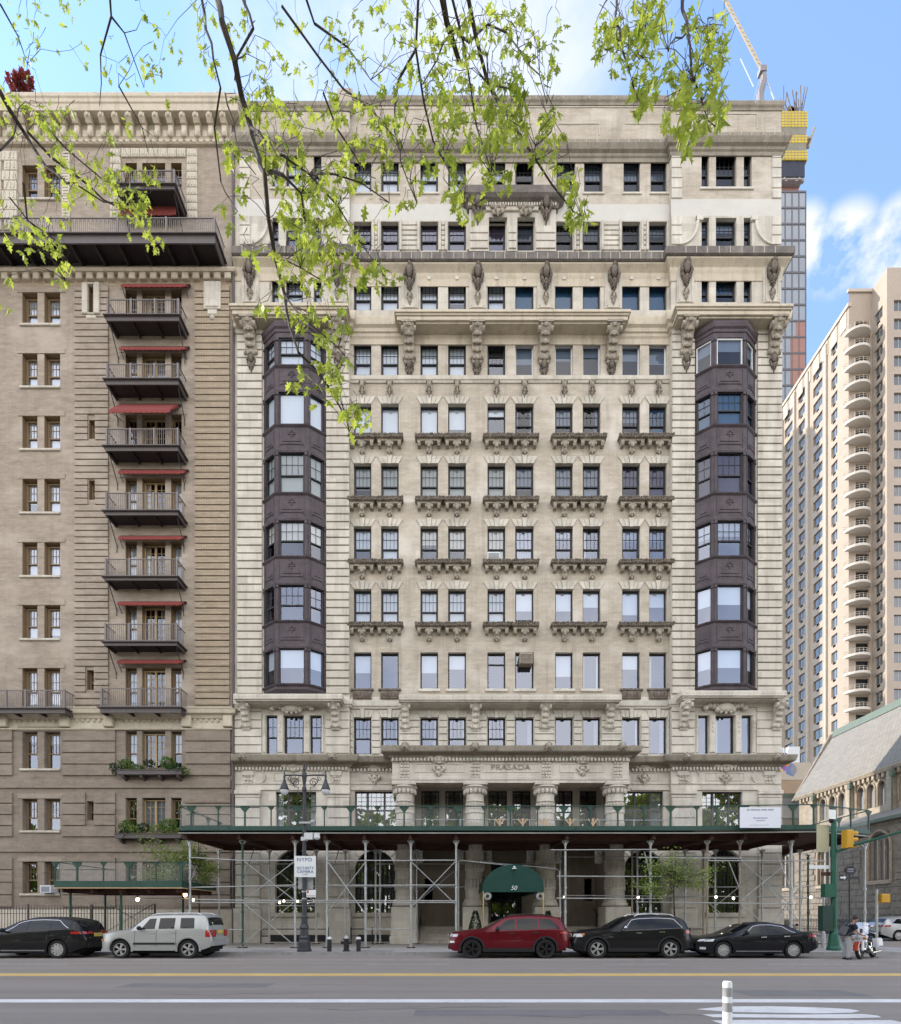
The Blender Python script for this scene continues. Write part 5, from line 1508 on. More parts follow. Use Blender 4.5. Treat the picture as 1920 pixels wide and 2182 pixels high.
g = MB(); r2 = random.Random(9)            # tar-sealed cracks and patches
for (a, b) in ((640, 2100), (1290, 2062), (660, 2150), (300, 2120), (1100, 2165)):
    x, y = FX(a, GY(b)), GY(b); pts = [(x, y)]
    for _ in range(14): x += r2.uniform(.12, .4); y += r2.uniform(-.12, .16); pts.append((x, y))
    for (xa, ya), (xb, yb) in zip(pts, pts[1:]): g.quad((xa, ya - .012, .003), (xb, yb - .012, .003), (xb, yb + .012, .003), (xa, ya + .012, .003))
struct(g.build('road_cracks', mat('tar_seal', (.1, .092, .088), rough=.7)))
g = MB()
for (a, b, w, h) in ((1700, 2116, 1.3, .5), (420, 2100, 1.8, .4), (1150, 2158, 2.2, .3)):
    x, y = FX(a, GY(b)), GY(b); g.quad((x - w, y - h, .0025), (x + w, y - h, .0025), (x + w, y + h, .0025), (x - w, y + h, .0025))
struct(g.build('road_patches', mat('newer_asphalt', (.2, .178, .167), rough=.95, var=.2, fine=30)))

# ================================================================ sidewalk shed in front of the pale house
YS = 26.3
ZF0, ZF1 = FZ(1774, YS), FZ(1760, YS)
ZR = FZ(1717, YS)
SX0, SX1 = FX(381, YS), FX(1744, 25.7)
SH = thing('sidewalk_shed', 'long green sidewalk shed on galvanised pipe scaffolding across the pale house', 'scaffold', (2, 28, SW))
deckpoly = [(SX0, YS), (FX(1480, YS), YS), (SX1, YS - .4), (21.1, 27.4), (21.1, 38.0), (19.6, 38.0), (19.6, 31.2), (SX0, 31.2)]
m = MB(); m.prism_z(deckpoly, ZF0 + .02, ZF0 + .1)
m.build('deck', M['shed_wood'], SH)
m = MB()
EDGE = [(SX0, 31.2), (SX0, YS), (FX(1480, YS), YS), (SX1, YS - .4), (21.1, 27.4), (21.1, 38.0)]
molding(m, EDGE, [(-.05, ZF0), (.0, ZF0), (.0, ZF1), (-.05, ZF1)])
fas = m.build('fascia', M['green'], SH)
m = MB()
for i in range(len(EDGE) - 1):
    (xa, ya), (xb, yb) = EDGE[i], EDGE[i + 1]
    L = math.hypot(xb - xa, yb - ya); n = int(L / 2.44)
    for k in range(1, n + 1):
        x, y = xa + (xb - xa) * k / (n + .4), ya + (yb - ya) * k / (n + .4)
        nx, ny = (yb - ya) / L, -(xb - xa) / L
        m.rbox(x + nx * .004, y + ny * .004, (ZF0 + ZF1) / 2, .02, .02, ZF1 - ZF0 - .02, math.atan2(yb - ya, xb - xa))
m.build('fascia_joints', M['green_dk'], fas)
m = MB(); molding(m, EDGE, [(-.04, ZF0 - .05), (.03, ZF0 - .05), (.03, ZF0 - .004), (-.04, ZF0 - .004)]); m.build('deck_edge', mat('weathered_plywood_edge', (.3, .28, .25), rough=.9, var=.3), SH)
# parapet frames: posts with gussets, rails, netting rails
def parapet_post(x, y, ang, big):
    w = .07 if big else .045
    m = MB(); Mz = Matrix.Translation((x, y, 0)) @ Matrix.Rotation(ang, 4, 'Z')
    q = MB()
    q.box(-w / 2, w / 2, .02, .08, ZF1 - .3, ZR)
    g_ = .23 if big else .14
    q.prism_y([(-g_, ZR - .02), (g_, ZR - .02), (g_, ZR - .07), (w * .6, ZR - .07 - g_), (-w * .6, ZR - .07 - g_), (-g_, ZR - .07)], .03, .07)
    m.add([Mz @ Vector(v) for v in q.v], q.f)
    return m
for i, px in enumerate([406.6, 464, 521, 577, 633.5, 690.7, 747, 804, 861, 918, 976, 1032, 1088, 1146, 1202, 1259, 1317, 1373, 1430, 1486]):
    parapet_post(FX(px, YS), YS, 0, i % 2 == 0).build('parapet_post', M['green'], SH)
e0, e1 = Vector((FX(1480, YS), YS)), Vector((SX1, YS - .4))
for px in (1530, 1588, 1688, 1740):
    t = (FX(px, 26.1) - e0.x) / (e1.x - e0.x); p = e0.lerp(e1, min(t, .99)); parapet_post(p.x, p.y, math.atan2(e1.y - e0.y, e1.x - e0.x), px in (1588, 1688)).build('parapet_post', M['green'], SH)
e0, e1 = Vector((SX1, YS - .4)), Vector((21.1, 27.4))
for t in (.33, .66, 1.0): p = e0.lerp(e1, t); parapet_post(p.x, p.y, math.atan2(e1.y - e0.y, e1.x - e0.x), t != .66).build('parapet_post', M['green_dk'], SH)
for y in (29.5, 31.6, 33.7, 36): parapet_post(21.1, y, R(90), True).build('parapet_post', M['green_dk'], SH)
for y in (27.9, 29.6, 31): parapet_post(SX0, y, R(90), y > 29).build('parapet_post', M['green_dk'], SH)
m = MB(); molding(m, EDGE, [(-.06, ZR - .035), (.0, ZR - .035), (.0, ZR + .01), (-.06, ZR + .01)]); m.build('parapet_rail', M['green'], SH)
# fine debris netting in the parapet
def netmat():
    m, nt, b = _nodes('debris_netting')
    pos = nt.nodes.new('ShaderNodeNewGeometry').outputs['Position']
    out = nt.nodes['Material Output']; b.inputs['Base Color'].default_value = (.42, .44, .42, 1); b.inputs['Roughness'].default_value = .9
    t = nt.nodes.new('ShaderNodeBsdfTransparent'); mx = nt.nodes.new('ShaderNodeMixShader'); mx.inputs[0].default_value = .16
    nt.links.new(t.outputs[0], mx.inputs[1]); nt.links.new(b.outputs[0], mx.inputs[2]); nt.links.new(mx.outputs[0], out.inputs[0])
    return m
M['net'] = netmat()
m = MB()
for (xa, ya), (xb, yb) in zip(EDGE, EDGE[1:]): m.quad((xa, ya + .09, ZF1), (xb, yb + .09, ZF1), (xb, yb + .09, ZR - .04), (xa, ya + .09, ZR - .04))
m.build('netting', M['net'], SH)
# guard rails on the deck behind the parapet
m = MB()
yr = 29.6
x0, x1 = FX(832, yr), FX(1425, yr); zt = FZ(1746, yr)
for z_ in (zt, zt - .45): m.cyl((x0, yr, z_), (x1, yr, z_ - .05), .025, n=6)
for k in range(9): m.cyl((x0 + (x1 - x0) * k / 8, yr, ZF0 + .1), (x0 + (x1 - x0) * k / 8, yr, zt), .025, n=6)
m.tube([(FX(1430, yr), yr, ZF0 + .1), (FX(1436, yr), yr, zt + .1), (FX(1472, yr), yr, zt + .9), (FX(1472, yr), yr, ZF0 + .1)], .03, 6)
m.build('guard_rail', M['steel'], SH)
m = MB()
for px in (1065, 1114, 1160, 1215, 1264):
    m.cut(); x = FX(px, yr - .2); m.box(x - .05, x + .05, yr - .2, yr - .12, ZF0 + .1, zt + .02)
    for s in (-1, 1): m.rbox(x + s * .13, yr - .16, zt - .16, .07, .05, .42, ry=R(s * 40))
m.build_each('timber_prop', M['wood_raw'], SH)
# joists and main beams under the deck
m = MB()
yb = 26.95
for y in (yb, 31.0): m.cut(); m.box(SX0 + .2, 17.0, y - .05, y + .05, ZF0 - .3, ZF0 - .005); m.box(SX0 + .2, 17.0, y - .1, y + .1, ZF0 - .3, ZF0 - .27)
m.cut(); m.box(20.3, 20.45, 27.6, 37.8, ZF0 - .3, ZF0 - .005)
m.build_each('beam', M['shed_wood'], SH)
FP = [405, 517, 629, 697, 779, 875.7, 972, 1204.6, 1386, 1507, 1576.6, 1685.5]
m = MB()
for px in FP:
    m.cut(); x = FX(px, yb); m.box(x - .06, x + .06, yb - .5, 31.0, ZF0 - .26, ZF0 - .008); m.box(x - .1, x + .1, yb - .52, yb + .3, ZF0 - .29, ZF0 - .262)
m.build_each('cross_beam', M['shed_wood'], SH)
RP = [(466.7, 'steel'), (574, 'steel'), (674, 'steel'), (736, 'steel'), (800.5, 'steel'), (810, 'steel'), (888, 'steel'), (977, 'steel'), (1193.7, 'steel'), (1347, 'steel_rust'), (1358, 'steel'), (1460, 'steel'), (1499, 'steel_rust'), (1524, 'steel'), (1624, 'steel'), (1705, 'steel')]
def post(x, y, zt, m_, r=.052, front=True):
    m = MB()
    m.cyl((x, y, SW + .08), (x, y, zt), r, n=10)
    for z_ in (SW + .25, 1.9, 3.1, zt - .18): m.cyl((x, y, z_ - .05), (x, y, z_ + .05), r + .025, n=8)
    o = m.build('scaffold_post', M[m_], SH)
    m = MB(); m.box(x - .2, x + .2, y - .16, y + .16, SW + .006, SW + .05); m.build('sole_board', M['shed_wood'], o)
    m = MB(); m.box(x - .09, x + .09, y - .09, y + .09, SW + .05, SW + .08); m.box(x - .11, x + .11, y - .11, y + .11, zt, zt + .03)
    for s in (-1, 1): m.rbox(x + s * .1, y, zt - .08, .05, .05, .2, ry=R(s * 35))
    m.build('base_plate', M['steel'], o)
    return o
for i, px in enumerate(FP):
    post(FX(px, yb), yb, ZF0 - .32, 'green' if px == 517 else 'steel_rust' if px in (1576.6, 1507) else 'steel', .07 if px == 1685.5 else .055)
for px, mm_ in RP: post(FX(px, 30.7), 30.7, ZF0 - .32, mm_)
for (px, y, mm_) in ((1722, 33, 'green_dk'), (1755, 30.5, 'steel'), (1843, 28.3, 'steel')): post(FX(px, y), y, ZF0 - .32, mm_)
def pipe(name, a, b, y0, y1=None, m_='steel', r=.03):
    """a straight pipe between two points seen at pixels a and b, at depths y0 and y1"""
    mb = MB(); mb.cyl(P(a[0], a[1], y0), P(b[0], b[1], y1 if y1 else y0), r, n=7); return mb.build(name, M[m_], SH)
LED = yb - .08
for a, b in (((405, 1827), (517, 1833.5)), ((517, 1833.5), (629, 1833.5)), ((697, 1833.5), (880, 1833.5)), ((875.7, 1833), (972, 1833)), ((1173, 1811), (1400, 1810)), ((1360, 1827), (1582, 1829)), ((1507, 1834), (1580, 1834)),
             ((405, 1891), (629, 1886)), ((697, 1886.4), (880, 1886.4)), ((875, 1886), (972, 1886)), ((1187, 1867), (1412, 1868)), ((405, 1923), (972, 1923)), ((405, 1916), (517, 1918.5)), ((517, 1918.5), (972, 1919.5)), ((1185, 1914), (1412, 1915)),
             ((1355, 1922), (1690, 1926)), ((478, 1981), (517, 1981)), ((779, 1980), (875.7, 1980)), ((1576, 1834), (1760, 1834.5))): pipe('ledger', a, b, LED)
RY = 30.62
for a, b in (((560, 1841), (690, 1841)), ((800, 1841), (1180, 1841)), ((580, 1889), (1000, 1890)), ((520, 1930), (675, 1930)), ((580, 1968), (680, 1968)), ((1190, 1826), (1620, 1826)), ((1350, 1890), (1620, 1890)), ((1190, 1908), (1700, 1911)), ((1440, 1976), (1620, 1976)), ((1650, 1890), (1760, 1886)), ((1650, 1910), (1760, 1915))): pipe('ledger', a, b, RY, r=.026)
for a, b, y0, y1 in (((521, 1836), (627, 1918), yb, yb), ((521, 1918), (627, 1836), yb, yb), ((517, 1923), (622, 2010), yb, yb), ((517, 2012), (627, 1922), yb, yb),
                     ((700, 1838), (779, 1948), yb, yb), ((697, 1946), (779, 1836), yb, yb), ((876, 1836), (970, 1926), yb, yb), ((876, 1934), (970, 1836), yb, yb), ((880, 1930), (975, 1850), RY, RY),
                     ((432, 1808), (408, 1875), 30.6, yb), ((542, 1808), (518, 1876), 30.6, yb), ((724, 1806), (700, 1880), 30.6, yb), ((1373, 1815), (1386, 1870), yb, yb), ((1553, 1836), (1574, 1890), yb, yb),
                     ((1580, 1834), (1682, 1926), yb, yb), ((1578, 1920), (1684, 1834), yb, yb), ((1577, 1928), (1634, 1972), yb, yb), ((1634, 1975), (1678, 1934), yb, yb), ((1654, 1816), (1684, 1894), yb, yb),
                     ((585, 1850), (670, 1920), RY, RY), ((585, 1918), (670, 1850), RY, RY), ((1525, 1930), (1625, 1850), RY, RY), ((1500, 1915), (1560, 1968), RY, RY), ((1628, 1885), (1700, 1960), RY, RY), ((1640, 1975), (1705, 1890), RY, RY)):
    pipe('diagonal_brace', a, b, y0 - .1, y1 - .1, r=.024)
pipe('bent_pipe', (981, 1833), (1080, 1844), 27.4, r=.02)
mb = MB(); mb.tube([P(976, 1975, 27.5), P(977, 1838, 27.5), P(981, 1833, 27.5), P(1185, 1851, 27.5), P(1192, 1857, 27.5), P(1194, 1975, 27.5)], .025, 6); mb.build('bent_pipe', M['steel'], SH)
M['bulb'] = emis('lit_bulb', (1, .86, .62), 5)
M['bulb_or'] = emis('orange_lit_bulb', (1, .55, .2), 4)
for i, (px, py, y) in enumerate(((412, 1917, 27.2), (634, 1920, 27.2), (596, 1923, 29.8), (605, 1919.5, 29.8), (1360, 1912.5, 29.0), (1526, 1911.5, 29.0), (1563, 1914, 30.2), (1728, 1912, 29.5), (1203, 1912, 29.5))):
    p = P(px, py, y)
    m = MB(); m.cyl(p + Vector((0, 0, .05)), p + Vector((0, 0, .16)), .035, n=7)
    o = m.build('lamp_holder', M['black'], SH)
    m = MB(); m.ball(p, .062, .062, .075, 8, 6); m.build('bulb', M['bulb'], o)

# ================================================================ small green shed in front of the brick house
def small_shed():
    y0, y1 = 26.3, 30.2
    t = thing('sidewalk_shed', 'small low green sidewalk shed before the brown brick house', 'scaffold', (-16, 28, SW))
    x0, x1 = FX(116, y0), FX(387, y0)
    zf0, zf1, zr = FZ(1891, y0), FZ(1877, y0), FZ(1836, y0)
    m = MB(); m.box(x0 + .06, x1 - .06, y0 + .06, y1, zf0 + .02, zf0 + .1); m.build('deck', M['shed_wood'], t)
    ed = [(x0, y1), (x0, y0), (x1, y0), (x1, y1)]
    m = MB(); molding(m, ed, [(-.05, zf0), (0, zf0), (0, zf1), (-.05, zf1)]); m.build('fascia', M['green'], t)
    m = MB(); molding(m, ed, [(-.04, zf0 - .05), (.03, zf0 - .05), (.03, zf0 - .004), (-.04, zf0 - .004)]); m.build('deck_edge', M['wood_raw'], t)
    m = MB(); molding(m, ed, [(-.05, zr - .03), (0, zr - .03), (0, zr + .01), (-.05, zr + .01)]); m.build('parapet_rail', M['green'], t)
    global ZF1, ZR
    sv = (ZF1, ZR); ZF1, ZR = zf1, zr
    for i, px in enumerate((116, 163, 219, 273, 331, 386)): parapet_post(FX(px, y0), y0, 0, i % 2 == 1).build('parapet_post', M['green'], t)
    ZF1, ZR = sv
    m = MB()
    for (xa, ya), (xb, yb_) in zip(ed, ed[1:]): m.quad((xa + .04, ya + .06, zf1), (xb - .04, yb_ + .06, zf1), (xb - .04, yb_ + .06, zr - .03), (xa + .04, ya + .06, zr - .03))
    m.build('netting', M['net'], t)
    m = MB()
    for y in (27, 29.8): m.box(x0 + .2, x1 - .1, y - .05, y + .05, zf0 - .26, zf0 - .005)
    for k in range(5): x = x0 + .3 + (x1 - x0 - .6) * k / 4; m.box(x - .05, x + .05, y0 + .15, y1 - .1, zf0 - .24, zf0 - .01)
    m.build('beam', M['shed_wood'], t)
    for px, y in ((150, 27), (224, 29.8), (258, 26.9), (390, 29.5)):
        m = MB(); x = FX(px, y); m.cyl((x, y, SW + .02), (x, y, zf0 - .26), .06, n=8); m.box(x - .15, x + .15, y - .15, y + .15, SW + .006, SW + .03); m.build('post', M['green'], t)
    for a, b in (((226, 1985), (330, 1925)), ((228, 1925), (290, 1960))):
        m = MB(); m.cyl(P(*a, 29.7), P(*b, 29.7), .022, n=6); m.build('diagonal_brace', M['steel'], t)
    for px, py, mt in ((293, 1917, 'bulb'), (394.5, 1906, 'bulb_or')):
        m = MB(); p = P(px, py, 27.3); m.cyl(p + Vector((0, 0, .06)), p + Vector((0, 0, .3)), .03, n=6); o = m.build('lamp_holder', M['black'], t)
        m = MB(); m.ball(p, .075 if mt == 'bulb' else .1, None, .09 if mt == 'bulb' else .13, 8, 6); m.build('bulb', M[mt], o)
    m = MB(); m.cyl(P(293, 1914, 27.35), P(405, 1915, 27.35), .02, n=6); m.build('conduit', M['steel'], t)
small_shed()

# ================================================================ street furniture
# twin-arm lamp post
def lamp_post():
    y = 24.25; x = FX(648.5, y)
    t = thing('street_lamp', 'black ornamental twin-armed street lamp rising through the scaffold shed edge', 'street lamp', (x, y, SW))
    zb = SW
    M['lamp_iron'] = mat('dark_lamp_iron', (.035, .036, .042), rough=.45, var=.15)
    m = MB()
    za = FZ(1660, y)
    prof = [(.32, 0), (.32, .1), (.28, .14), (.27, .42), (.24, .47), (.22, .55), (.25, .62), (.2, .7), (.17, 1.0), (.21, 1.05), (.19, 1.12), (.145, 1.22), (.14, 1.5), (.16, 1.54), (.115, 1.62), (.105, 2.2), (.125, 2.23), (.1, 2.28), (.085, 5.0), (.07, za - .6 - zb), (.1, za - .5 - zb), (.1, za - .42 - zb), (.06, za - .3 - zb)]
    m.lathe([(r, zb + z_) for r, z_ in prof], x, y, 16, nf=0)
    zt = FZ(1624, y); zarm = FZ(1653, y)
    m.lathe([(.06, za - .3), (.1, zarm - .12), (.12, zarm), (.1, zarm + .12), (.05, zarm + .2), (.07, zarm + .28), (.045, zarm + .4), (.06, zarm + .46), (.02, zt - .12), (.035, zt - .07), (.0, zt)], x, y, 12)
    m.build('post', M['lamp_iron'], t)
    for s in (-1, 1):
        m = MB(); xe = FX(606 if s < 0 else 694, y)
        m.tube([(x, y, zarm), (x + (xe - x) * .5, y, zarm + .03), (xe, y, zarm + .02)], .035, 7)
        sp = [(x + s * (.32 + .2 * (1 - k / 22) * math.cos(k * .55) + .08), y, zarm - .3 + .2 * (1 - k / 22) * math.sin(k * .55)) for k in range(22)]
        m.tube(sp, .022, 6, .012)
        m.tube([(x + s * .1, y, zarm - 1.0), (x + s * .3, y, zarm - .75), (x + s * .26, y, zarm - .52), (x + s * .42, y, zarm - .5), (x + s * .62, y, zarm - .22), (x + s * .58, y, zarm - .02)], .02, 6)
        m.tube([(x + s * .66, y, zarm - .06), (x + s * .74, y, zarm - .16), (x + s * .66, y, zarm - .22), (x + s * .62, y, zarm - .14)], .014, 5)
        a = m.build('arm', M['lamp_iron'], t)
        m = MB(); zl_ = FZ(1682, y)
        m.lathe([(.0, zarm + .22), (.03, zarm + .18), (.025, zarm + .05), (.05, zarm), (.04, zarm - .16), (.07, zarm - .2), (.075, zl_ + .32), (.12, zl_ + .22), (.19, zl_ + .04), (.21, zl_), (.2, zl_ - .03)], xe, y, 14)
        lm = m.build('lantern', M['lamp_iron'], t)
        m = MB(); m.lathe([(.19, zl_ - .02), (.185, zl_ - .1), (.14, zl_ - .2), (.07, zl_ - .26), (0, zl_ - .27)], xe, y, 14); sharp(m.build('globe', mat('milky_lamp_glass', (.55, .56, .58), rough=.2, var=.03), lm))
    return t, x, y
LT, lx, ly = lamp_post()
def camera_box():
    t = thing('security_camera', 'white dome security cameras clamped to the lamp post just under the shed deck', 'camera', (lx, ly, FZ(1790, ly)))
    m = MB(); m.box(lx + .05, lx + .42, ly - .22, ly - .02, FZ(1790, ly), FZ(1776, ly)); m.box(lx - .12, lx + .12, ly - .13, ly + .13, FZ(1792, ly), FZ(1784, ly)); m.build('bracket', M['blind'], t)
    m = MB(); m.ball((lx + .58, ly - .1, FZ(1785, ly)), .15, .15, .12, 10, 7); m.cyl((lx + .58, ly - .1, FZ(1785, ly)), (lx + .58, ly - .1, FZ(1776, ly)), .13, n=12); m.build('camera_dome', M['blind'], t)
    m = MB(); m.box(lx - .2, lx + .5, ly - .16, ly - .06, FZ(1756, ly), FZ(1752, ly)); m.ball((lx + .4, ly - .1, FZ(1752, ly)), .12, .12, .09, 8, 6); m.cyl((lx + .5, ly - .1, FZ(1752, ly)), (lx + .55, ly - .1, FZ(1735, ly)), .015, n=5); m.build('antenna_arm', M['steel'], t)
camera_box()
M['sign_wh'] = mat('white_sign_face', (.66, .68, .68), rough=.5, var=.04)
M['ink_blue'] = mat('blue_sign_ink', (.03, .09, .26), rough=.6, var=0)
M['ink_blk'] = mat('dark_sign_ink', (.03, .03, .04), rough=.6, var=0)
M['ink_red'] = mat('red_sign_ink', (.4, .03, .03), rough=.6, var=0)
def police_sign():
    y = ly - .16
    x0, x1, z0, z1 = FX(627.5, y), FX(673, y), FZ(1869, y), FZ(1824, y); xm = (x0 + x1) / 2
    t = thing('security_sign', 'white square sign with blue lettering about a security camera on the lamp post', 'sign', (xm, y, z0))
    m = MB(); m.box(x0, x1, y, y + .02, z0, z1); p = m.build('panel', M['sign_wh'], t)
    put_text('NYPD', .225, (xm - .03, y - .004, z1 - .17), M['ink_blue'], t, .003, sx=1.05, spacing=1.15)
    put_text('SECURITY', .175, (xm, y - .004, z1 - .54), M['ink_blue'], t, .003, sx=1.0)
    put_text('CAMERA', .175, (xm, y - .004, z1 - .70), M['ink_blue'], t, .003, sx=1.08)
    put_text('IN AREA', .06, (xm, y - .004, z1 - .82), M['ink_blue'], t, .002)
    t = thing('sign_back', 'plain grey sign panel mounted behind the white security sign', 'sign', (xm, ly + .14, FZ(1894, y)))
    m = MB(); m.box(FX(634, ly), FX(666, ly), ly + .12, ly + .14, FZ(1894, ly), FZ(1862, ly)); m.build('panel', M['steel'], t)
    t = thing('parking_sign', 'small white parking regulation sign low on the lamp post', 'sign', (FX(663, y), y, FZ(1911, y)))
    a0, a1, b0, b1 = FX(653, y), FX(673, y), FZ(1912, y), FZ(1896, y)
    m = MB(); m.box(a0, a1, y, y + .015, b0, b1); m.build('panel', M['sign_wh'], t)
    m = MB(); m.box(a0 + .02, a0 + .1, y - .003, y, b1 - .14, b1 - .02); m.box(a0 + .03, a1 - .03, y - .003, y, b0 + .05, b0 + .075); m.build('marks', M['ink_red'], t)
    m = MB(); 
    for z_ in (FZ(1900, ly), FZ(1866, ly), FZ(1830, ly), FZ(1915, ly)): m.cyl((lx, ly, z_ - .03), (lx, ly, z_ + .03), .115, n=12)
    m.build('band', M['steel'], LT)
police_sign()
def hydrant():
    y = 24.3; x = FX(738, y)
    t = thing('fire_hydrant', 'black fire hydrant with silver cap between two bollards', 'hydrant', (x, y, SW))
    m = MB(); m.lathe([(.17, SW), (.17, SW + .05), (.12, SW + .07), (.115, SW + .5), (.15, SW + .52), (.15, SW + .56), (.12, SW + .58)], x, y, 14)
    m.cyl((x - .2, y, SW + .4), (x + .2, y, SW + .4), .06, n=10); m.cyl((x - .24, y, SW + .4), (x - .2, y, SW + .4), .075, n=8); m.cyl((x + .2, y, SW + .4), (x + .24, y, SW + .4), .075, n=8); m.cyl((x, y - .22, SW + .36), (x, y, SW + .36), .08, n=10)
    m.build('body', M['black'], t)
    m = MB(); m.lathe([(.13, SW + .58), (.12, SW + .64), (.07, SW + .7), (.03, SW + .72), (.03, SW + .76), (0, SW + .76)], x, y, 12); m.build('cap', M['steel'], t)
hydrant()
for px, lb in ((702, 'black round-topped bollard between the lamp post and the hydrant'), (764, 'black bollard on the doorway side of the hydrant')):
    y = 24.2; x = FX(px, y)
    t = thing('bollard', lb, 'bollard', (x, y, SW), 'bollards beside the hydrant')
    m = MB(); m.lathe([(.1, SW), (.1, SW + .58)], x, y, 12); m.build('post', M['black'], t)
    m = MB(); m.lathe([(.105, SW + .55), (.105, SW + .6), (.09, SW + .64), (0, SW + .66)], x, y, 12); m.build('cap', M['sign_wh'], t)
# entrance canopy
def canopy():
    y0, y1 = 26.6, 35.0
    x0, x1 = FX(1030, y0), FX(1159, y0); xm = (x0 + x1) / 2; r = (x1 - x0) / 2
    zb, zs = FZ(1900, y0), FZ(1891, y0); zt = FZ(1842, y0)
    t = thing('entrance_canopy', 'dark green round-topped entrance canopy numbered 50 on brass poles', 'awning', (xm, 30, SW))
    M['canvas'] = mat('green_canopy_canvas', (.008, .047, .035), rough=.8, var=.16, scale=2)
    m = MB(); n = 24
    arc = [(x1, zb), (x1, zs)] + [(xm + r * math.cos(a), zs + (zt - zs) * math.sin(a)) for a in [math.pi * i / n for i in range(1, n)]] + [(x0, zs), (x0, zb)]
    k = len(arc)
    m.add([(x, y0, z_) for x, z_ in arc], [tuple(range(k))])
    m.add([(x, y, z_) for y in (y0, y1) for x, z_ in arc], [(i, i + 1, i + 1 + k, i + k) for i in range(k - 1)])
    m.box(x0 + .01, x1 - .01, y0 - .006, y0 + .0, zb - .02, zb + .02)
    m.box(xm - .012, xm + .012, y0 - .012, y0 - .0, zs + .1, zt - .1)
    m.build('canvas', M['canvas'], t)
    put_text('50', .3, (xm, y0 - .015, FZ(1892.5, y0)), M['sign_wh'], t, .004, shear=.3, name='number')
    M['brass'] = mat('brass', (.55, .38, .1), rough=.35, var=.1, metal=.8)
    for px in (1030, 1158):
        m = MB(); m.cyl((FX(px, y0), y0 + .05, SW), (FX(px, y0), y0 + .05, zb + .05), .03, n=8); m.build('pole', M['brass'], t)
    m = MB()
    m.cyl((x0, y0 + .05, zb + .02), (x1, y0 + .05, zb + .02), .02, n=6); m.cyl((x0, y0, zb + .02), (x0, y1, zb + .02), .02, n=6); m.cyl((x1, y0, zb + .02), (x1, y1, zb + .02), .02, n=6)
    m.build('frame', M['steel'], t)
    for px in (1039, 1152):
        x = FX(px, y0 - .05); z_ = FZ(1909, y0)
        m = MB(); m.lathe([(0, .1), (.09, .1), (.13, .05), (.19, .05), (.21, 0), (.12, -.05), (0, -.05)], 0, 0, 16, M=Matrix.Translation((x, y0 + .1, z_)) @ Matrix.Rotation(R(90), 4, 'X')); m.cyl((x, y0 + .1, z_), (x, y0 + .3, z_ + .3), .02, n=5)
        o = m.build('heat_lamp', M['steel'], t)
        m = MB(); m.lathe([(0, .115), (.07, .11), (.085, .1)], 0, 0, 12, M=Matrix.Translation((x, y0 + .1, z_)) @ Matrix.Rotation(R(90), 4, 'X')); m.build('lens', M['black'], o)
    m = MB(); p = P(1096, 1848, y0 - .1); m.ball(p, .06, .08, .06, 8, 6); m.box(p.x - .1, p.x + .1, p.y - .03, p.y + .1, p.z - .08, p.z - .04); m.build('spot_lamp', M['sign_wh'], t)
canopy()
def topiary(px, py0, py1, y, label):
    x = FX(px, y); zt = FZ(py0, y); w = .38
    t = thing('potted_shrub', label, 'shrub', (x, y, SW), 'cone shrubs by the entrance')
    m = MB(); m.lathe([(.0, SW + .01), (.2, SW + .01), (.27, SW + .42), (.3, SW + .42), (.3, SW + .48), (.0, SW + .46)], x, y, 14); m.build('pot', M['granite'], t)
    mb = MB(); zb = SW + .5
    for i in range(900):
        f = rnd.random() ** .6; a = rnd.uniform(0, 6.283); rr = w * (1 - (1 - f) * 1.0) if False else w * (1 - rnd.random() ** .5 * 0)
        h = rnd.random(); rad = w * (1 - h) ** .8 * (.55 + .45 * rnd.random() ** .4) + .02
        p = Vector((x + rad * math.cos(a), y + rad * math.sin(a), zb + h * (zt - zb)))
        leaf_quad(mb, p, Vector((math.cos(a), math.sin(a), rnd.uniform(-.3, 1.2))), .03, .11)
    mb.build('foliage', M['leaf_yew'], t)
topiary(1013, 1942, 1980, 28.4, 'dark cone-shaped evergreen in a pot on the lamp-post side of the canopy')
topiary(1168, 1942, 1980, 28.4, 'dark cone-shaped evergreen mostly hidden behind the red car, far side of the canopy')
# banner on the shed parapet
def banner():
    y = YS - .5
    x0, x1, z0, z1 = FX(1577, y), FX(1664, y), FZ(1764, y), FZ(1720, y); xm = (x0 + x1) / 2
    t = thing('banner', 'large white notice board hung on the shed parapet near the corner', 'banner', (xm, y, z0))
    m = MB(); m.box(x0, x1, y, y + .03, z0, z1); m.build('panel', mat('white_banner', (.64, .66, .72), rough=.6, var=.05), t)
    put_text('50 CENTRAL PARK WEST', .115, (xm, y - .003, z1 - .13), M['ink_blk'], t, .002)
    put_text('RESTORATION BY', .085, (xm + .0, y - .003, z1 - .52), M['ink_blue'], t, .002)
    put_text('THE WEST SIDE', .06, (xm, y - .003, z1 - .64), M['ink_blue'], t, .002)
    m = MB(); m.box(xm - .5, xm + .4, y - .003, y, z0 + .12, z0 + .135); m.build('fine_print', M['blind_grey'], t)
banner()
# iron fence of the brick house
def fence():
    y = 29.6
    x0, x1 = -34.0, FX(330, y)
    t = thing('iron_fence', 'dark iron picket fence along the base of the brown brick house', 'fence', (x1, y, SW))
    zt = FZ(1931, y)
    m = MB(); n = int((x1 - x0) / .16)
    for i in range(n):
        x = x0 + i * .16; m.box(x - .011, x + .011, y - .011, y + .011, SW, zt); m.ball((x, y, zt + .02), .02, .02, .045, 5, 4)
    for z_ in (SW + .15, zt - .15, zt - .4): m.box(x0, x1, y - .015, y + .015, z_ - .015, z_ + .015)
    m.build('pickets', M['iron'], t)
    for x in (x0, FX(60, y), FX(195, y), x1):
        m = MB(); m.box(x - .04, x + .04, y - .04, y + .04, SW, zt + .1); m.build('post', M['iron'], t)
fence()
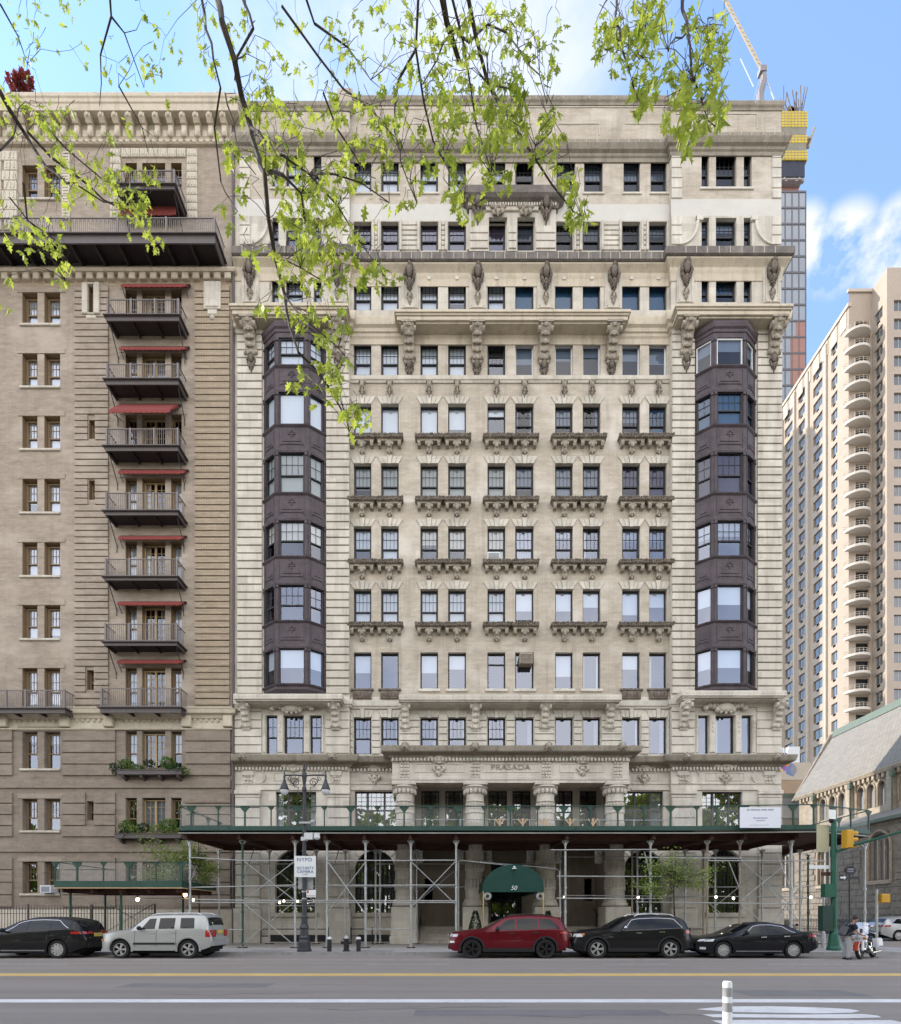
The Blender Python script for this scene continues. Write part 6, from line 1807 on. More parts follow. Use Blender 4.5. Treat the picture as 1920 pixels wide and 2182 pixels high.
# delineator post in the street
def delineator():
    y = 5.95; x = FX(1550, y); r = FX(1559.5, y) - x
    t = thing('delineator_post', 'white plastic delineator post with grey reflective bands in the road', 'post', (x, y, 0))
    zt = FZ(2091, y)
    m = MB(); m.lathe([(.13, .12), (.13, .14), (.06, .18), (r, .22), (r, zt - .02), (r - .008, zt), (0, zt + .002)], x, y, 20); sharp(m.build('post', M['sign_wh'], t))
    for a, b in ((2104, 2123), (2136, 2155)):
        m = MB(); m.lathe([(r + .002, FZ(b, y)), (r + .002, FZ(a, y))], x, y, 20); m.build('reflective_band', mat('grey_reflector', (.3, .3, .3), rough=.4, var=.2), t, smooth=True)
delineator()
# ================================================================ vehicles
def interp(tab, x):
    if x <= tab[0][0]: return tab[0][1]
    for (a, p), (b, q) in zip(tab, tab[1:]):
        if x <= b:
            t = (x - a) / (b - a) if b > a else 0
            return p + (q - p) * t
    return tab[-1][1]
def smooth(tab, n=160, k=4):
    x0, x1 = tab[0][0], tab[-1][0]
    xs = [x0 + (x1 - x0) * i / n for i in range(n + 1)]; zs = [interp(tab, x) for x in xs]
    for _ in range(k): zs = [zs[0]] + [(zs[i - 1] + 2 * zs[i] + zs[i + 1]) / 4 for i in range(1, n)] + [zs[-1]]
    return list(zip(xs, zs))
def paint(name, col, flake=.0, rough=.28):
    m, nt, b = _nodes(name)
    b.inputs['Base Color'].default_value = (*col, 1); b.inputs['Roughness'].default_value = rough; b.inputs['Metallic'].default_value = flake
    b.inputs['Coat Weight'].default_value = .35; b.inputs['Coat Roughness'].default_value = .015; b.inputs['Specular IOR Level'].default_value = .15
    pos = nt.nodes.new('ShaderNodeNewGeometry').outputs['Position']
    k = noise(nt, pos, 1.1, 4, .6, .4, .8, stretch=(1, 1, 2.5))
    nt.links.new(mixc(nt, mathn(nt, 'MULTIPLY', k, .025), col, (.2, .19, .17)), b.inputs['Base Color'])
    return m
M['tyre'] = mat('tyre_rubber', (.013, .013, .014), rough=.85, var=.2)
M['alloy'] = mat('silver_alloy', (.5, .5, .51), rough=.35, var=.05, metal=.8)
M['alloy_blk'] = mat('black_alloy', (.012, .012, .013), rough=.3, var=.05)
M['chrome'] = mat('chrome_trim', (.5, .5, .52), rough=.2, var=.0, metal=1)
M['trim_blk'] = mat('black_plastic_trim', (.014, .014, .015), rough=.6, var=.1)
M['seam'] = mat('panel_gap', (.008, .008, .008), rough=.9, var=0)
M['under'] = mat('underbody', (.01, .01, .01), rough=1, var=0)
def carglass():
    m, nt, b = _nodes('car_window_glass')
    b.inputs['Base Color'].default_value = (.007, .009, .011, 1); b.inputs['Roughness'].default_value = .01; b.inputs['Specular IOR Level'].default_value = .34
    return m
M['cglass'] = carglass()
M['lamp_clear'] = mat('clear_lamp', (.5, .5, .5), rough=.12, var=.0, spec=.9)
M['lamp_red'] = mat('red_lamp', (.33, .012, .012), rough=.2, var=.1, spec=.8)
M['lamp_amber'] = mat('amber_lamp', (.55, .2, .03), rough=.25, var=0)
M['plate'] = mat('licence_plate', (.55, .42, .1), rough=.5, var=.1)

def wheel_meshes(rad, wid, spokes, rimm, dark=False):
    t = MB(); ro, ri = rad, rad * .68
    Mx = Matrix.Rotation(R(90), 4, 'X')
    t.lathe([(ri, -wid * .42), (ro * .93, -wid * .5), (ro * .985, -wid * .4), (ro, -wid * .25), (ro, wid * .25), (ro * .985, wid * .4), (ro * .93, wid * .5), (ri, wid * .42), (ri, -wid * .42)], 0, 0, 32, M=Mx)
    tm_ = t.mesh('tyre', M['tyre'], True); tm_.set_sharp_from_angle(angle=R(45))
    r = MB()
    r.lathe([(ri, wid * .44), (ri * .93, wid * .46), (ri * .9, wid * .36), (ri * .9, -wid * .3), (0, -wid * .3)], 0, 0, 28, M=Mx, mi=1)
    r.lathe([(ri * 1.01, wid * .43), (ri * 1.0, wid * .48), (ri * .91, wid * .47)], 0, 0, 28, M=Mx)
    for i in range(spokes):
        a = 2 * math.pi * i / spokes
        for da in (-.13, .13):
            q = MB(); q.add([(.03, -wid * .44, -.012), (ri * .93, -wid * .40, -.03 * rad / .35), (ri * .93, -wid * .40, .03 * rad / .35), (.03, -wid * .44, .012), (.03, -wid * .3, -.02), (ri * .93, -wid * .3, -.03), (ri * .93, -wid * .3, .03), (.03, -wid * .3, .02)], [(0, 1, 2, 3), (0, 4, 5, 1), (3, 2, 6, 7)])
            r.add([Matrix.Rotation(a + da, 4, 'Y') @ Vector(v) for v in q.v], q.f, 0)
    r.lathe([(0, wid * .5), (ri * .14, wid * .5), (ri * .2, wid * .42), (ri * .2, wid * .2)], 0, 0, 14, M=Mx)
    rm = r.mesh('rim', [M[rimm], M['trim_blk']])
    return tm_, rm


def car(label, spec, loc, rz=0.0, name='parked_car', group='cars parked along the kerb'):
    """loc is the point on the road under the front bumper's near corner; the car's length runs along +x from the nose"""
    L, Wd = spec['L'], spec['W']
    top = smooth(spec['top']); bel = smooth(spec['belt']); bot = smooth(spec['bottom'], k=2)
    whl = spec['wheels']; wr = spec['wr']; ar = wr + spec.get('gap', .055)
    hw = Wd / 2
    t = thing(name, label, 'car', (loc[0], loc[1], loc[2]), group)
    t.rotation_euler = (0, 0, rz)
    MW = Matrix.Translation(loc) @ Matrix.Rotation(rz, 4, 'Z')
    def out(mb, nm, m, par=None, smoothang=None):
        mb.v = [tuple(MW @ Vector((x, y + hw, z))) for x, y, z in mb.v]
        o = mb.build(nm, m, par or t)
        if smoothang: sharp(o, smoothang)
        return o
    nose, tail = spec.get('nose', .3), spec.get('tail', .25)
    def plan(x):
        w = 1.0
        if x < .75: w -= nose * ((.75 - x) / .75) ** 2.4
        if x > L - .6: w -= tail * ((x - L + .6) / .6) ** 2.4
        return hw * w
    def zt(x): return interp(top, x)
    def zs(x): return min(interp(bel, x), zt(x) - .035)
    def zb(x):
        z = interp(bot, x)
        for c in whl:
            d = abs(x - c)
            if d < ar: z = max(z, wr + math.sqrt(ar * ar - d * d))
        return min(z, zs(x) - .06)
    def bulge(z, x):
        s = zs(x)
        if z < .6: return .955 + .045 * min(1, max(0, (z - .22) / .38)) ** .6
        return 1.0 - .045 * ((z - .6) / max(.2, s - .6)) ** 2
    tum = spec.get('tumble', .3)
    def wre(x):
        h = max(0, zt(x) - .05 - zs(x))
        return max(.3, plan(x) * .955 - .045 - tum * h - .03)
    def ys(x, z):                                        # half-width of the skin at (x, z)
        s = zs(x)
        if z <= s: return plan(x) * bulge(z, x)
        e = zt(x) - .05; b = plan(x) * bulge(s, x)
        f = min(1, (z - s) / max(.03, e - s))
        return b + (wre(x) - b) * f + .02 * math.sin(f * math.pi) * min(1, max(0, e - s))
    xs = set(L * i / 84 for i in range(85)) | {.02, .05, .09, L - .02, L - .05, L - .09}
    for c in whl:
        for k in range(17): xs.add(c - ar * math.cos(math.pi * k / 16))
        xs |= {c - ar - .002, c + ar + .002}
    xs = sorted(x for x in xs if 0 <= x <= L)
    ring = []
    for x in xs:
        b, s, e = zb(x), zs(x), max(zt(x) - .05, zs(x) + .01)
        half = [(-(plan(x) * bulge(b, x) - .07), b - .0)] + [(-ys(x, b + (s - b) * q), b + (s - b) * q) for q in (0, .12, .35, .6, .85, .96, 1)]
        half += [(-ys(x, s + (e - s) * q), s + (e - s) * q) for q in (.12, .5, .9, 1)]
        w = wre(x)
        half += [(-w * .93, e + .033), (-w * .6, zt(x) + .012), (0, zt(x) + .02)]
        full = half + [(-y, z) for y, z in reversed(half[:-1])]
        ring.append([(x, y, z) for y, z in full])
    k = len(ring[0])
    mb = MB()
    mb.add([p for r in ring for p in r], [(i * k + j, i * k + j + 1, (i + 1) * k + j + 1, (i + 1) * k + j) for i in range(len(xs) - 1) for j in range(k - 1)] + [tuple(range(k - 1, -1, -1)), tuple((len(xs) - 1) * k + j for j in range(k))])
    body = out(mb, 'body', spec['paint'], None, 34)
    mb = MB(); mb.box(.35, L - .3, -hw + .26, hw - .26, .2, .72); mb.box(.2, L - .15, -hw + .3, hw - .3, .3, .6); out(mb, 'underbody', M['under'])
    def patch(x0, x1, fz0, fz1, off=.006, n=8, m=4, both=True, slant=(0, 0)):
        """skin-hugging patch; fz0, fz1 give its lower and upper edge, slant shifts the upper corners in x"""
        mbp = MB()
        for sgn in ((-1, 1) if both else (-1,)):
            vs = []
            for j in range(m + 1):
                v = j / m
                for i in range(n + 1):
                    u = i / n
                    xa = x0 + slant[0] * v; xb = x1 + slant[1] * v
                    x = xa + (xb - xa) * u
                    z0, z1 = (fz0(x) if callable(fz0) else fz0), (fz1(x) if callable(fz1) else fz1)
                    z = z0 + (z1 - z0) * v
                    vs.append((x, sgn * (ys(x, z) + off), z))
            f = [(j * (n + 1) + i, j * (n + 1) + i + 1, (j + 1) * (n + 1) + i + 1, (j + 1) * (n + 1) + i) for j in range(m) for i in range(n)]
            mbp.add(vs, f if sgn < 0 else [tuple(reversed(q)) for q in f])
        return mbp
    # side glass: near and far side each its own part
    wt = spec.get('wtop', .12); wb_ = spec.get('wbot', .035)
    for (b0, b1, t0, t1) in spec['windows']:
        for sd2 in (-1, 1):
            mbp = patch(b0, b1, lambda x: zs(x) + wb_, lambda x: max(zt(x) - wt, zs(x) + wb_ + .01), .007, 12, 5, False, (t0 - b0, t1 - b1))
            if sd2 > 0: mbp.v = [(x, -y, z) for x, y, z in mbp.v]; mbp.f = [tuple(reversed(f)) for f in mbp.f]
            out(mbp, 'side_window', M['cglass'], None, 60)
    for nm, (xa, xb) in (('windscreen', spec['screen']), ('rear_window', spec['rear'])):
        mb = MB(); vs = []; n = 8
        for i in range(n + 1):
            x = xa + (xb - xa) * i / n
            sl = (zt(x + .02) - zt(x - .02)) / .04; l = math.hypot(1, sl); nx, nz = -sl / l, 1 / l
            w = wre(x)
            for y, dz in ((-w * .93, .0), (-w * .6, .014), (0, .022), (w * .6, .014), (w * .93, .0)): vs.append((x + nx * .008, y, zt(x) + dz + nz * .008 - (.012 if abs(y) > w * .9 else 0)))
        mb.add(vs, [(i * 5 + j, i * 5 + j + 1, (i + 1) * 5 + j + 1, (i + 1) * 5 + j) for i in range(n) for j in range(4)])
        out(mb, nm, M['cglass'], None, 60)
    # panel gaps
    mb = MB()
    for x, z1 in spec['seams']:
        q = patch(x - .006, x + .006, lambda x: max(zb(x), .3) + .02, z1 if z1 else (lambda x: zs(x) - .01), .0035, 1, 8); mb.add(q.v, q.f)
    q = patch(whl[0] + ar + .12, whl[1] - ar - .05, .36, .372, .0035, 20, 1); mb.add(q.v, q.f)
    out(mb, 'panel_gaps', M['seam'], body)
    for x in spec['handles']:
        mb = patch(x - .11, x + .11, lambda x: zs(x) - .125, lambda x: zs(x) - .085, .03, 4, 2); q = patch(x - .1, x + .1, lambda x: zs(x) - .12, lambda x: zs(x) - .09, .0, 4, 2)
        out(mb, 'door_handle', spec.get('handle_m', spec['paint']))
    if spec.get('cladding'):
        cl = spec['cladding']
        mb = MB()
        for c in whl:
            for sg in (-1, 1):
                mb.cut(); vs = []
                for i in range(25):
                    a = math.pi * (-.06 + 1.12 * i / 24)
                    for rr, o_ in ((ar - .004, .004), (ar + .012, .02), (ar + .065, .022), (ar + .075, .004)):
                        x, z = c + rr * math.cos(a), wr + rr * math.sin(a)
                        x = min(max(x, .02), L - .02); z = max(z, .28)
                        vs.append((x, sg * (ys(x, min(z, zs(x))) + o_), z))
                mb.add(vs, [(i * 4 + j, i * 4 + j + 1, (i + 1) * 4 + j + 1, (i + 1) * 4 + j) for i in range(24) for j in range(3)])
        mb.v = [tuple(MW @ Vector((x, y + hw, z))) for x, y, z in mb.v]
        for o in mb.build_each('wheel_arch_trim', cl, t): sharp(o, 50)
        out(patch(whl[0] + ar + .02, whl[1] - ar - .02, lambda x: zb(x) - .0, lambda x: zb(x) + .15, .012, 16, 2), 'sill_trim', cl)
    if spec.get('side_strip'):
        z0, z1, mm_ = spec['side_strip']; out(patch(whl[0] + ar + .1, whl[1] - ar - .08, z0, z1, .018, 20, 2), 'side_moulding', mm_)
    if spec.get('chrome'):
        for sg in (-1, 1):
            (b0, b1, t0, t1), e = spec['windows'][0], spec['windows'][-1]
            pts = []
            def pt(x, z): pts.append((x, sg * (ys(x, z) + .01), z))
            for i in range(7): x = b0 + (t0 - b0) * i / 6; pt(x, zs(x) + wb_ + (zt(x) - wt - zs(x) - wb_) * i / 6)
            for i in range(1, 15): x = t0 + (e[3] - t0) * i / 14; pt(x, zt(x) - wt)
            for i in range(1, 7): x = e[3] + (e[1] - e[3]) * i / 6; pt(x, max(zt(x) - wt + (zs(x) + wb_ - zt(x) + wt) * i / 6, zs(x) + wb_))
            if spec['chrome'] == 2:
                for i in range(1, 15): x = e[1] + (b0 - e[1]) * i / 14; pt(x, zs(x) + wb_ * .6)
            mb = MB(); mb.tube(pts, .014, 5); out(mb, 'window_trim', M['chrome'])
    # lamps
    for nm, items in (('headlight', spec['head']), ('tail_light', spec['tail_l'])):
        for (x0, x1, z0, z1, sl, mm_) in items:
            for sg in (-1, 1):
                mbp = patch(x0, x1, z0, z1, .008, 6, 3, False, sl)
                if nm == 'tail_light' and x1 >= L - .03 or nm == 'headlight' and x0 <= .03:
                    xe = L + .012 if nm == 'tail_light' else -.012
                    y1 = ys(abs(xe) if nm == 'headlight' else L, (z0 + z1) / 2)
                    mbp.box(xe - .02, xe + .0, -y1, -y1 + .34, z0, z1) if nm == 'headlight' else mbp.box(xe - .02, xe, -y1, -y1 + .3, z0, z1)
                if sg > 0: mbp.v = [(x, -y, z) for x, y, z in mbp.v]; mbp.f = [tuple(reversed(f)) for f in mbp.f]
                out(mbp, nm, M[mm_])
    mb = MB()
    if spec.get('grille'):
        z0, z1 = spec['grille']
        y1 = ys(0, z0) - .36
        for i in range(7): yy = -y1 + 2 * y1 * (i + .5) / 7; mb.box(-.02, .02, yy - y1 / 9, yy + y1 / 9, z0, z1)
        out(mb, 'grille', M[spec.get('grille_m', 'chrome')])
    mb = MB(); y1 = ys(0, .5) - .08
    mb.box(-.05, .1, -y1, y1, .36, .5); out(mb, 'front_bumper', spec.get('bumper', M['trim_blk']))
    mb = MB(); y1 = ys(L, .6) - .06; zr_ = spec.get('rbump', (.42, .62)); mb.box(L - .1, L + .06, -y1, y1, *zr_); out(mb, 'rear_bumper', spec.get('bumper', M['trim_blk']))
    mb = MB(); mb.box(L + .005, L + .02, -.26, .26, spec.get('plz', .85), spec.get('plz', .85) + .15); out(mb, 'number_plate', M['plate'])
    if spec.get('mirror'):
        x, z, mm_ = spec['mirror']
        for sg in (-1, 1):
            mb = MB(); y = ys(x, z - .05)
            mb.ball((x, sg * (y + .15), z + .04), .085, .12, .085, 9, 7); mb.box(x - .03, x + .04, sg * (y - .03), sg * (y + .1), z - .04, z + .01)
            out(mb, 'mirror', mm_, None, 50)
    if spec.get('rails'):
        x0, x1, mm_ = spec['rails']
        for sg in (-1, 1):
            mb = MB(); mb.tube([(x0 + (x1 - x0) * i / 10, sg * (wre(x0 + (x1 - x0) * i / 10) - .06), zt(x0 + (x1 - x0) * i / 10) + (.045 if 0 < i < 10 else -.01)) for i in range(11)], .016, 5); out(mb, 'roof_rail', M[mm_])
    if spec.get('spoiler'):
        x, z = spec['spoiler']; mb = MB(); mb.box(x - .12, x + .14, -wre(x) * .9, wre(x) * .9, z - .02, z + .03); out(mb, 'spoiler', spec['paint'])
    tmesh, rmesh = wheel_meshes(wr, .24, spec.get('spokes', 5), spec.get('rim', 'alloy'))
    for c in whl:
        for sg in (-1, 1):
            w = inst(tmesh, 'wheel', tuple(MW @ Vector((c, sg * (hw - .125) + hw, wr))), None, rz + (0 if sg < 0 else math.pi))
            w.parent = t; w.matrix_parent_inverse = MW.inverted()
            rm_ = inst(rmesh, 'rim', (0, 0, 0), w)
    return t

YK = 21.72
def at_front_wheel(px, spec, y=YK): return (FX(px, y) - spec['wheels'][0], y, .0)
SUV_RED = dict(L=4.86, W=1.95, wheels=(.90, 3.84), wr=.385, paint=paint('deep_red_paint', (.105, .004, .01), .25),
    top=[(0, .74), (.05, .95), (.18, 1.04), (.6, 1.1), (1.25, 1.15), (1.42, 1.19), (2.2, 1.64), (2.5, 1.71), (3.2, 1.74), (3.9, 1.715), (4.3, 1.665), (4.5, 1.6), (4.66, 1.34), (4.8, 1.12), (4.86, .9)],
    belt=[(0, .7), (.1, .92), (.5, 1.0), (1.4, 1.09), (3.0, 1.12), (4.3, 1.16), (4.7, 1.12), (4.86, .86)], bottom=[(0, .42), (.12, .31), (.5, .27), (4.3, .27), (4.65, .4), (4.86, .5)],
    windows=[(1.8, 2.62, 2.22, 2.64), (2.7, 3.38, 2.72, 3.36), (3.4, 3.56, 3.38, 3.54), (3.64, 4.42, 3.62, 4.12)], screen=(1.47, 2.22), rear=(4.5, 4.66), wtop=.135,
    seams=[(1.62, None), (2.66, None), (3.6, None)], handles=(2.5, 3.45), handle_m=M['black'], cladding=M['trim_blk'], head=[(.02, .3, .87, .98, (.06, .06), 'lamp_clear'), (.02, .2, .62, .7, (0, 0), 'lamp_clear')], tail_l=[(4.42, 4.84, 1.0, 1.07, (0, -.03), 'lamp_red')],
    grille=(.84, .98), grille_m='trim_blk', mirror=(1.92, 1.16, M['black']), rails=(2.4, 4.2, 'black'), rim='alloy_blk', spokes=5, spoiler=(4.5, 1.62))
SUV_BLK = dict(L=4.82, W=1.94, wheels=(.93, 3.85), wr=.385, paint=paint('black_paint', (.008, .008, .0095), .1),
    top=[(0, .72), (.06, .98), (.2, 1.06), (.7, 1.12), (1.3, 1.16), (1.5, 1.21), (2.25, 1.64), (2.55, 1.71), (3.3, 1.745), (3.9, 1.72), (4.3, 1.66), (4.46, 1.58), (4.64, 1.34), (4.76, 1.12), (4.82, .85)],
    belt=[(0, .68), (.1, .9), (.5, 1.0), (1.4, 1.09), (3.0, 1.14), (4.2, 1.2), (4.66, 1.16), (4.82, .84)], bottom=[(0, .42), (.12, .31), (.5, .28), (4.3, .28), (4.6, .4), (4.82, .48)],
    windows=[(1.95, 2.72, 2.35, 2.74), (2.79, 3.55, 2.8, 3.52), (3.62, 4.35, 3.6, 4.05)], screen=(1.54, 2.25), rear=(4.47, 4.63), wtop=.13,
    seams=[(1.7, None), (2.75, None), (3.58, None)], handles=(2.6, 3.52), handle_m=M['chrome'], chrome=2, cladding=M['trim_blk'], head=[(.03, .36, .86, .99, (.04, .03), 'lamp_clear'), (.3, .44, .94, 1.0, (0, 0), 'lamp_amber')], tail_l=[(4.5, 4.78, 1.0, 1.14, (-.02, -.06), 'lamp_red')],
    grille=(.82, 1.0), mirror=(2.02, 1.2, M['chrome']), rails=(2.5, 4.1, 'chrome'), spokes=5)
SEDAN = dict(L=4.88, W=1.84, wheels=(.98, 3.78), wr=.335, paint=paint('black_sedan_paint', (.009, .010, .014), .25), tumble=.42,
    top=[(0, .6), (.05, .72), (.25, .8), (1.0, .93), (1.35, .99), (2.15, 1.36), (2.5, 1.44), (3.0, 1.445), (3.5, 1.36), (3.9, 1.2), (4.15, 1.1), (4.6, 1.06), (4.78, 1.0), (4.88, .8)],
    belt=[(0, .58), (.3, .74), (1.2, .9), (3.0, .98), (4.2, 1.02), (4.75, .96), (4.88, .78)], bottom=[(0, .36), (.15, .24), (.6, .2), (4.2, .2), (4.6, .32), (4.88, .42)],
    windows=[(1.7, 2.72, 2.25, 2.72), (2.8, 3.86, 2.8, 3.42)], screen=(1.38, 2.12), rear=(3.52, 4.05), wtop=.105, wbot=.03,
    seams=[(1.5, None), (2.76, None), (3.66, None)], handles=(2.58, 3.5), handle_m=M['chrome'], chrome=1, side_strip=(.28, .315, M['chrome']), head=[(.06, .55, .68, .78, (.1, .08), 'lamp_clear'), (.1, .3, .36, .46, (0, 0), 'lamp_clear')], tail_l=[(4.45, 4.86, .86, .97, (-.02, -.06), 'lamp_red')],
    grille=(.5, .68), mirror=(1.85, 1.0, None), spokes=9, bumper=None)
SEDAN['mirror'] = (1.85, 1.0, SEDAN['paint']); SEDAN['bumper'] = SEDAN['paint']
SILVER = dict(L=4.45, W=1.84, wheels=(.83, 3.55), wr=.37, gap=.07, paint=paint('silver_paint', (.38, .385, .375), .35, .32), tumble=.16, nose=.22, tail=.12,
    top=[(0, .8), (.04, 1.0), (.15, 1.06), (.9, 1.15), (1.2, 1.2), (1.75, 1.66), (1.95, 1.74), (2.6, 1.77), (3.6, 1.775), (4.1, 1.755), (4.22, 1.69), (4.32, 1.25), (4.38, 1.1), (4.45, .8)],
    belt=[(0, .75), (.1, .96), (.6, 1.04), (1.3, 1.13), (3.0, 1.16), (4.0, 1.17), (4.35, 1.12), (4.45, .78)], bottom=[(0, .42), (.1, .34), (.5, .32), (4.0, .32), (4.3, .42), (4.45, .5)],
    windows=[(1.62, 2.2, 1.95, 2.22), (2.35, 2.98, 2.37, 2.98), (3.22, 3.78, 3.2, 3.74)], screen=(1.24, 1.76), rear=(4.22, 4.31), wtop=.15, wbot=.04,
    seams=[(1.42, None), (2.28, None), (3.06, None)], handles=(2.12, 2.92), side_strip=(.56, .64, M['trim_blk']), head=[(.02, .16, .86, 1.0, (0, 0), 'lamp_clear'), (.02, .1, .7, .78, (0, 0), 'lamp_amber')], tail_l=[(4.22, 4.42, .86, 1.14, (0, 0), 'lamp_red')],
    grille=(.82, 1.0), mirror=(1.66, 1.18, M['trim_blk']), rails=(2.0, 4.0, 'alloy'), spokes=5, bumper=None, rbump=(.5, .74), plz=.98)
SILVER['bumper'] = SILVER['paint']; SILVER['cladding'] = SILVER['paint']
CROSS = dict(L=4.75, W=1.9, wheels=(.95, 3.72), wr=.365, paint=paint('black_crossover_paint', (.009, .009, .011), .1), tumble=.4,
    top=[(0, .66), (.06, .84), (.25, .94), (1.0, 1.06), (1.25, 1.1), (2.1, 1.54), (2.5, 1.64), (3.0, 1.66), (3.6, 1.645), (4.1, 1.58), (4.36, 1.5), (4.6, 1.2), (4.69, 1.05), (4.75, .8)],
    belt=[(0, .62), (.2, .86), (1.2, 1.02), (3.0, 1.1), (4.2, 1.18), (4.6, 1.1), (4.75, .78)], bottom=[(0, .38), (.12, .28), (.5, .23), (4.2, .23), (4.5, .36), (4.75, .46)],
    windows=[(1.5, 2.45, 2.05, 2.46), (2.53, 3.4, 2.54, 3.36), (3.46, 4.15, 3.43, 3.7)], screen=(1.3, 2.08), rear=(4.32, 4.55), wtop=.115,
    seams=[(1.5, None), (2.5, None), (3.45, None)], handles=(2.35, 3.25), chrome=1, side_strip=(.3, .35, M['chrome']), head=[(.05, .45, .78, .88, (.06, .04), 'lamp_clear')], tail_l=[(4.25, 4.74, .98, 1.08, (-.02, -.05), 'lamp_red')],
    grille=(.6, .8), mirror=(1.62, 1.1, None), spokes=9, plz=.86)
CROSS['mirror'] = (1.62, 1.1, CROSS['paint'])
car('dark red sport-utility car with black wheels parked before the green canopy', SUV_RED, at_front_wheel(1005.8, SUV_RED))
car('black sport-utility car with chrome window trim parked between the red car and the black saloon', SUV_BLK, at_front_wheel(1273, SUV_BLK))
car('low black saloon car with silver sill strip parked nearest the corner', SEDAN, at_front_wheel(1542.5, SEDAN))
car('boxy silver sport-utility car with side moulding parked before the small shed', SILVER, at_front_wheel(255, SILVER))
car('black crossover car cut off by the picture edge, parked behind the silver one', CROSS, at_front_wheel(-27, CROSS))
SILV2 = dict(CROSS); SILV2['paint'] = paint('silver_crossover_paint', (.42, .43, .44), .4, .32); SILV2['mirror'] = (1.62, 1.1, SILV2['paint'])
car('silver crossover car crossing the side street behind the motorcycle', SILV2, (FX(1838, 38.6) + 4.75, 38.6, 0), R(180), 'car', 'cars in the side street')
WH2 = dict(SUV_BLK); WH2['paint'] = paint('white_car_paint', (.6, .6, .6), 0, .35); WH2['mirror'] = (2.02, 1.2, WH2['paint'])
car('white sport-utility car facing out of the side street, seen through the scaffold', WH2, (FX(1672, 47), 47, 0), R(72), 'car', 'cars in the side street')
BK2 = dict(SEDAN)
car('dark saloon car facing out of the side street beside the signal pole', BK2, (FX(1700, 39.5), 39.5, 0), R(62), 'car', 'cars in the side street')

# ================================================================ person and motorcycle
M['skin'] = mat('skin', (.36, .2, .14), rough=.55, var=.06)
M['navy'] = mat('navy_tee_shirt', (.014, .017, .028), rough=.9, var=.15)
M['grey_tr'] = mat('light_grey_trousers', (.3, .295, .3), rough=.9, var=.1, scale=5)
M['hair_dk'] = mat('dark_hair', (.03, .02, .014), rough=.8, var=.2)
M['bag'] = mat('grey_bag_cloth', (.1, .1, .11), rough=.9, var=.2)
def skinned(name, verts, edges, radii, m, parent, root=0, sub=2):
    me = bpy.data.meshes.new(name); me.from_pydata([tuple(v) for v in verts], edges, []); me.update()
    o = bpy.data.objects.new(name, me); COL.objects.link(o)
    o.modifiers.new('skin', 'SKIN'); s = o.modifiers.new('sub', 'SUBSURF'); s.levels = s.render_levels = sub
    for i, r in enumerate(radii):
        r = r if isinstance(r, tuple) else (r, r)
        me.skin_vertices[0].data[i].radius = r; me.skin_vertices[0].data[i].use_root = (i == root)
    bpy.context.view_layer.update()
    dg = bpy.context.evaluated_depsgraph_get(); m2 = bpy.data.meshes.new_from_object(o.evaluated_get(dg))
    bpy.data.objects.remove(o)
    m2.materials.clear(); m2.materials.append(m); m2.polygons.foreach_set('use_smooth', [True] * len(m2.polygons))
    return link(bpy.data.objects.new(name, m2), parent)
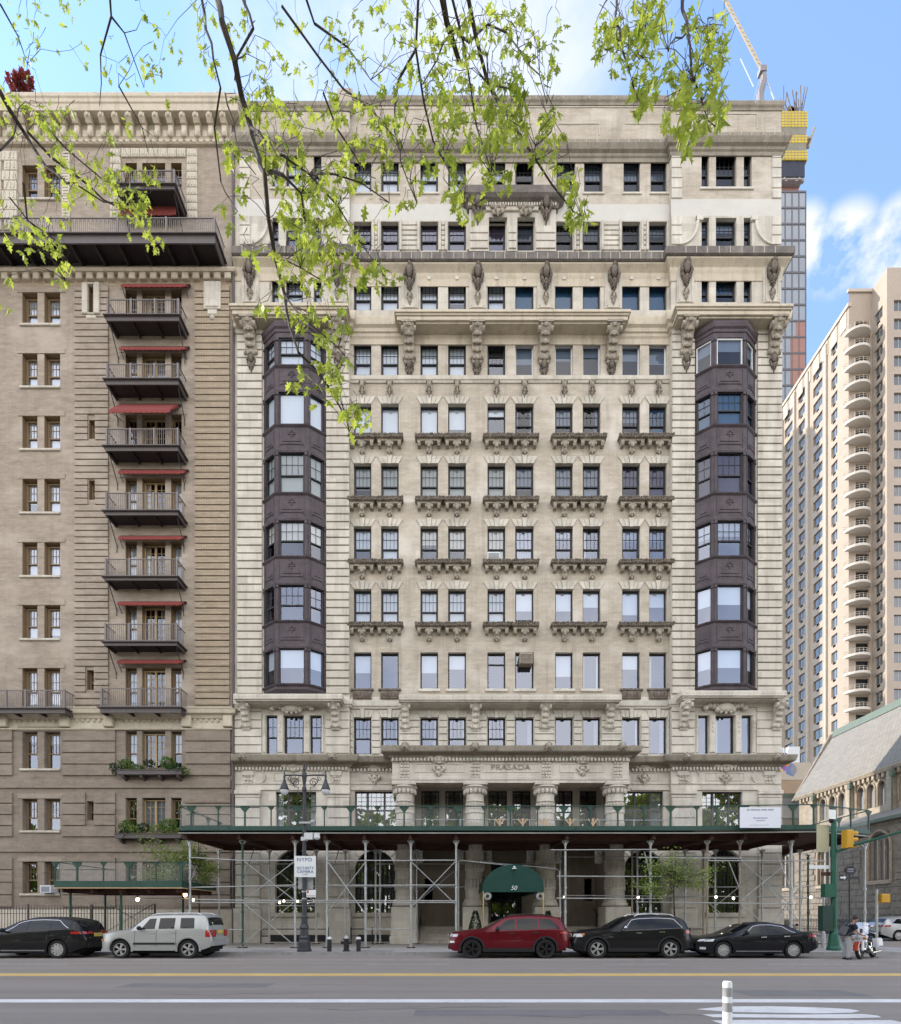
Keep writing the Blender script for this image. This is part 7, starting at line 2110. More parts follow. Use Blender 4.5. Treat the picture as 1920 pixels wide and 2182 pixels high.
def person():
    y = 21.25; x = FX(1803, y)
    t = thing('person', 'man in navy tee shirt and light grey trousers bending over the motorcycle', 'person', (x, y, 0))
    V = lambda a, b, c: Vector((x + a, y + b, c))
    # pelvis, spine leaning towards +x, neck, head, legs, arms
    v = [V(0, 0, .90), V(.05, 0, 1.05), V(.14, 0, 1.24), V(.22, 0, 1.37), V(.285, 0, 1.45), V(.33, 0, 1.5),
         V(-.01, -.1, .84), V(.02, -.12, .47), V(-.02, -.12, .09), V(.1, -.13, .04),
         V(-.01, .1, .84), V(.06, .12, .47), V(.03, .12, .09), V(.15, .13, .04),
         V(.2, -.17, 1.33), V(.27, -.22, 1.07), V(.47, -.17, .97), V(.54, -.16, .955),
         V(.2, .17, 1.33), V(.3, .2, 1.08), V(.5, .14, 1.0), V(.57, .13, .985)]
    e = [(0, 1), (1, 2), (2, 3), (3, 4), (4, 5), (0, 6), (6, 7), (7, 8), (8, 9), (0, 10), (10, 11), (11, 12), (12, 13), (3, 14), (14, 15), (15, 16), (16, 17), (3, 18), (18, 19), (19, 20), (20, 21)]
    r = [(.1, .12), (.09, .11), (.095, .12), (.065, .08), .045, .045, .07, .05, .035, .03, .07, .05, .035, .03, .045, .04, .034, .03, .045, .04, .034, .03]
    body = skinned('body', v, e, r, M['skin'], t)
    hm_ = MB(); c = V(.37, 0, 1.565)
    Rt = Matrix.Translation(c) @ Matrix.Rotation(R(28), 4, 'Y')
    q = MB(); q.ball((0, 0, 0), .1, .078, .125, 14, 10); q.ball((.095, 0, -.02), .022, .016, .028, 6, 5); q.ball((.07, 0, -.075), .035, .04, .03, 8, 6)
    for s in (-1, 1): q.ball((-.005, s * .08, -.01), .02, .012, .032, 6, 5)
    hm_.add([Rt @ Vector(p) for p in q.v], q.f); hd = hm_.build('head', M['skin'], body, True)
    q = MB(); q.ball((-.018, 0, .03), .105, .086, .115, 12, 8); hm_ = MB(); hm_.add([Rt @ Vector(p) for p in q.v if True], q.f); hm_.build('hair', M['hair_dk'], body, True)
    q = MB()
    for s in (-1, 1): q.ball((.088, s * .033, .012), .012, .014, .009, 6, 5)
    hm_ = MB(); hm_.add([Rt @ Vector(p) for p in q.v], q.f); hm_.build('eyes', M['hair_dk'], body, True)
    skinned('shirt', [V(-.02, 0, .88), V(.05, 0, 1.05), V(.14, 0, 1.24), V(.215, 0, 1.375), V(.2, -.175, 1.33), V(.245, -.21, 1.17), V(.2, .175, 1.33), V(.26, .2, 1.18)], [(0, 1), (1, 2), (2, 3), (3, 4), (4, 5), (3, 6), (6, 7)],
            [(.165, .18), (.155, .175), (.16, .185), (.115, .15), .092, .075, .092, .075], M['navy'], body)
    skinned('trousers', [V(-.005, 0, .95), V(-.01, -.1, .82), V(.02, -.12, .47), V(-.02, -.12, .05), V(-.01, .1, .82), V(.06, .12, .47), V(.03, .12, .05)], [(0, 1), (1, 2), (2, 3), (0, 4), (4, 5), (5, 6)], [(.155, .16), .115, .09, .082, .115, .09, .082], M['grey_tr'], body)
    for s, a in ((-1, 0), (1, .05)):
        m = MB(); m.ball(V(.04 + a, s * .125, .045), .14, .055, .05, 10, 6); m.box(x - .09 + a, x + .16 + a, y + s * .125 - .045, y + s * .125 + .045, .0, .03); m.build('shoe', M['trim_blk'], body)
    for s, wx in ((-1, .54), (1, .57)):                      # hands with separate fingers closed on the grip
        w = V(wx, s * .15, .965 if s < 0 else .99)
        m = MB(); m.ball(w + Vector((.035, 0, -.005)), .045, .038, .02, 8, 6)
        for k in range(4):
            o_ = (k - 1.5) * .019; ln = (.028, .034, .032, .024)[k]
            m.tube([w + Vector((.06, o_, .0)), w + Vector((.06 + ln, o_, -.006)), w + Vector((.07 + ln, o_, -.03)), w + Vector((.055 + ln, o_, -.045))], .009, 6, .007)
        m.tube([w + Vector((.02, -s * .03, 0)), w + Vector((.045, -s * .055, -.01)), w + Vector((.075, -s * .06, -.025))], .011, 6, .008)
        m.build('hand', M['skin'], body, True)
    tb = thing('shoulder_bag', 'grey bag slung behind the man at the motorcycle', 'bag', (x - .2, y - .1, .9))
    m = MB(); q = MB(); q.cbox(-.07, .07, -.14, .14, -.19, .19, .04); Rb = Matrix.Translation(V(-.13, -.05, 1.12)) @ Matrix.Rotation(R(24), 4, 'Y'); m.add([Rb @ Vector(p) for p in q.v], q.f)
    q = MB(); q.cbox(-.11, -.07, -.1, .1, -.14, .03, .02); m.add([Rb @ Vector(p) for p in q.v], q.f); m.build('sack', M['bag'], tb)
    for s in (-1, 1):
        m = MB(); m.tube([V(-.02, s * .11, 1.32), V(.12, s * .14, 1.47), V(.26, s * .15, 1.4), V(.28, s * .16, 1.2), V(.12, s * .16, 1.05), V(-.04, s * .12, .98)], .018, 5); m.build('strap', M['bag'], tb)
person()
def motorcycle():
    y = 21.35; x = FX(1833, y)
    t = thing('motorcycle', 'white touring motorcycle with windscreen and orange-red front trim at the corner', 'motorcycle', (x, y, 0))
    rz = R(38)                                        # front wheel points left and towards the road
    MW = Matrix.Translation((x, y, 0)) @ Matrix.Rotation(rz, 4, 'Z') @ Matrix.Rotation(R(-7), 4, 'X')
    wht = paint('white_fairing_paint', (.62, .63, .66), 0, .3)
    def out(mb, nm, m, par=None, sm=False):
        mb.v = [tuple(MW @ Vector(p)) for p in mb.v]; return mb.build(nm, m, par or t, sm)
    for nm, cx_, r in (('front_wheel', 0, .33), ('rear_wheel', 1.62, .32)):
        Mx = Matrix.Translation((cx_, 0, r)) @ Matrix.Rotation(R(90), 4, 'X')
        m = MB(); m.lathe([(r * .72, -.05), (r * .9, -.065), (r, -.03), (r, .03), (r * .9, .065), (r * .72, .05), (r * .72, -.05)], 0, 0, 28, M=Mx); w = out(m, nm, M['tyre'])
        m = MB(); m.lathe([(r * .74, -.04), (r * .7, -.045), (r * .7, .045), (r * .74, .04)], 0, 0, 24, M=Mx)
        for i in range(10): a = i * math.pi / 5; m.cyl((cx_, 0, r), (cx_ + r * .7 * math.cos(a), 0, r + r * .7 * math.sin(a)), .012, n=5)
        m.lathe([(.0, -.06), (.13, -.055), (.13, -.05), (0, -.05)], 0, 0, 16, M=Mx); out(m, 'rim', M['chrome'], w)
    m = MB()
    for i in range(12):
        a0, a1 = R(20 + i * 13), R(33 + i * 13)
        m.quad(*[(.0 + .37 * math.cos(a), s * .09, .33 + .37 * math.sin(a)) for a, s in ((a0, -1), (a1, -1), (a1, 1), (a0, 1))])
        for s in (-1, 1): m.quad(*[(rr * math.cos(a), s * .09, .33 + rr * math.sin(a)) for a, rr in ((a0, .37), (a1, .37), (a1, .29), (a0, .29))])
    out(m, 'front_fender', mat('orange_red_paint', (.36, .05, .02), rough=.3, var=.05))
    for s in (-1, 1):
        m = MB(); m.cyl((0, s * .12, .33), (.34, s * .12, 1.02), .035, n=8); m.cyl((.02, s * .12, .36), (.18, s * .12, .7), .05, n=8); out(m, 'fork', wht)
    m = MB(); m.ball((.26, 0, .86), .16, .3, .17, 12, 8); m.ball((.2, 0, .72), .1, .2, .12, 10, 7); out(m, 'fairing', wht, None, True)
    m = MB(); m.ball((.13, 0, .87), .08, .1, .1, 12, 8); out(m, 'headlight', M['lamp_clear'], None, True)
    for s in (-1, 1):
        m = MB(); m.ball((.16, s * .2, .82), .05, .06, .06, 8, 6); out(m, 'indicator', M['lamp_amber'], None, True)
    m = MB(); vs_ = [(.2 + .22 * v - .07 * (1 - (u) ** 2) * 1, u * .33, .96 + .5 * v - .06 * u * u * v) for v in (0, .33, .66, 1) for u in (-1, -.6, -.2, .2, .6, 1)]
    m.add(vs_, [(j * 6 + i, j * 6 + i + 1, (j + 1) * 6 + i + 1, (j + 1) * 6 + i) for j in range(3) for i in range(5)]); out(m, 'windscreen', glass('clear_windscreen', .3, tint=(.62, .68, .74)))
    m = MB(); m.tube([(.5, -.44, .98), (.4, -.3, 1.05), (.36, 0, 1.03), (.4, .3, 1.05), (.5, .44, .98)], .018, 6)
    for s in (-1, 1): m.cyl((.48, s * .42, .99), (.58, s * .47, .95), .024, n=7); m.cyl((.41, s * .32, 1.05), (.37, s * .4, 1.2), .01, n=5)
    out(m, 'handlebar', M['chrome'])
    for s in (-1, 1):
        m = MB(); m.ball((.37, s * .42, 1.24), .025, .08, .055, 9, 6); out(m, 'mirror', M['chrome'], None, True)
    m = MB(); m.ball((.72, 0, .84), .27, .16, .15, 14, 9); out(m, 'fuel_tank', wht, None, True)
    m = MB(); m.ball((1.12, 0, .74), .28, .17, .08, 12, 7); m.ball((1.45, 0, .82), .2, .15, .09, 12, 7); m.ball((1.66, 0, 1.0), .05, .15, .13, 10, 7); out(m, 'seat', M['trim_blk'], None, True)
    m = MB()
    for a, s in ((.62, -1), (.86, 1)):
        m.cyl((.76, 0, .42), (a, 0, .72), .1, n=10)
        for k in range(6): q = Vector((.76, 0, .42)).lerp(Vector((a, 0, .72)), .35 + k * .11); m.rbox(q.x, 0, q.z, .22, .2, .012, ry=R(-25 * s))
    m.ball((.78, 0, .36), .22, .17, .14, 12, 8); m.cyl((.76, -.19, .36), (.76, .19, .36), .13, n=14); m.cyl((1.0, -.16, .36), (1.0, .16, .36), .11, n=14); out(m, 'engine', M['chrome'])
    m = MB(); m.box(.3, 1.5, -.09, .09, .2, .26); m.cyl((.35, 0, .95), (.5, 0, .25), .03, n=7); m.cyl((.4, 0, .9), (1.3, 0, .6), .03, n=7); m.cyl((1.3, -.06, .6), (1.62, -.06, .32), .025, n=7); out(m, 'chassis', M['black'])
    for s in (-1, 1):
        m = MB(); m.tube([(.6, s * .16, .5), (.62, s * .2, .3), (.9, s * .2, .22), (1.9, s * .2, .26)], .045, 8); out(m, 'exhaust', M['chrome'])
        m = MB(); q = MB(); q.cbox(-.3, .3, -.1, .1, -.18, .18, .05); m.add([Vector(p) + Vector((1.62, s * .24, .6)) for p in q.v], q.f); out(m, 'saddlebag', wht)
        m = MB(); m.tube([(.5, s * .22, .25), (.48, s * .3, .45), (.52, s * .3, .62), (.6, s * .15, .66)], .018, 6); out(m, 'crash_bar', M['chrome'])
    m = MB(); m.box(1.9, 1.93, -.14, .14, .62, .72); out(m, 'tail_light', M['lamp_red'])
    m = MB(); m.cyl((.75, -.1, .25), (.9, -.34, .0), .014, n=5); out(m, 'side_stand', M['black'])
motorcycle()

# ================================================================ traffic signals and signs at the corner
M['sig_green'] = mat('signal_green_paint', (.012, .085, .05), rough=.5, var=.15)
M['sig_yellow'] = mat('signal_yellow_paint', (.52, .28, .02), rough=.5, var=.1)
def signal_pole():
    y = 25.0; x = FX(1777, y)
    t = thing('traffic_signal', 'green traffic signal pole with long mast arm and control cabinet at the corner', 'traffic signal', (x, y, SW))
    m = MB(); zt = FZ(1742, y)
    m.lathe([(.3, SW), (.3, SW + .12), (.26, SW + .2), (.2, SW + .75), (.16, SW + .85), (.13, SW + 1.0), (.11, zt), (.12, zt), (.1, zt + .1), (0, zt + .12)], x, y, 14)
    m.build('pole', M['sig_green'], t)
    m = MB(); za = FZ(1817, y); e = P(1935, 1768, 23.0); a = Vector((x, y, za))
    m.tube([a, a.lerp(e, .3) + Vector((0, 0, .06)), e], .075, 8, .045); m.lathe([(.15, za - .2), (.15, za + .15)], x, y, 12); m.build('mast_arm', M['sig_green'], t)
    m = MB(); m.box(FX(1752, y), FX(1777, y), y - .2, y + .1, FZ(1912, y), FZ(1884, y)); m.build('junction_box', M['sig_green'], t)
    m = MB(); m.box(FX(1749, y), FX(1771, y), y - .15, y + .2, FZ(1984, y), FZ(1930, y)); m.build('control_cabinet', M['green_dk'], t)
    m = MB(); m.ball(P(1772, 1748, y), .12, .12, .14, 8, 6); m.cyl(P(1772, 1748, y), P(1778, 1743, y), .05, n=6); m.build('sensor', M['black'], t)
    m = MB(); m.box(FX(1745, y) , FX(1771, y), y + .13, y + .17, FZ(1815, y), FZ(1757, y)); m.build('back_panel', mat('pale_yellow_panel', (.42, .39, .26), rough=.6, var=.08), t)
    # the yellow three-lamp head, seen from its side
    hx = FX(1807, y - .4); zt2, zb2 = FZ(1769, y - .4), FZ(1808, y - .4)
    h = MB(); h.cbox(hx - .17, hx + .14, y - .6, y - .22, zb2, zt2, .04); h.box(hx - .3, hx - .1, y - .44, y - .38, zb2 + .03, zb2 + .09)
    ho = h.build('signal_head', M['sig_yellow'], t)
    for k in range(3):
        z_ = zt2 - .16 - k * .28
        h = MB(); h.lathe([(.115, 0), (.12, .24), (.11, .24), (.105, 0)], 0, 0, 14, M=Matrix.Translation((hx + .14, y - .41, z_)) @ Matrix.Rotation(R(90), 4, 'Y'), a0=R(60), a1=R(300)); h.build('visor', M['sig_yellow'], ho)
        h = MB(); h.lathe([(0, .03), (.08, .02), (.105, 0)], 0, 0, 14, M=Matrix.Translation((hx + .143, y - .41, z_)) @ Matrix.Rotation(R(90), 4, 'Y')); h.build('lens', M[('lamp_red', 'lamp_amber', 'green_dk')[k]], ho)
    for px, py, m_, nm in ((1770, 1731, 'sign_wh', 'street_sign'),):
        o = thing(nm, 'small white sign plate on top of the green signal pole', 'sign', P(px, py, y - .2))
        m = MB(); m.rbox(FX(1767, y), y - .2, FZ(1737, y), .45, .02, .42, R(20)); m.build('panel', M['blind_cream'] if False else M['sign_wh'], o)
    o = thing('street_sign', 'white street name plate pointing away from the signal pole behind the scaffold', 'sign', P(1745, 1847, y + .1))
    m = MB(); m.box(FX(1728, y), FX(1772, y), y + .1, y + .12, FZ(1851, y), FZ(1843, y)); m.build('panel', M['sign_wh'], o)
    o = thing('street_sign', 'small brown sign plate on the signal pole below the white one', 'sign', P(1763, 1861, y + .1))
    m = MB(); m.box(FX(1753, y), FX(1773, y), y + .1, y + .12, FZ(1866, y), FZ(1858, y)); m.build('panel', M['shed_wood'], o)
    o = thing('one_way_sign', 'dark one-way sign with a white arrow on the signal pole', 'sign', P(1795, 1871, y))
    m = MB(); m.box(FX(1784, y), FX(1800, y), y - .15, y - .13, FZ(1877, y), FZ(1864, y)); m.build('panel', M['ink_blk'], o)
    m = MB(); x0, x1, zc_ = FX(1785.5, y), FX(1798.5, y), FZ(1870.5, y); m.add([(x0, y - .155, zc_ - .04), (x0 + .17, y - .155, zc_ - .04), (x0 + .17, y - .155, zc_ - .1), (x1, y - .155, zc_), (x0 + .17, y - .155, zc_ + .1), (x0 + .17, y - .155, zc_ + .04), (x0, y - .155, zc_ + .04)], [(0, 1, 2, 3, 4, 5, 6)]); m.build('arrow', M['sign_wh'], o)
signal_pole()
def corner_things():
    y = 27.5; x = FX(1810, y)
    t = thing('pole_sign', 'dark oval sign on a thin black post beyond the signal pole', 'sign', (x, y, SW))
    m = MB(); m.cyl((x, y, SW), (x, y, FZ(1850, y)), .04, n=8); m.build('post', M['black'], t)
    m = MB(); m.lathe([(0, -.03), (.27, -.03), (.27, .03), (0, .03)], 0, 0, 22, M=Matrix.Translation((x, y - .05, FZ(1855, y))) @ Matrix.Rotation(R(90), 4, 'X') @ Matrix.Diagonal((1, .85, 1, 1))); m.build('oval_panel', mat('dark_blue_sign', (.015, .016, .035), rough=.5, var=.05), t)
    m = MB(); m.box(x - .16, x + .16, y - .086, y - .081, FZ(1854, y), FZ(1851, y)); m.box(x - .16, x + .14, y - .086, y - .081, FZ(1858.5, y), FZ(1856, y)); m.build('lettering', M['blind_grey'], t)
    m = MB(); m.box(x - .22, x + .42, y - .06, y - .04, FZ(1874, y), FZ(1869, y)); m.build('arm_plate', M['ink_blk'], t)
    y = 29.5; x = FX(1868, y)
    t = thing('pedestrian_signal', 'yellow pedestrian signal box on a grey post across the side street', 'traffic signal', (x, y, 0))
    m = MB(); m.cyl((x, y, 0), (x, y, FZ(1895, y)), .07, n=9); m.lathe([(.16, 0), (.14, .3), (.08, .34)], x, y, 10); m.build('post', M['steel'], t)
    m = MB(); m.cbox(FX(1873, y), FX(1892, y), y - .2, y + .1, FZ(1924, y), FZ(1905, y), .04); m.box(x, FX(1874, y), y - .04, y + .0, FZ(1925, y), FZ(1921, y)); m.build('signal_box', M['sig_yellow'], t)
    m = MB(); m.box(FX(1892, y), FX(1892, y) + .03, y - .16, y + .06, FZ(1921, y), FZ(1908, y)); m.build('hood', M['black'], t)
    y = 27; x = FX(1754.5, y)
    t = thing('bollard', 'pale grey bollard at the foot of the green signal cabinet', 'bollard', (x, y, SW))
    m = MB(); m.lathe([(.09, SW), (.09, SW + .75), (.06, SW + .8), (0, SW + .81)], x, y, 12); m.build('post', M['steel'], t)
corner_things()
# ================================================================ beyond the corner: church, towers, crane
M['church'] = mat('warm_church_stone', (.37, .305, .23), var=.3, scale=1.6, fine=5, streak=.2, bump=.5, bscale=8)  # lighter, warmer tone for the nave walls and window trim
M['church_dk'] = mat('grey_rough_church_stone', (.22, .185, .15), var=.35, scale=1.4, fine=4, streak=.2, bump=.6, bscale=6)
M['church_roof'] = brick('grey_tan_slate_roof', (.25, .23, .203), (.215, .198, .174), (.14, .128, .112), bw=.45, bh=.2, var=.16, streak=.3, rough=.75, msize=.02)
M['copper'] = mat('green_copper', (.115, .145, .115), rough=.7, var=.15)
CH = thing('church', 'rough stone church with steep grey roof and rows of pointed windows', 'church', (38, 50, 0))
NX, NY0, NY1, NE, NR, RX = 37.4, 34.0, 58.4, 14.9, 21.3, 41.4
m = MB()
def sidewall(mb, x, y0, y1, z0, z1, holes, depth=.4):
    """wall facing -x with openings given as (y0, y1, z0, z1)"""
    q = MB(); q.wall(-y1, -y0, z0, z1, 0, [(-b, -a, c, d) for a, b, c, d in holes], depth)
    mb.add([(x + v[1], -v[0], v[2]) for v in q.v], q.f)
cw = [(yc - .42, yc + .42, 11.3, 13.4) for yc in (54.6, 53.25, 51.95, 49.6, 48.4, 47.15, 44.9, 43.7, 42.5)]
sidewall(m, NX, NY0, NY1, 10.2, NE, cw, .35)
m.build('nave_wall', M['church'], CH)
m = MB()
m.add([(NX, NY1, 0), (RX * 2 - NX, NY1, 0), (RX * 2 - NX, NY1, NE), (RX, NY1, NR), (NX, NY1, NE)], [(0, 4, 3, 2, 1)])
m.add([(NX, NY0, 0), (RX * 2 - NX, NY0, 0), (RX * 2 - NX, NY0, NE), (RX, NY0, NR), (NX, NY0, NE)], [(0, 1, 2, 3, 4)])
m.quad((2 * RX - NX, NY0, 0), (2 * RX - NX, NY1, 0), (2 * RX - NX, NY1, NE), (2 * RX - NX, NY0, NE))
m.build('gable_wall', M['church'], CH)
m = MB(); sl_ = (NR - NE) / (RX - NX)
for s in (0, 1):
    xa, xb = (NX - .35, RX) if not s else (2 * RX - NX + .35, RX)
    m.add([(xa, NY0 - .3, NE - .35 * sl_), (xb, NY0 - .3, NR), (xb, NY1 + .3, NR), (xa, NY1 + .3, NE - .35 * sl_), (xa, NY0 - .3, NE - .35 * sl_ + .15), (xb, NY0 - .3, NR + .15), (xb, NY1 + .3, NR + .15), (xa, NY1 + .3, NE - .35 * sl_ + .15)], [(0, 1, 2, 3), (7, 6, 5, 4), (0, 4, 5, 1), (3, 2, 6, 7), (0, 3, 7, 4)])
m.build('roof', M['church_roof'], CH)
m = MB(); m.prism_y([(RX - .45, NR - .45), (RX + .45, NR - .45), (RX + .1, NR + .38), (RX - .1, NR + .38)], NY0 - .35, NY1 + .35); m.build('ridge_cap', M['copper'], CH)
m = MB(); m.prism_y([(NX - .35, NE - .85), (NX - .05, NE - .85), (NX - .05, NE - .3), (NX - .5, NE - .55)], NY0 - .3, NY1 + .3)
for i in range(44): yy = NY0 + i * .55; m.box(NX - .3, NX, yy, yy + .25, NE - 1.25, NE - .86)
m.build('eaves', M['church'], CH)
m = MB(); xx = NX - .42
for a, b in (((xx, NY1 + .3, NE - .9), (RX - .3, NY1 + .35, NR - .1)),): m.cyl(a, b, .22, n=6)
m.build('gable_coping', M['church_dk'], CH)
for (a, b, c, d) in cw:
    yc = (a + b) / 2
    g = MB()                                           # pointed head: stone fillets leave a lancet
    pl = [(yc - .42, d)] + [(yc - .42 * math.cos(t), d - .75 + .75 * math.sin(t) ** .9) for t in [math.pi * i / 2 / 6 for i in range(7)]]
    for s in (-1, 1):
        q = [(NX + .05, yc + s * (p[0] - yc), p[1]) for p in pl]
        g.add(q, [tuple(range(len(q)))])
    for s in (-1, 1): g.tube([(NX - .05, yc + s * .5, c)] + [(NX - .05, yc + s * (.5 * math.cos(t)), d - .7 + .85 * math.sin(t)) for t in [math.pi * i / 16 for i in range(9)]], .07, 5)
    w = g.build('lancet_window', M['church'], CH)
    g = MB(); g.quad((NX + .3, a, c), (NX + .3, b, c), (NX + .3, b, d), (NX + .3, a, d)); g.build('pane', mat('church_glass_%d' % len(bpy.data.materials), (.2, .24, .22), rough=.35, var=.25, scale=3) if False else M['blind_grey'], w)
for yc in (55.9, 50.8, 46.0, 41.3):
    m = MB(); m.box(NX - .35, NX + .01, yc - .3, yc + .3, 9.5, 13.9); m.prism_y([(NX - .35, 13.9), (NX, 13.9), (NX, 14.5)], yc - .3, yc + .3); m.build('buttress', M['church'], CH)
    m = MB(); m.cyl((NX - .5, yc - .5, 10), (NX - .5, yc - .5, 14.2), .07, n=6); m.box(NX - .65, NX - .35, yc - .65, yc - .35, 13.4, 13.9); m.build('downpipe', M['copper'], CH)
AX, AE = 33.6, 9.2
m = MB()
aw = [(41.55, 43.7, 4.5, 8.2), (47.6, 49.7, 4.5, 8.2), (53.4, 55.5, 4.5, 8.2), (35.6, 37.7, 4.5, 8.2)]
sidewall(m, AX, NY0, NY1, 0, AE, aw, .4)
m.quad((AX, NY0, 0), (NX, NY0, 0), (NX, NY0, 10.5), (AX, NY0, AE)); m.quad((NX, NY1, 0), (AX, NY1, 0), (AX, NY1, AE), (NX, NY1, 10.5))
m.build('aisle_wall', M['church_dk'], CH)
m = MB()
rr = random.Random(8)
for k in range(17):                                     # rough-faced courses
    z0 = .2 + k * .53
    y = NY0 + .1
    while y < NY1 - .4:
        l = rr.uniform(.5, 1.3)
        if not any(y < b + .25 and y + l > a - .25 and z0 < d and z0 + .5 > c for a, b, c, d in aw): m.box(AX - rr.uniform(.03, .1), AX + .01, y + .02, y + l - .02, z0 + .02, z0 + .5)
        y += l
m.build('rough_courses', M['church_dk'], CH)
m = MB(); m.add([(AX - .4, NY0 - .2, AE - .15), (NX, NY0 - .2, 10.6), (NX, NY1 + .2, 10.6), (AX - .4, NY1 + .2, AE - .15), (AX - .4, NY0 - .2, AE + .02), (NX, NY0 - .2, 10.75), (NX, NY1 + .2, 10.75), (AX - .4, NY1 + .2, AE + .02)], [(0, 1, 2, 3), (7, 6, 5, 4), (0, 4, 5, 1), (3, 2, 6, 7), (0, 3, 7, 4)]); m.build('aisle_roof', M['church_roof'], CH)
m = MB(); m.box(AX - .5, AX - .38, NY0 - .2, NY1 + .2, AE - .2, AE + .06); m.build('gutter', M['copper'], CH)
for (a, b, c, d) in aw:
    yc = (a + b) / 2; g = MB()
    for s in (-1, -.33, .33, 1): g.box(AX + .1, AX + .3, yc + s * 1.0 - .07, yc + s * 1.0 + .07, c, d - .5)
    for s in (-1, 1): g.tube([(AX - .04, yc + s * 1.12, c)] + [(AX - .04, yc + s * 1.12 * math.cos(t), d - 1.1 + 1.3 * math.sin(t)) for t in [math.pi * i / 20 for i in range(11)]], .1, 6)
    for s in (-1, 1):
        q = [(AX + .06, yc + s * 1.08, d)] + [(AX + .06, yc + s * 1.08 * math.cos(t), d - 1.1 + 1.1 * math.sin(t)) for t in [math.pi * i / 16 for i in range(9)]]
        g.add(q, [tuple(range(len(q)))])
    g.box(AX - .2, AX + .3, a - .15, b + .15, c - .3, c)
    w = g.build('traceried_window', M['church'], CH)
    g = MB(); g.quad((AX + .34, a, c), (AX + .34, b, c), (AX + .34, b, d), (AX + .34, a, d)); g.build('pane', M['frame'] if False else M['blind_grey'], w)
m = MB(); y_ = 33.2
for i in range(160): m.box(32.4, 32.425, 28 + i * .2, 28 + i * .2 + .025, SW, 1.5)
m.box(32.38, 32.44, 28, 60, 1.35, 1.4)
tf = thing('iron_fence', 'black iron railing along the foot of the stone church', 'fence', (32.4, 44, SW)); m.build('railing', M['black'], tf)
m = MB(); m.box(32.38, 32.44, 28, 60, .3, .35); m.build('rail', M['black'], tf)

# low slate-roofed house behind the church
t = thing('low_house', 'low grey-roofed house with green copper ridge beside the church gable', 'house', (36, 60, 0))
zr_, ze = FZ(1697, 61), FZ(1742, 59)
m = MB(); m.box(30, 39.4, 59.2, 66, 0, ze); m.build('wall', M['church_dk'], t)
m = MB(); m.prism_x([(59.0, ze - .05), (61.2, zr_), (64.2, zr_), (66.2, ze - .05)], 29.8, 39.6); m.build('roof', mat('brown_grey_slate', (.17, .15, .13), rough=.8, var=.2), t)
m = MB(); m.box(29.7, 39.0, 61.05, 61.4, zr_ - .55, zr_ + .35); m.build('ridge_cap', M['copper'], t)
m = MB()
for k in range(3): m.box(34.2 + k * 1.6, 35.0 + k * 1.6, 59.15, 59.25, 5.5, 8.5)
m.build('window', M['room'], t)
# tan party-wall building with a mural and rooftop plant
t = thing('tan_building', 'plain tan brick building with a colourful mural between pale house and church', 'building', (47, 78, 0))
Y_ = 76
z1 = FZ(1662, Y_)
m = MB(); m.box(36, FX(1760, Y_), Y_, Y_ + 14, 0, z1); m.build('wall', mat('tan_brick_wall', (.27, .19, .125), var=.15), t)
m = MB(); m.box(FX(1650, Y_), FX(1728, Y_), Y_ - .05, Y_ + 6, z1, FZ(1625, Y_)); m.build('roof_house', mat('pale_render', (.36, .31, .25), var=.1), t)
m = MB(); rr = random.Random(3)
cols = [(.5, .16, .04), (.25, .08, .3), (.12, .16, .3), (.55, .4, .1), (.2, .2, .24)]
mm_ = [mat('mural_colour_%s' % n, c, rough=.9, var=.1) for n, c in zip(('orange', 'purple', 'blue', 'yellow', 'grey'), cols)]
for i, (px, py, w, h) in enumerate(((1665, 1632, 0.5, .6), (1671, 1637, .5, .4), (1685, 1640, .75, .95), (1662, 1642, .4, .3), (1690, 1640, .45, .8), (1676, 1629, .4, .35))):
    x, z_ = FX(px, Y_), FZ(py, Y_); n = 10
    m.add([(x + w * math.cos(k * 2 * math.pi / n) * rr.uniform(.8, 1.1), Y_ - .06 - i * .004, z_ + h * math.sin(k * 2 * math.pi / n) * rr.uniform(.8, 1.1)) for k in range(n)], [tuple(range(n))], [0, 1, 2, 3, 4, 0][i])
m.build('mural', mm_, t)
m = MB(); xw = FX(1662, Y_)
m.box(FX(1690, Y_), FX(1714, Y_), Y_ + 1, Y_ + 4, z1, FZ(1586, Y_)); 
for i, (px, h) in enumerate(((1664, 1590), (1668, 1578), (1673, 1592), (1678, 1588), (1684, 1590))): m.box(FX(px, Y_) - .12, FX(px, Y_) + .12, Y_ + 1, Y_ + 1.25, z1, FZ(h, Y_))
m.box(FX(1664, Y_), FX(1690, Y_), Y_ + 1, Y_ + 3, z1, FZ(1600, Y_)); m.build('roof_plant', M['blind'], t)

# tan high-rise with rounded balconies
TW = thing('high_rise', 'tall tan brick tower with columns of rounded white balconies', 'building', (72, 95, 0))
M['tan'] = mat('tan_tower_brick', (.345, .285, .228), var=.1, scale=.3, fine=3)
M['tan_lt'] = mat('pale_tower_pier', (.42, .36, .29), var=.07, scale=.4)
X1, Y1, X2, Y2, ZTW, YE2 = 67.3, 92.0, 71.2, 88.8, 107.5, 113.0
FHT = 3.02
colsA = [(107.0, 109.6, 0), (103.4, 105.3, 0), (98.5, 101.0, 0), (94.7, 96.2, 0)]; colsB = [(89.7, 91.4, 0)]
nfl = 33
mw = MB(); wins = []
hA = [(a, b, 100.6 - k * FHT, 102.4 - k * FHT) for k in range(nfl) for a, b, _ in colsA]
sidewall(mw, X1, Y1, YE2, 0, ZTW - 2.6, hA, .3)
hB = [(a, b, 100.6 - k * FHT, 102.4 - k * FHT) for k in range(nfl) for a, b, _ in colsB]
sidewall(mw, X2, Y2, Y1, 0, ZTW, hB, .3)
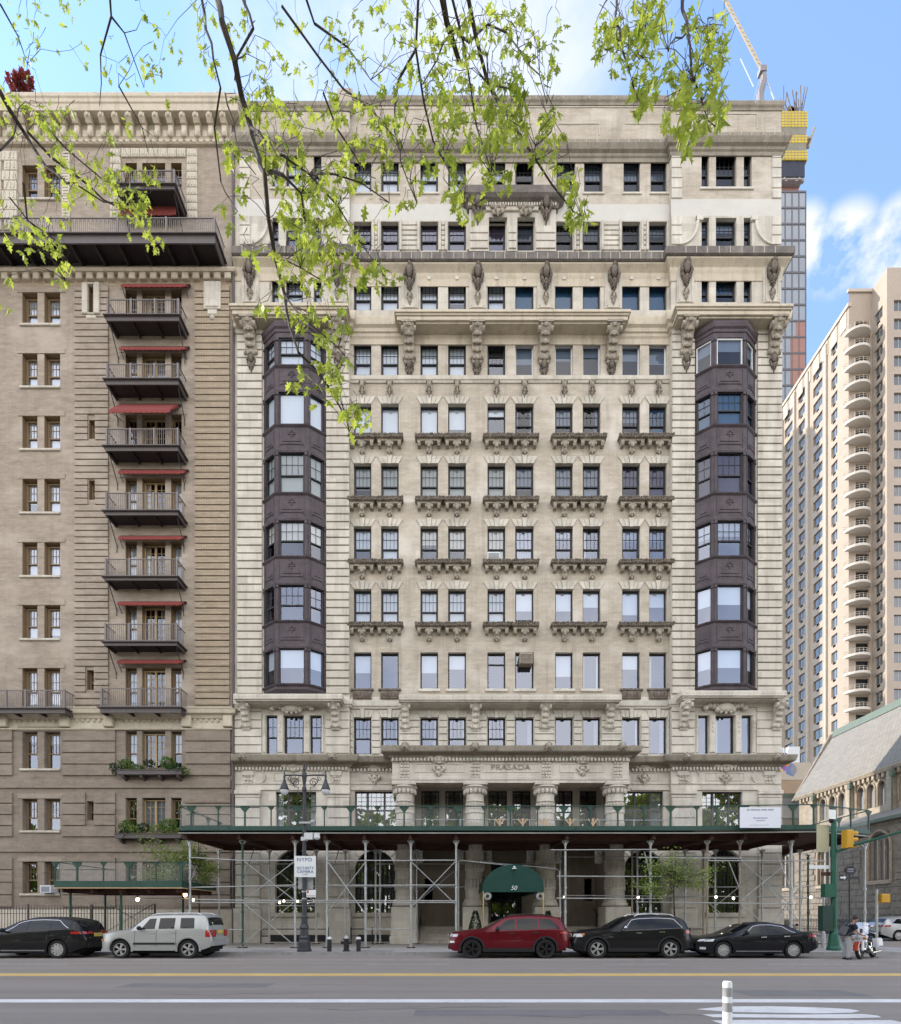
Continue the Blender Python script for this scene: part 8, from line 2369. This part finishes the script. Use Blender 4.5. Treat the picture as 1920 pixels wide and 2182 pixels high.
hC = [(X2 + a, X2 + b, 100.4 - k * FHT, 102.2 - k * FHT) for k in range(nfl) for a, b in ((1.15, 2.9), (4.2, 6.0))]
mw.wall(X2, X2 + 9, 0, ZTW, Y2, hC, .3)
hD = [(X1 + 1.2, X2 - .5, 99.9 - k * FHT, 102.2 - k * FHT) for k in range(nfl)]
mw.wall(X1, X2, 0, ZTW - .2, Y1, hD, .3)
mw.quad((X1, YE2, 0), (X2 + 9, YE2, 0), (X2 + 9, YE2, ZTW - 2.6), (X1, YE2, ZTW - 2.6)); mw.quad((X2 + 9, Y2, 0), (X2 + 9, YE2, 0), (X2 + 9, YE2, ZTW - 2.6), (X2 + 9, Y2, ZTW - 2.6))
mw.quad((X1, Y1, ZTW - 2.6), (X2 + 9, Y1, ZTW - 2.6), (X2 + 9, YE2, ZTW - 2.6), (X1, YE2, ZTW - 2.6)); mw.quad((X2, Y2, ZTW), (X2 + 9, Y2, ZTW), (X2 + 9, Y1 + .1, ZTW), (X2, Y1 + .1, ZTW))
mw.build('wall', M['tan'], TW)
m = MB()
for yc in (97.4, 102.3, 106.3, 110.2): m.cut(); m.box(X1 - .35, X1 + .01, yc - .22, yc + .22, 0, ZTW - 3.6)
for k in range(9): m.cut(); m.box(X1 - .12, X1 + .0, Y1 + .4 + k * 2.3, Y1 + 1.9 + k * 2.3, ZTW - 5.8, ZTW - 3.1)
m.cut(); m.box(X1 - .25, X1 + .3, Y1 - .2, YE2, ZTW - 2.9, ZTW - 2.3); m.box(X1 - .25, X2 + .0, Y1 - .25, Y1 + .1, ZTW - .5, ZTW)
m.build_each('pier', M['tan_lt'], TW)
M['far_glass'] = glass('far_window_glass', .35, tint=(.5, .55, .6))
def tower_window(q, axis, mat_=None):
    g = MB()
    if axis == 'x':
        x, a, b, c, d = q
        g.quad((x, a, c), (x, b, c), (x, b, d), (x, a, d)); g.box(x - .04, x + .05, a, a + .08, c, d, 1); g.box(x - .04, x + .05, b - .08, b, c, d, 1); g.box(x - .04, x + .05, (a + b) / 2 - .04, (a + b) / 2 + .04, c, d, 1); g.box(x - .25, x + .05, (a + b) / 2 - .35, (a + b) / 2 + .35, c - .42, c - .03, 1)
    else:
        y, a, b, c, d = q
        g.quad((a, y, c), (b, y, c), (b, y, d), (a, y, d)); g.box(a, a + .08, y - .04, y + .05, c, d, 1); g.box(b - .08, b, y - .04, y + .05, c, d, 1); g.box((a + b) / 2 - .04, (a + b) / 2 + .04, y - .04, y + .05, c, d, 1)
    return g
M['far_pane'] = mat('far_window_pane', (.1, .11, .12), rough=.08, var=.5, scale=.35, spec=.9)
allw = [('x', (X2 + .25, a, b, c, d)) for a, b, c, d in hB] + [('y', (Y2 + .25, a, b, c, d)) for a, b, c, d in hC[::2]] + [('x', (X1 + .25, a, b, c, d)) for a, b, c, d in hA if a < 97]
rest = [('x', (X1 + .25, a, b, c, d)) for a, b, c, d in hA if a > 97] + [('y', (Y2 + .25, a, b, c, d)) for a, b, c, d in hC[1::2]]
for ax, q in allw[:99]: tower_window(q, ax).build('window', [M['far_pane'], M['tan_lt']], TW)
g = MB()
for ax, q in rest: w = tower_window(q, ax); o_ = len(g.v); g.v += w.v; g.f += [tuple(i + o_ for i in f) for f in w.f]; g.m += w.m
o = g.build('windows', [M['far_pane'], M['frame_br']], TW); o['kind'] = 'stuff'
g = MB(); g.quad((X1 + .1, Y1 + .9, 0), (X2, Y1 + .9, 0), (X2, Y1 + .9, ZTW - 3), (X1 + .1, Y1 + .9, ZTW - 3)); g.build('balcony_glazing', M['far_pane'], TW)
bm_ = MB()
pts = [(X1 - .2, Y1)] + [(X1 + 1.25 - 2.1 * math.cos(t), Y1 - 1.75 * math.sin(t)) for t in [math.pi * i / 10 for i in range(11)]] + [(X2 - .3, Y1)]
bm_.prism_z([(x, y) for x, y in pts], -.22, .2)
for i in range(len(pts) - 1):
    (xa, ya), (xb, yb_) = pts[i], pts[i + 1]
bmsh = bm_.mesh('rounded_balcony', mat('white_balcony', (.5, .455, .395), rough=.7, var=.05))
rl = MB()
for h in (.95, .6):
    rl.tube([(x, y + .08, h) for x, y in pts], .03, 4)
for i in range(1, len(pts) - 1): rl.cyl((pts[i][0], pts[i][1] + .08, .1), (pts[i][0], pts[i][1] + .08, .95), .025, n=4)
rlm = rl.mesh('balcony_rail', M['tan_lt'])
for k in range(nfl):
    o = inst(bmsh, 'balcony', (0, 0, 99.7 - k * FHT), TW); o.matrix_parent_inverse = Matrix.Translation(-TW.location)
    inst(rlm, 'railing', (0, 0, 0), o)

# unfinished glass tower with yellow safety netting, and the crane
GT = thing('unfinished_tower', 'slim glass tower still under construction with yellow safety netting at the top', 'building', (92, 150, 0))
YG = 150.0
gx0, gx1, gz = FX(1600, YG), FX(1717, YG), FZ(407, YG)
M['gt_glass'] = mat('grey_curtain_wall', (.2, .225, .25), rough=.15, var=.2, scale=.15, spec=.8)
M['gt_red'] = mat('red_brown_panel', (.26, .13, .1), rough=.6, var=.15)
m = MB(); m.box(gx0, gx1, YG, YG + 22, 0, gz); m.build('curtain_wall', M['gt_glass'], GT)
m = MB(); fl = 4.45
n = int(gz / fl)
for k in range(n): m.box(gx0 - .05, gx1 + .12, YG - .12, YG + .02, gz - k * fl - .5, gz - k * fl)
for i in range(9): x = gx0 + (gx1 - gx0) * i / 8; m.box(x - .12, x + .12, YG - .1, YG + .02, 0, gz)
m.build('mullions', mat('dark_mullion', (.08, .075, .085), rough=.5, var=.1), GT)
m = MB()
for k in range(8, n):
    w = FX(1684, YG) if (k % 4) else FX(1696, YG)
    m.box(w, gx1 - .3, YG - .05, YG + .03, gz - k * fl - fl + .05, gz - k * fl - .55)
m.build('red_panels', M['gt_red'], GT)
m = MB(); cz = FZ(180, YG)
m.box(FX(1655, YG), FX(1712, YG), YG + 2, YG + 14, gz, FZ(375, YG), 0)
m.build('brick_core', M['gt_red'], GT)
m = MB()
for px in (1655, 1678, 1700, 1714):
    x = FX(px, YG); m.box(x - .35, x + .35, YG + .5, YG + 1.2, FZ(380, YG), FZ(235, YG))
for py in range(245, 380, 26): m.box(FX(1655, YG), FX(1714, YG), YG + .4, YG + 8, FZ(py, YG) - .35, FZ(py, YG))
m.box(FX(1716, YG), FX(1740, YG), YG + 2, YG + 8, FZ(272, YG), FZ(268, YG)); m.cyl(P(1722, 315, YG + 3), P(1736, 272, YG + 3), .35, n=5)
m.build('concrete_frame', mat('raw_concrete_frame', (.3, .28, .27), rough=.9, var=.2), GT)
m = MB()
for a, b in ((271, 289), (305, 322)): m.box(FX(1656, YG), FX(1718, YG), YG - .05, YG + .1, FZ(b, YG), FZ(a, YG)); m.box(FX(1718, YG) - .1, FX(1718, YG), YG + .1, YG + 9, FZ(b, YG), FZ(a, YG))
m.build('grey_net', mat('grey_debris_net', (.2, .19, .15), rough=.9, var=.25, scale=.5), GT)
net = mat('yellow_safety_net', (.5, .38, .03), rough=.8, var=.12, scale=.4); ynet = [(238, 262), (262, 271), (289, 305), (322, 341)]
for a, b in ynet:
    m = MB(); m.box(FX(1656, YG), FX(1720, YG), YG - .1, YG + .1, FZ(b, YG), FZ(a, YG)); m.box(FX(1720, YG) - .1, FX(1720, YG) + .1, YG + .1, YG + 10, FZ(b, YG), FZ(a, YG)); 
    for px in range(1658, 1720, 7): m.box(FX(px, YG) - .07, FX(px, YG) + .07, YG - .16, YG - .1, FZ(b, YG), FZ(a, YG), 1)
    for pz in range(a + 4, b, 6): m.box(FX(1656, YG), FX(1720, YG), YG - .15, YG - .1, FZ(pz, YG) - .05, FZ(pz, YG) + .05, 1)
    m.build('safety_net', [net, M['steel_rust']], GT)
m = MB(); rr = random.Random(5)
m.box(FX(1656, YG), FX(1716, YG), YG + .2, YG + .3, FZ(374, YG), FZ(341, YG)); m.build('dark_net', mat('navy_net', (.035, .04, .06), rough=.9, var=.3), GT)
m = MB()
for i in range(34):                                     # reinforcement and formwork sticking up
    x = rr.uniform(FX(1668, YG), FX(1722, YG)); z0 = FZ(238, YG); h = rr.uniform(2, 8); y = YG + rr.uniform(0, 8)
    m.cyl((x, y, z0), (x + rr.uniform(-1.6, 1.6), y, z0 + h), .13, n=4)
for i in range(7): x = rr.uniform(FX(1685, YG), FX(1712, YG)); m.rbox(x, YG + 3, FZ(rr.uniform(195, 225), YG), rr.uniform(1, 3), .3, rr.uniform(1, 3), ry=rr.uniform(-.7, .7))
m.build('formwork', mat('dark_formwork', (.16, .13, .11), rough=.9, var=.4), GT)
CRN = thing('tower_crane', 'thin pale construction crane jib rising behind the roof of the pale house', 'crane', P(1622, 215, YG))
m = MB()
m.tube([P(1621, 240, YG), P(1620, 200, YG), P(1627, 175, YG), P(1627, 160, YG)], 1.0, 6, .8); m.rbox(*P(1624, 153, YG), 1.8, 1.6, 1.5); m.build('mast', mat('grey_crane_steel', (.2, .185, .19), rough=.6, var=.2, scale=.5), CRN)
m = MB(); a, b = P(1620, 148, YG), P(1535, -15, YG)
up = Vector((0.9, 0, .45)) * .75
m.cyl(a, b, .16, n=5); m.cyl(a + up, b + up, .16, n=5)
for i in range(34):
    p, q = a.lerp(b, i / 34), a.lerp(b, (i + 1) / 34)
    m.cyl(p if i % 2 else p + up, q + up if i % 2 else q, .1, n=4)
m.build('jib', mat('buff_crane_paint', (.5, .4, .24), rough=.6, var=.1), CRN)
m = MB(); m.cyl(P(1578, 125, YG), P(1606, 185, YG), .12, n=4); m.cyl(P(1636, 178, YG), P(1650, 212, YG), .15, n=4); m.cyl(P(1621, 160, YG), P(1606, 212, YG), .07, n=4)
m.build('stay_cable', M['steel'], CRN)
# red-leaved shrub on the brick house roof
t = thing('roof_shrub', 'red-leaved shrub on the roof of the brown brick house', 'shrub', P(48, 205, 40))
mb = MB(); leaf_blob(mb, P(40, 186, 40), .55, .5, .55, 220, .3); leaf_blob(mb, P(54, 180, 40), .45, .4, .8, 220, .3); mb.build('foliage', leafmat('red_leaves', (.16, .025, .02), (.26, .06, .05)), t)
m = MB(); m.cyl(P(46, 225, 40), P(48, 190, 40), .1, n=6); m.build('stem', M['tree_bark'], t)

# an unseen slab, added behind the pale house to throw shadow on the tan tower
t = thing('shadow_slab', 'unseen tan slab added behind the pale house to shade the far tower', 'building', (27, 120, 0))
m = MB(); m.wall(24, 30, 0, 122, 115, [(24.6 + 2.8 * i, 26.2 + 2.8 * i, 3 + 3 * k, 4.8 + 3 * k) for i in range(2) for k in range(38)], .3)
m.box(24, 30, 115.3, 136, 0, 122); m.box(25, 29, 119, 128, 122, 126); m.build('wall', M['tan'], t)
# ================================================================ trees
M['leaf_oak'] = leafmat('spring_oak_leaves', (.2, .28, .025), (.5, .545, .085), .55)
M['leaf_park'] = leafmat('park_tree_leaves', (.15, .22, .015), (.33, .37, .03), .45)
OAK = [(0, 0), (.05, .10), (.22, .16), (.12, .24), (.17, .32), (.44, .36), (.40, .46), (.20, .50), (.22, .58), (.40, .68), (.30, .72), (.14, .74), (.13, .84), (.05, .92), (.0, 1.04)]
OAKL = OAK + [(-x, y) for x, y in reversed(OAK[1:-1])]
def oak_leaf(mb, base, d, nrm, size, r):
    d = d.normalized(); s = d.cross(nrm)
    s = s.normalized() if s.length > .05 else d.orthogonal().normalized()
    n = s.cross(d)
    k = len(OAK); bend = r.uniform(-.25, .3); fold = r.uniform(.0, .25)
    def pt(x, y): return base + (s * x * 1.0 + d * y + n * (bend * y * y - fold * abs(x))) * size
    x_ = .78; right = [pt(x * x_, y) for x, y in OAK]; left = [pt(-x * x_, y) for x, y in OAK[1:-1]]
    o = len(mb.v)
    mb.v += [tuple(p) for p in right + left]
    mb.f.append(tuple(o + i for i in range(k))); mb.m.append(0)
    mb.f.append((o + k - 1,) + tuple(o + k + i for i in range(len(left) - 1, -1, -1)) + (o,)); mb.m.append(0)
def twig_cluster(leaves, twigs, p, r, size, n=5):
    for _ in range(n):
        a = r.uniform(0, 6.283)
        d = Vector((math.cos(a) * .8, math.sin(a) * .8, r.uniform(-2.0, .1)))
        nrm = Vector((r.gauss(0, .7), -1 + r.gauss(0, .6), .4 + r.gauss(0, .6)))
        oak_leaf(leaves, p + d.normalized() * size * .12, d, nrm, size * r.uniform(.65, 1.2), r)
def overhang(label, branches, blobs, trunk, seed, size, fine=()):
    """branches: (points, y, r0, r1) along the photographed limbs, each at its own distance; blobs: (px, py, rx, ry, clusters, y)"""
    r = random.Random(seed)
    t = thing('oak_tree', label, 'tree', trunk)
    leaves, limbs, nodes = MB(), MB(), []
    for pts, y, r0, r1 in branches:
        ps = []
        for i, (a, b) in enumerate(pts): ps.append(P(a, b, y + (.25 * math.sin(i * 1.3 + seed))))
        qs = [ps[0]]
        for a, b in zip(ps, ps[1:]):
            n = max(1, int((b - a).length / .25))
            for k in range(1, n + 1): qs.append(a.lerp(b, k / n) + Vector((r.gauss(0, .012), r.gauss(0, .02), r.gauss(0, .012))) * (k < n))
        limbs.tube(qs, r0, 6, r1)
        nodes += [(q, y) for q in qs]
        for q in qs[2::2]:
            if r.random() < .4: twig_cluster(leaves, limbs, q, r, size * .8, r.randint(1, 3))
    for px, py, rx, ry, n, y in blobs:
        for _ in range(max(2, int(n * (.52 if py > 170 else .44)))):
            a, q = r.uniform(0, 6.283), r.random() ** .5
            yy = y + r.uniform(-.7, .7)
            p = P(px + rx * q * math.cos(a), py + ry * q * math.sin(a), yy)
            best = min(nodes, key=lambda w: (w[0] - p).length) [0]
            if (best - p).length < 1.6 and r.random() < .3:
                dv = p - best; pts3 = [best] + [best + dv * f + Vector((r.gauss(0, .035), r.gauss(0, .03), r.gauss(0, .02) + .12 * math.sin(f * 3.14))) for f in (.25, .5, .75)] + [p]
                limbs.tube(pts3, .0034, 4, .0015)
            else:
                q0 = p + Vector((r.gauss(0, .09), r.gauss(0, .06), r.uniform(.12, .3)))
                if r.random() < .45: limbs.tube([q0, q0.lerp(p, .4) + Vector((r.gauss(0, .025), 0, r.gauss(0, .02))), q0.lerp(p, .75) + Vector((r.gauss(0, .02), 0, 0)), p], .0028, 4, .0014)
            twig_cluster(leaves, limbs, p, r, size * (.84 if py > 170 else .68), r.randint(2, 4))
    # trunk and the limbs that reach out over the road
    base = Vector(trunk)
    tk = MB(); h = 9.5
    tk.tube([base, base + Vector((.05, .1, 2.5)), base + Vector((-.1, .2, 5.5)), base + Vector((0, .6, h))], .42, 12, .2)
    tk.build('trunk', M['tree_bark'], t)
    for pts, y, r0, r1 in branches:
        if r0 < .03: continue
        a = base + Vector((0, .5, h - .6)); b = P(*pts[0], y)
        limbs.tube([a, a.lerp(b, .4) + Vector((0, 0, .9)), a.lerp(b, .8) + Vector((0, 0, .6)), b], r0 * 2.2, 7, r0)
    limbs.build('branches', M['tree_bark'], t)
    leaves.build('foliage', M['leaf_oak'], t)
    return t
B1 = [
    ([(459, -30), (473, 47), (500, 128), (514, 202), (535, 272), (552, 338), (564, 370), (572, 467), (587, 552), (607, 630), (619, 700), (636, 751), (671, 785), (699, 823), (734, 884), (744, 919)], 5.6, .036, .006),
    ([(564, 370), (603, 373), (642, 412), (650, 470)], 5.6, .022, .008), ([(428, -10), (455, 128), (470, 187), (457, 272), (471, 389), (506, 451)], 5.9, .016, .005),
    ([(535, 272), (600, 330), (660, 372), (720, 440), (770, 520), (822, 592)], 5.7, .012, .004), ([(660, 372), (716, 372), (770, 390), (830, 432)], 5.7, .011, .004), ([(587, 552), (640, 570), (690, 600)], 5.6, .009, .004),
    ([(607, 630), (660, 690), (720, 740), (760, 790)], 5.6, .009, .003), ([(480, 200), (512, 330), (545, 372)], 5.8, .01, .004),
    ([(520, -10), (540, 60), (506, 120), (500, 170)], 5.9, .018, .008),
]
BL1 = [(560, 215, 40, 60, 24, 5.7), (600, 290, 50, 70, 44, 5.7), (640, 440, 50, 60, 60, 5.7), (665, 500, 55, 60, 65, 5.7), (610, 340, 70, 60, 40, 5.8), (700, 380, 70, 60, 45, 5.8), (655, 570, 45, 50, 40, 5.7), (570, 560, 60, 40, 16, 5.6), (600, 660, 60, 30, 22, 5.6), (690, 690, 50, 45, 40, 5.6), (740, 570, 50, 50, 26, 5.7), (800, 590, 40, 35, 24, 5.7), (720, 770, 40, 50, 26, 5.6), (690, 830, 40, 40, 20, 5.6), (760, 880, 35, 45, 24, 5.6), (510, 310, 30, 90, 18, 5.8), (530, 170, 40, 80, 24, 5.9), (620, 790, 35, 30, 7, 5.6), (780, 330, 60, 50, 28, 5.8), (500, 430, 30, 40, 8, 5.8), (740, 460, 60, 50, 24, 5.7), (570, 130, 50, 70, 22, 6.0), (480, 90, 60, 80, 22, 6.1), (350, 120, 60, 90, 12, 6.4), (620, 90, 50, 70, 16, 6.1), (420, 60, 60, 60, 14, 6.2)]
overhang('young-leaved oak whose thick limb hangs down across the left bay windows', B1, BL1, (-3.4, -2.2, .12), 3, .13)
B2 = [
    ([(938, -30), (952, 47), (979, 132)], 5.3, .036, .022), ([(993, -30), (1012, 70), (1040, 179), (1067, 226), (1110, 292), (1141, 339), (1176, 393), (1222, 451), (1238, 459)], 5.4, .022, .005),
    ([(892, -20), (886, 105), (849, 171), (841, 280), (853, 342), (888, 432)], 5.6, .014, .004), ([(886, 105), (903, 218), (923, 300), (970, 389), (989, 432)], 5.6, .012, .004),
    ([(600, 12), (678, 120), (732, 190), (787, 233), (830, 265)], 5.9, .012, .004), ([(689, 198), (717, 272), (756, 331), (800, 380)], 5.9, .01, .004), ([(650, -10), (670, 50), (740, 100), (790, 170)], 6.0, .014, .004),
    ([(962, -10), (989, 97), (1016, 272), (1036, 331), (1047, 373)], 5.5, .014, .004), ([(960, 60), (1000, 90), (1040, 52), (1080, 70), (1150, 160), (1165, 220)], 5.5, .012, .004), ([(1141, 310), (1175, 280), (1180, 230)], 5.4, .008, .003),
    ([(979, 60), (945, 90), (930, 130), (900, 180)], 5.4, .012, .004), ([(1040, 179), (1090, 190), (1110, 240)], 5.4, .008, .003),
]
BL2 = [(830, 40, 60, 50, 28, 5.8), (730, 70, 60, 60, 24, 6.0), (700, 130, 50, 50, 20, 6.0), (930, 130, 50, 80, 60, 5.5), (960, 220, 50, 60, 70, 5.5), (1000, 170, 40, 80, 50, 5.5), (1080, 190, 45, 70, 70, 5.4), (1080, 270, 45, 60, 70, 5.4), (1050, 60, 50, 60, 36, 5.5), (1110, 60, 30, 60, 24, 5.5), (1150, 130, 40, 60, 26, 5.5), (1170, 270, 25, 50, 26, 5.4), (1170, 340, 30, 40, 16, 5.4), (1030, 290, 40, 40, 30, 5.5), (920, 310, 40, 60, 28, 5.6), (850, 300, 40, 80, 26, 5.7), (760, 280, 60, 60, 30, 5.8), (690, 230, 50, 50, 26, 5.9), (1060, 380, 40, 40, 26, 5.5), (980, 380, 40, 50, 26, 5.6), (880, 380, 40, 60, 18, 5.6), (1215, 400, 30, 40, 26, 5.4), (1225, 460, 30, 25, 22, 5.4), (1000, 440, 40, 30, 18, 5.6), (860, 160, 60, 50, 26, 5.7), (790, 130, 50, 60, 20, 5.9), (900, 50, 60, 50, 32, 5.6), (1120, 110, 40, 60, 22, 5.5), (810, 220, 60, 50, 24, 5.8), (1190, 60, 24, 40, 10, 5.5), (1010, 60, 50, 50, 26, 5.5)]
overhang('young-leaved oak with fine drooping branches over the middle of the roof', B2, BL2, (.9, -2.6, .12), 5, .125)
B3 = [([(1454, -30), (1466, 76), (1480, 172), (1496, 216), (1508, 256), (1532, 276)], 4.9, .016, .004), ([(1314, -20), (1320, 64), (1336, 132), (1352, 192), (1362, 215)], 5.1, .012, .004), ([(1466, 66), (1440, 80), (1425, 110)], 4.9, .008, .003), ([(1466, 66), (1490, 58), (1520, 74)], 4.9, .008, .003), ([(1300, -10), (1272, 40)], 5.1, .007, .003), ([(1380, -20), (1376, 60), (1350, 130)], 5.1, .009, .003)]
BL3 = [(1345, 40, 50, 50, 60, 5.1), (1300, 80, 40, 60, 34, 5.1), (1400, 30, 40, 50, 50, 5.0), (1350, 130, 50, 50, 44, 5.1), (1400, 120, 40, 70, 34, 5.0), (1490, 60, 40, 50, 24, 4.9), (1530, 60, 25, 60, 24, 4.9), (1510, 130, 45, 50, 44, 4.9), (1455, 170, 40, 50, 36, 4.9), (1450, 230, 35, 50, 30, 4.9), (1520, 200, 40, 60, 34, 4.9), (1490, 270, 50, 30, 22, 4.9), (1360, 210, 30, 30, 18, 5.1), (1480, 300, 30, 22, 7, 4.9), (1400, 190, 30, 40, 12, 5.0)]
overhang('young-leaved oak whose sprays hang over the corner parapet of the pale house', B3, BL3, (3.4, -2.0, .12), 8, .14)
B4 = [([(0, 195), (20, 233), (50, 280), (97, 354), (156, 389)], 6.6, .026, .01), ([(58, 280), (109, 335), (187, 393), (249, 440), (300, 470)], 6.7, .014, .005), ([(233, -20), (237, 35), (214, 117), (212, 225)], 6.6, .014, .004), ([(237, 35), (265, 70), (307, 187)], 6.6, .012, .004), ([(253, 183), (303, 272), (315, 323)], 6.8, .01, .004), ([(0, 8), (39, 78), (58, 136)], 6.8, .012, .004), ([(50, 389), (58, 467), (90, 500)], 6.7, .014, .004), ([(90, 260), (180, 350), (240, 400), (315, 470)], 6.9, .01, .004), ([(0, 320), (25, 295), (40, 230)], 6.6, .012, .006), ([(156, 389), (220, 430), (290, 430)], 6.7, .009, .003), ([(20, 420), (60, 470), (130, 520), (140, 600)], 6.7, .008, .003)]
BL4 = [(20, 250, 40, 60, 22, 6.7), (90, 260, 40, 40, 26, 6.8), (130, 270, 30, 60, 22, 6.8), (190, 360, 40, 50, 30, 6.8), (230, 400, 50, 40, 42, 6.8), (280, 430, 40, 40, 32, 6.8), (300, 480, 30, 30, 18, 6.8), (150, 400, 50, 40, 26, 6.8), (120, 350, 40, 40, 22, 6.8), (30, 440, 50, 40, 22, 6.7), (40, 500, 40, 50, 28, 6.7), (110, 500, 40, 60, 34, 6.7), (130, 580, 30, 30, 18, 6.7), (10, 620, 16, 50, 9, 6.7), (310, 370, 40, 40, 18, 6.8), (330, 510, 22, 26, 12, 6.8), (60, 110, 40, 60, 20, 6.9), (100, 60, 60, 50, 14, 7.0), (170, 40, 50, 40, 8, 7.0), (260, 130, 50, 60, 14, 6.9), (250, 260, 30, 40, 9, 6.8), (200, 120, 40, 60, 10, 6.9), (330, 60, 50, 60, 10, 6.8), (130, 20, 60, 20, 10, 7.0), (30, 40, 30, 50, 10, 6.9), (320, 180, 60, 80, 12, 6.7)]
overhang('young-leaved oak with drooping sprays across the brown brick terrace', B4, BL4, (-7.2, -2.4, .12), 11, .115)

def street_tree(label, px, y, ztop, zfork, crown, seed, n=900, sz=.09, base=None):
    r = random.Random(seed); x = FX(px, y); b = Vector((x, y, SW))
    t = thing('street_tree', label, 'tree', b)
    tk = MB(); top = Vector((x + r.uniform(-.1, .1), y, ztop - .3))
    tk.tube([b, b + Vector((.02, 0, 1.2)), Vector((x - .03, y, zfork)), top], .07, 8, .015); tk.build('trunk', M['tree_bark'], t)
    lm, lv = MB(), MB()
    for (dx, dz, rr) in crown:
        st = Vector((x - .02, y, zfork + (ztop - zfork) * r.uniform(.0, .6)))
        for k in range(7):
            e = Vector((x + dx + r.gauss(0, rr * .6), y + r.gauss(0, .4), SW + dz + r.gauss(0, rr * .5)))
            mid = st.lerp(e, .5) + Vector((0, 0, -.1)); lm.tube([st, mid, e], .016, 4, .004)
            for q in range(int(n / len(crown) / 7)):
                w = mid.lerp(e, r.random() * 1.15) + Vector((r.gauss(0, .14), r.gauss(0, .14), r.gauss(0, .14)))
                leaf_quad(lv, w, Vector((r.gauss(0, 1), r.gauss(0, 1), r.gauss(-.2, 1))), sz * .4, sz)
    lm.build('branches', M['tree_bark'], t); lv.build('foliage', M['leaf_young'], t)
street_tree('small sparse young tree growing in front of the arched windows near the corner', 1437, 25.2, 4.6, 2.7, [(-1.3, 3.6, .5), (-.7, 4.2, .5), (0, 4.3, .5), (.8, 4.1, .5), (1.6, 3.7, .5), (-1.0, 2.9, .4), (1.0, 3.1, .5), (.2, 3.3, .5), (-1.6, 3.0, .3)], 2, 2100, .1)
street_tree('small leafy young tree rising behind the low green shed', 425, 28.6, 5.9, 2.8, [(-2.7, 5.4, .5), (-1.9, 5.0, .6), (-1.0, 4.6, .6), (-2.2, 4.2, .6), (0, 4.8, .6), (.8, 4.2, .5), (-1.3, 3.7, .6), (.3, 3.5, .5), (-2.6, 3.6, .5), (-.5, 5.4, .5)], 4, 3800, .11)
# park trees across the road behind the camera: the lower windows mirror them
r = random.Random(1)
for i in range(10):
    x, y, h, w = -46 + i * 10 + r.uniform(-1.5, 1.5), -22 + r.uniform(-3, 2), r.uniform(19, 26), 7.5
    t = thing('park_tree', 'leafy park tree mirrored in the lower windows', 'tree', (x, y, .12), 'park trees across the road')
    m = MB(); m.tube([(x, y, .1), (x + .2, y, 3), (x, y + .2, h * .7)], .4, 8, .12); m.build('trunk', M['tree_bark'], t)
    mb = MB()
    for k in range(30):
        a = r.uniform(0, 6.28); q = r.random() ** .5 * w * .72
        leaf_blob(mb, (x + q * math.cos(a), y + q * math.sin(a) * .8, h * r.uniform(.2, .92)), r.uniform(1.8, 2.8), 2.2, r.uniform(1.3, 2.1), 170, .85)
    mb.build('crown', M['leaf_park'], t)

mb = MB()
for i in range(70): leaf_blob(mb, (-70 + i * 2.05, -19 + r.uniform(-1.5, 1), r.uniform(.9, 3.2)), r.uniform(1.2, 2.2), 1.2, r.uniform(.9, 1.7), 110, .7, .2)
o = mb.build('park_shrubbery', M['leaf_park']); o['kind'] = 'stuff'; o['label'] = 'belt of shrubs along the park edge, seen only in reflections'

mb = MB()
for i in range(90): leaf_blob(mb, (-95 + i * 2.1, -36 + r.uniform(-3, 3), r.uniform(2, 20)), r.uniform(2.5, 4), 2.5, r.uniform(2.2, 3.6), 150, 1.5, .2)
o = mb.build('park_treeline', M['leaf_park']); o['kind'] = 'stuff'; o['label'] = 'mass of park trees across the road, seen only in window reflections'
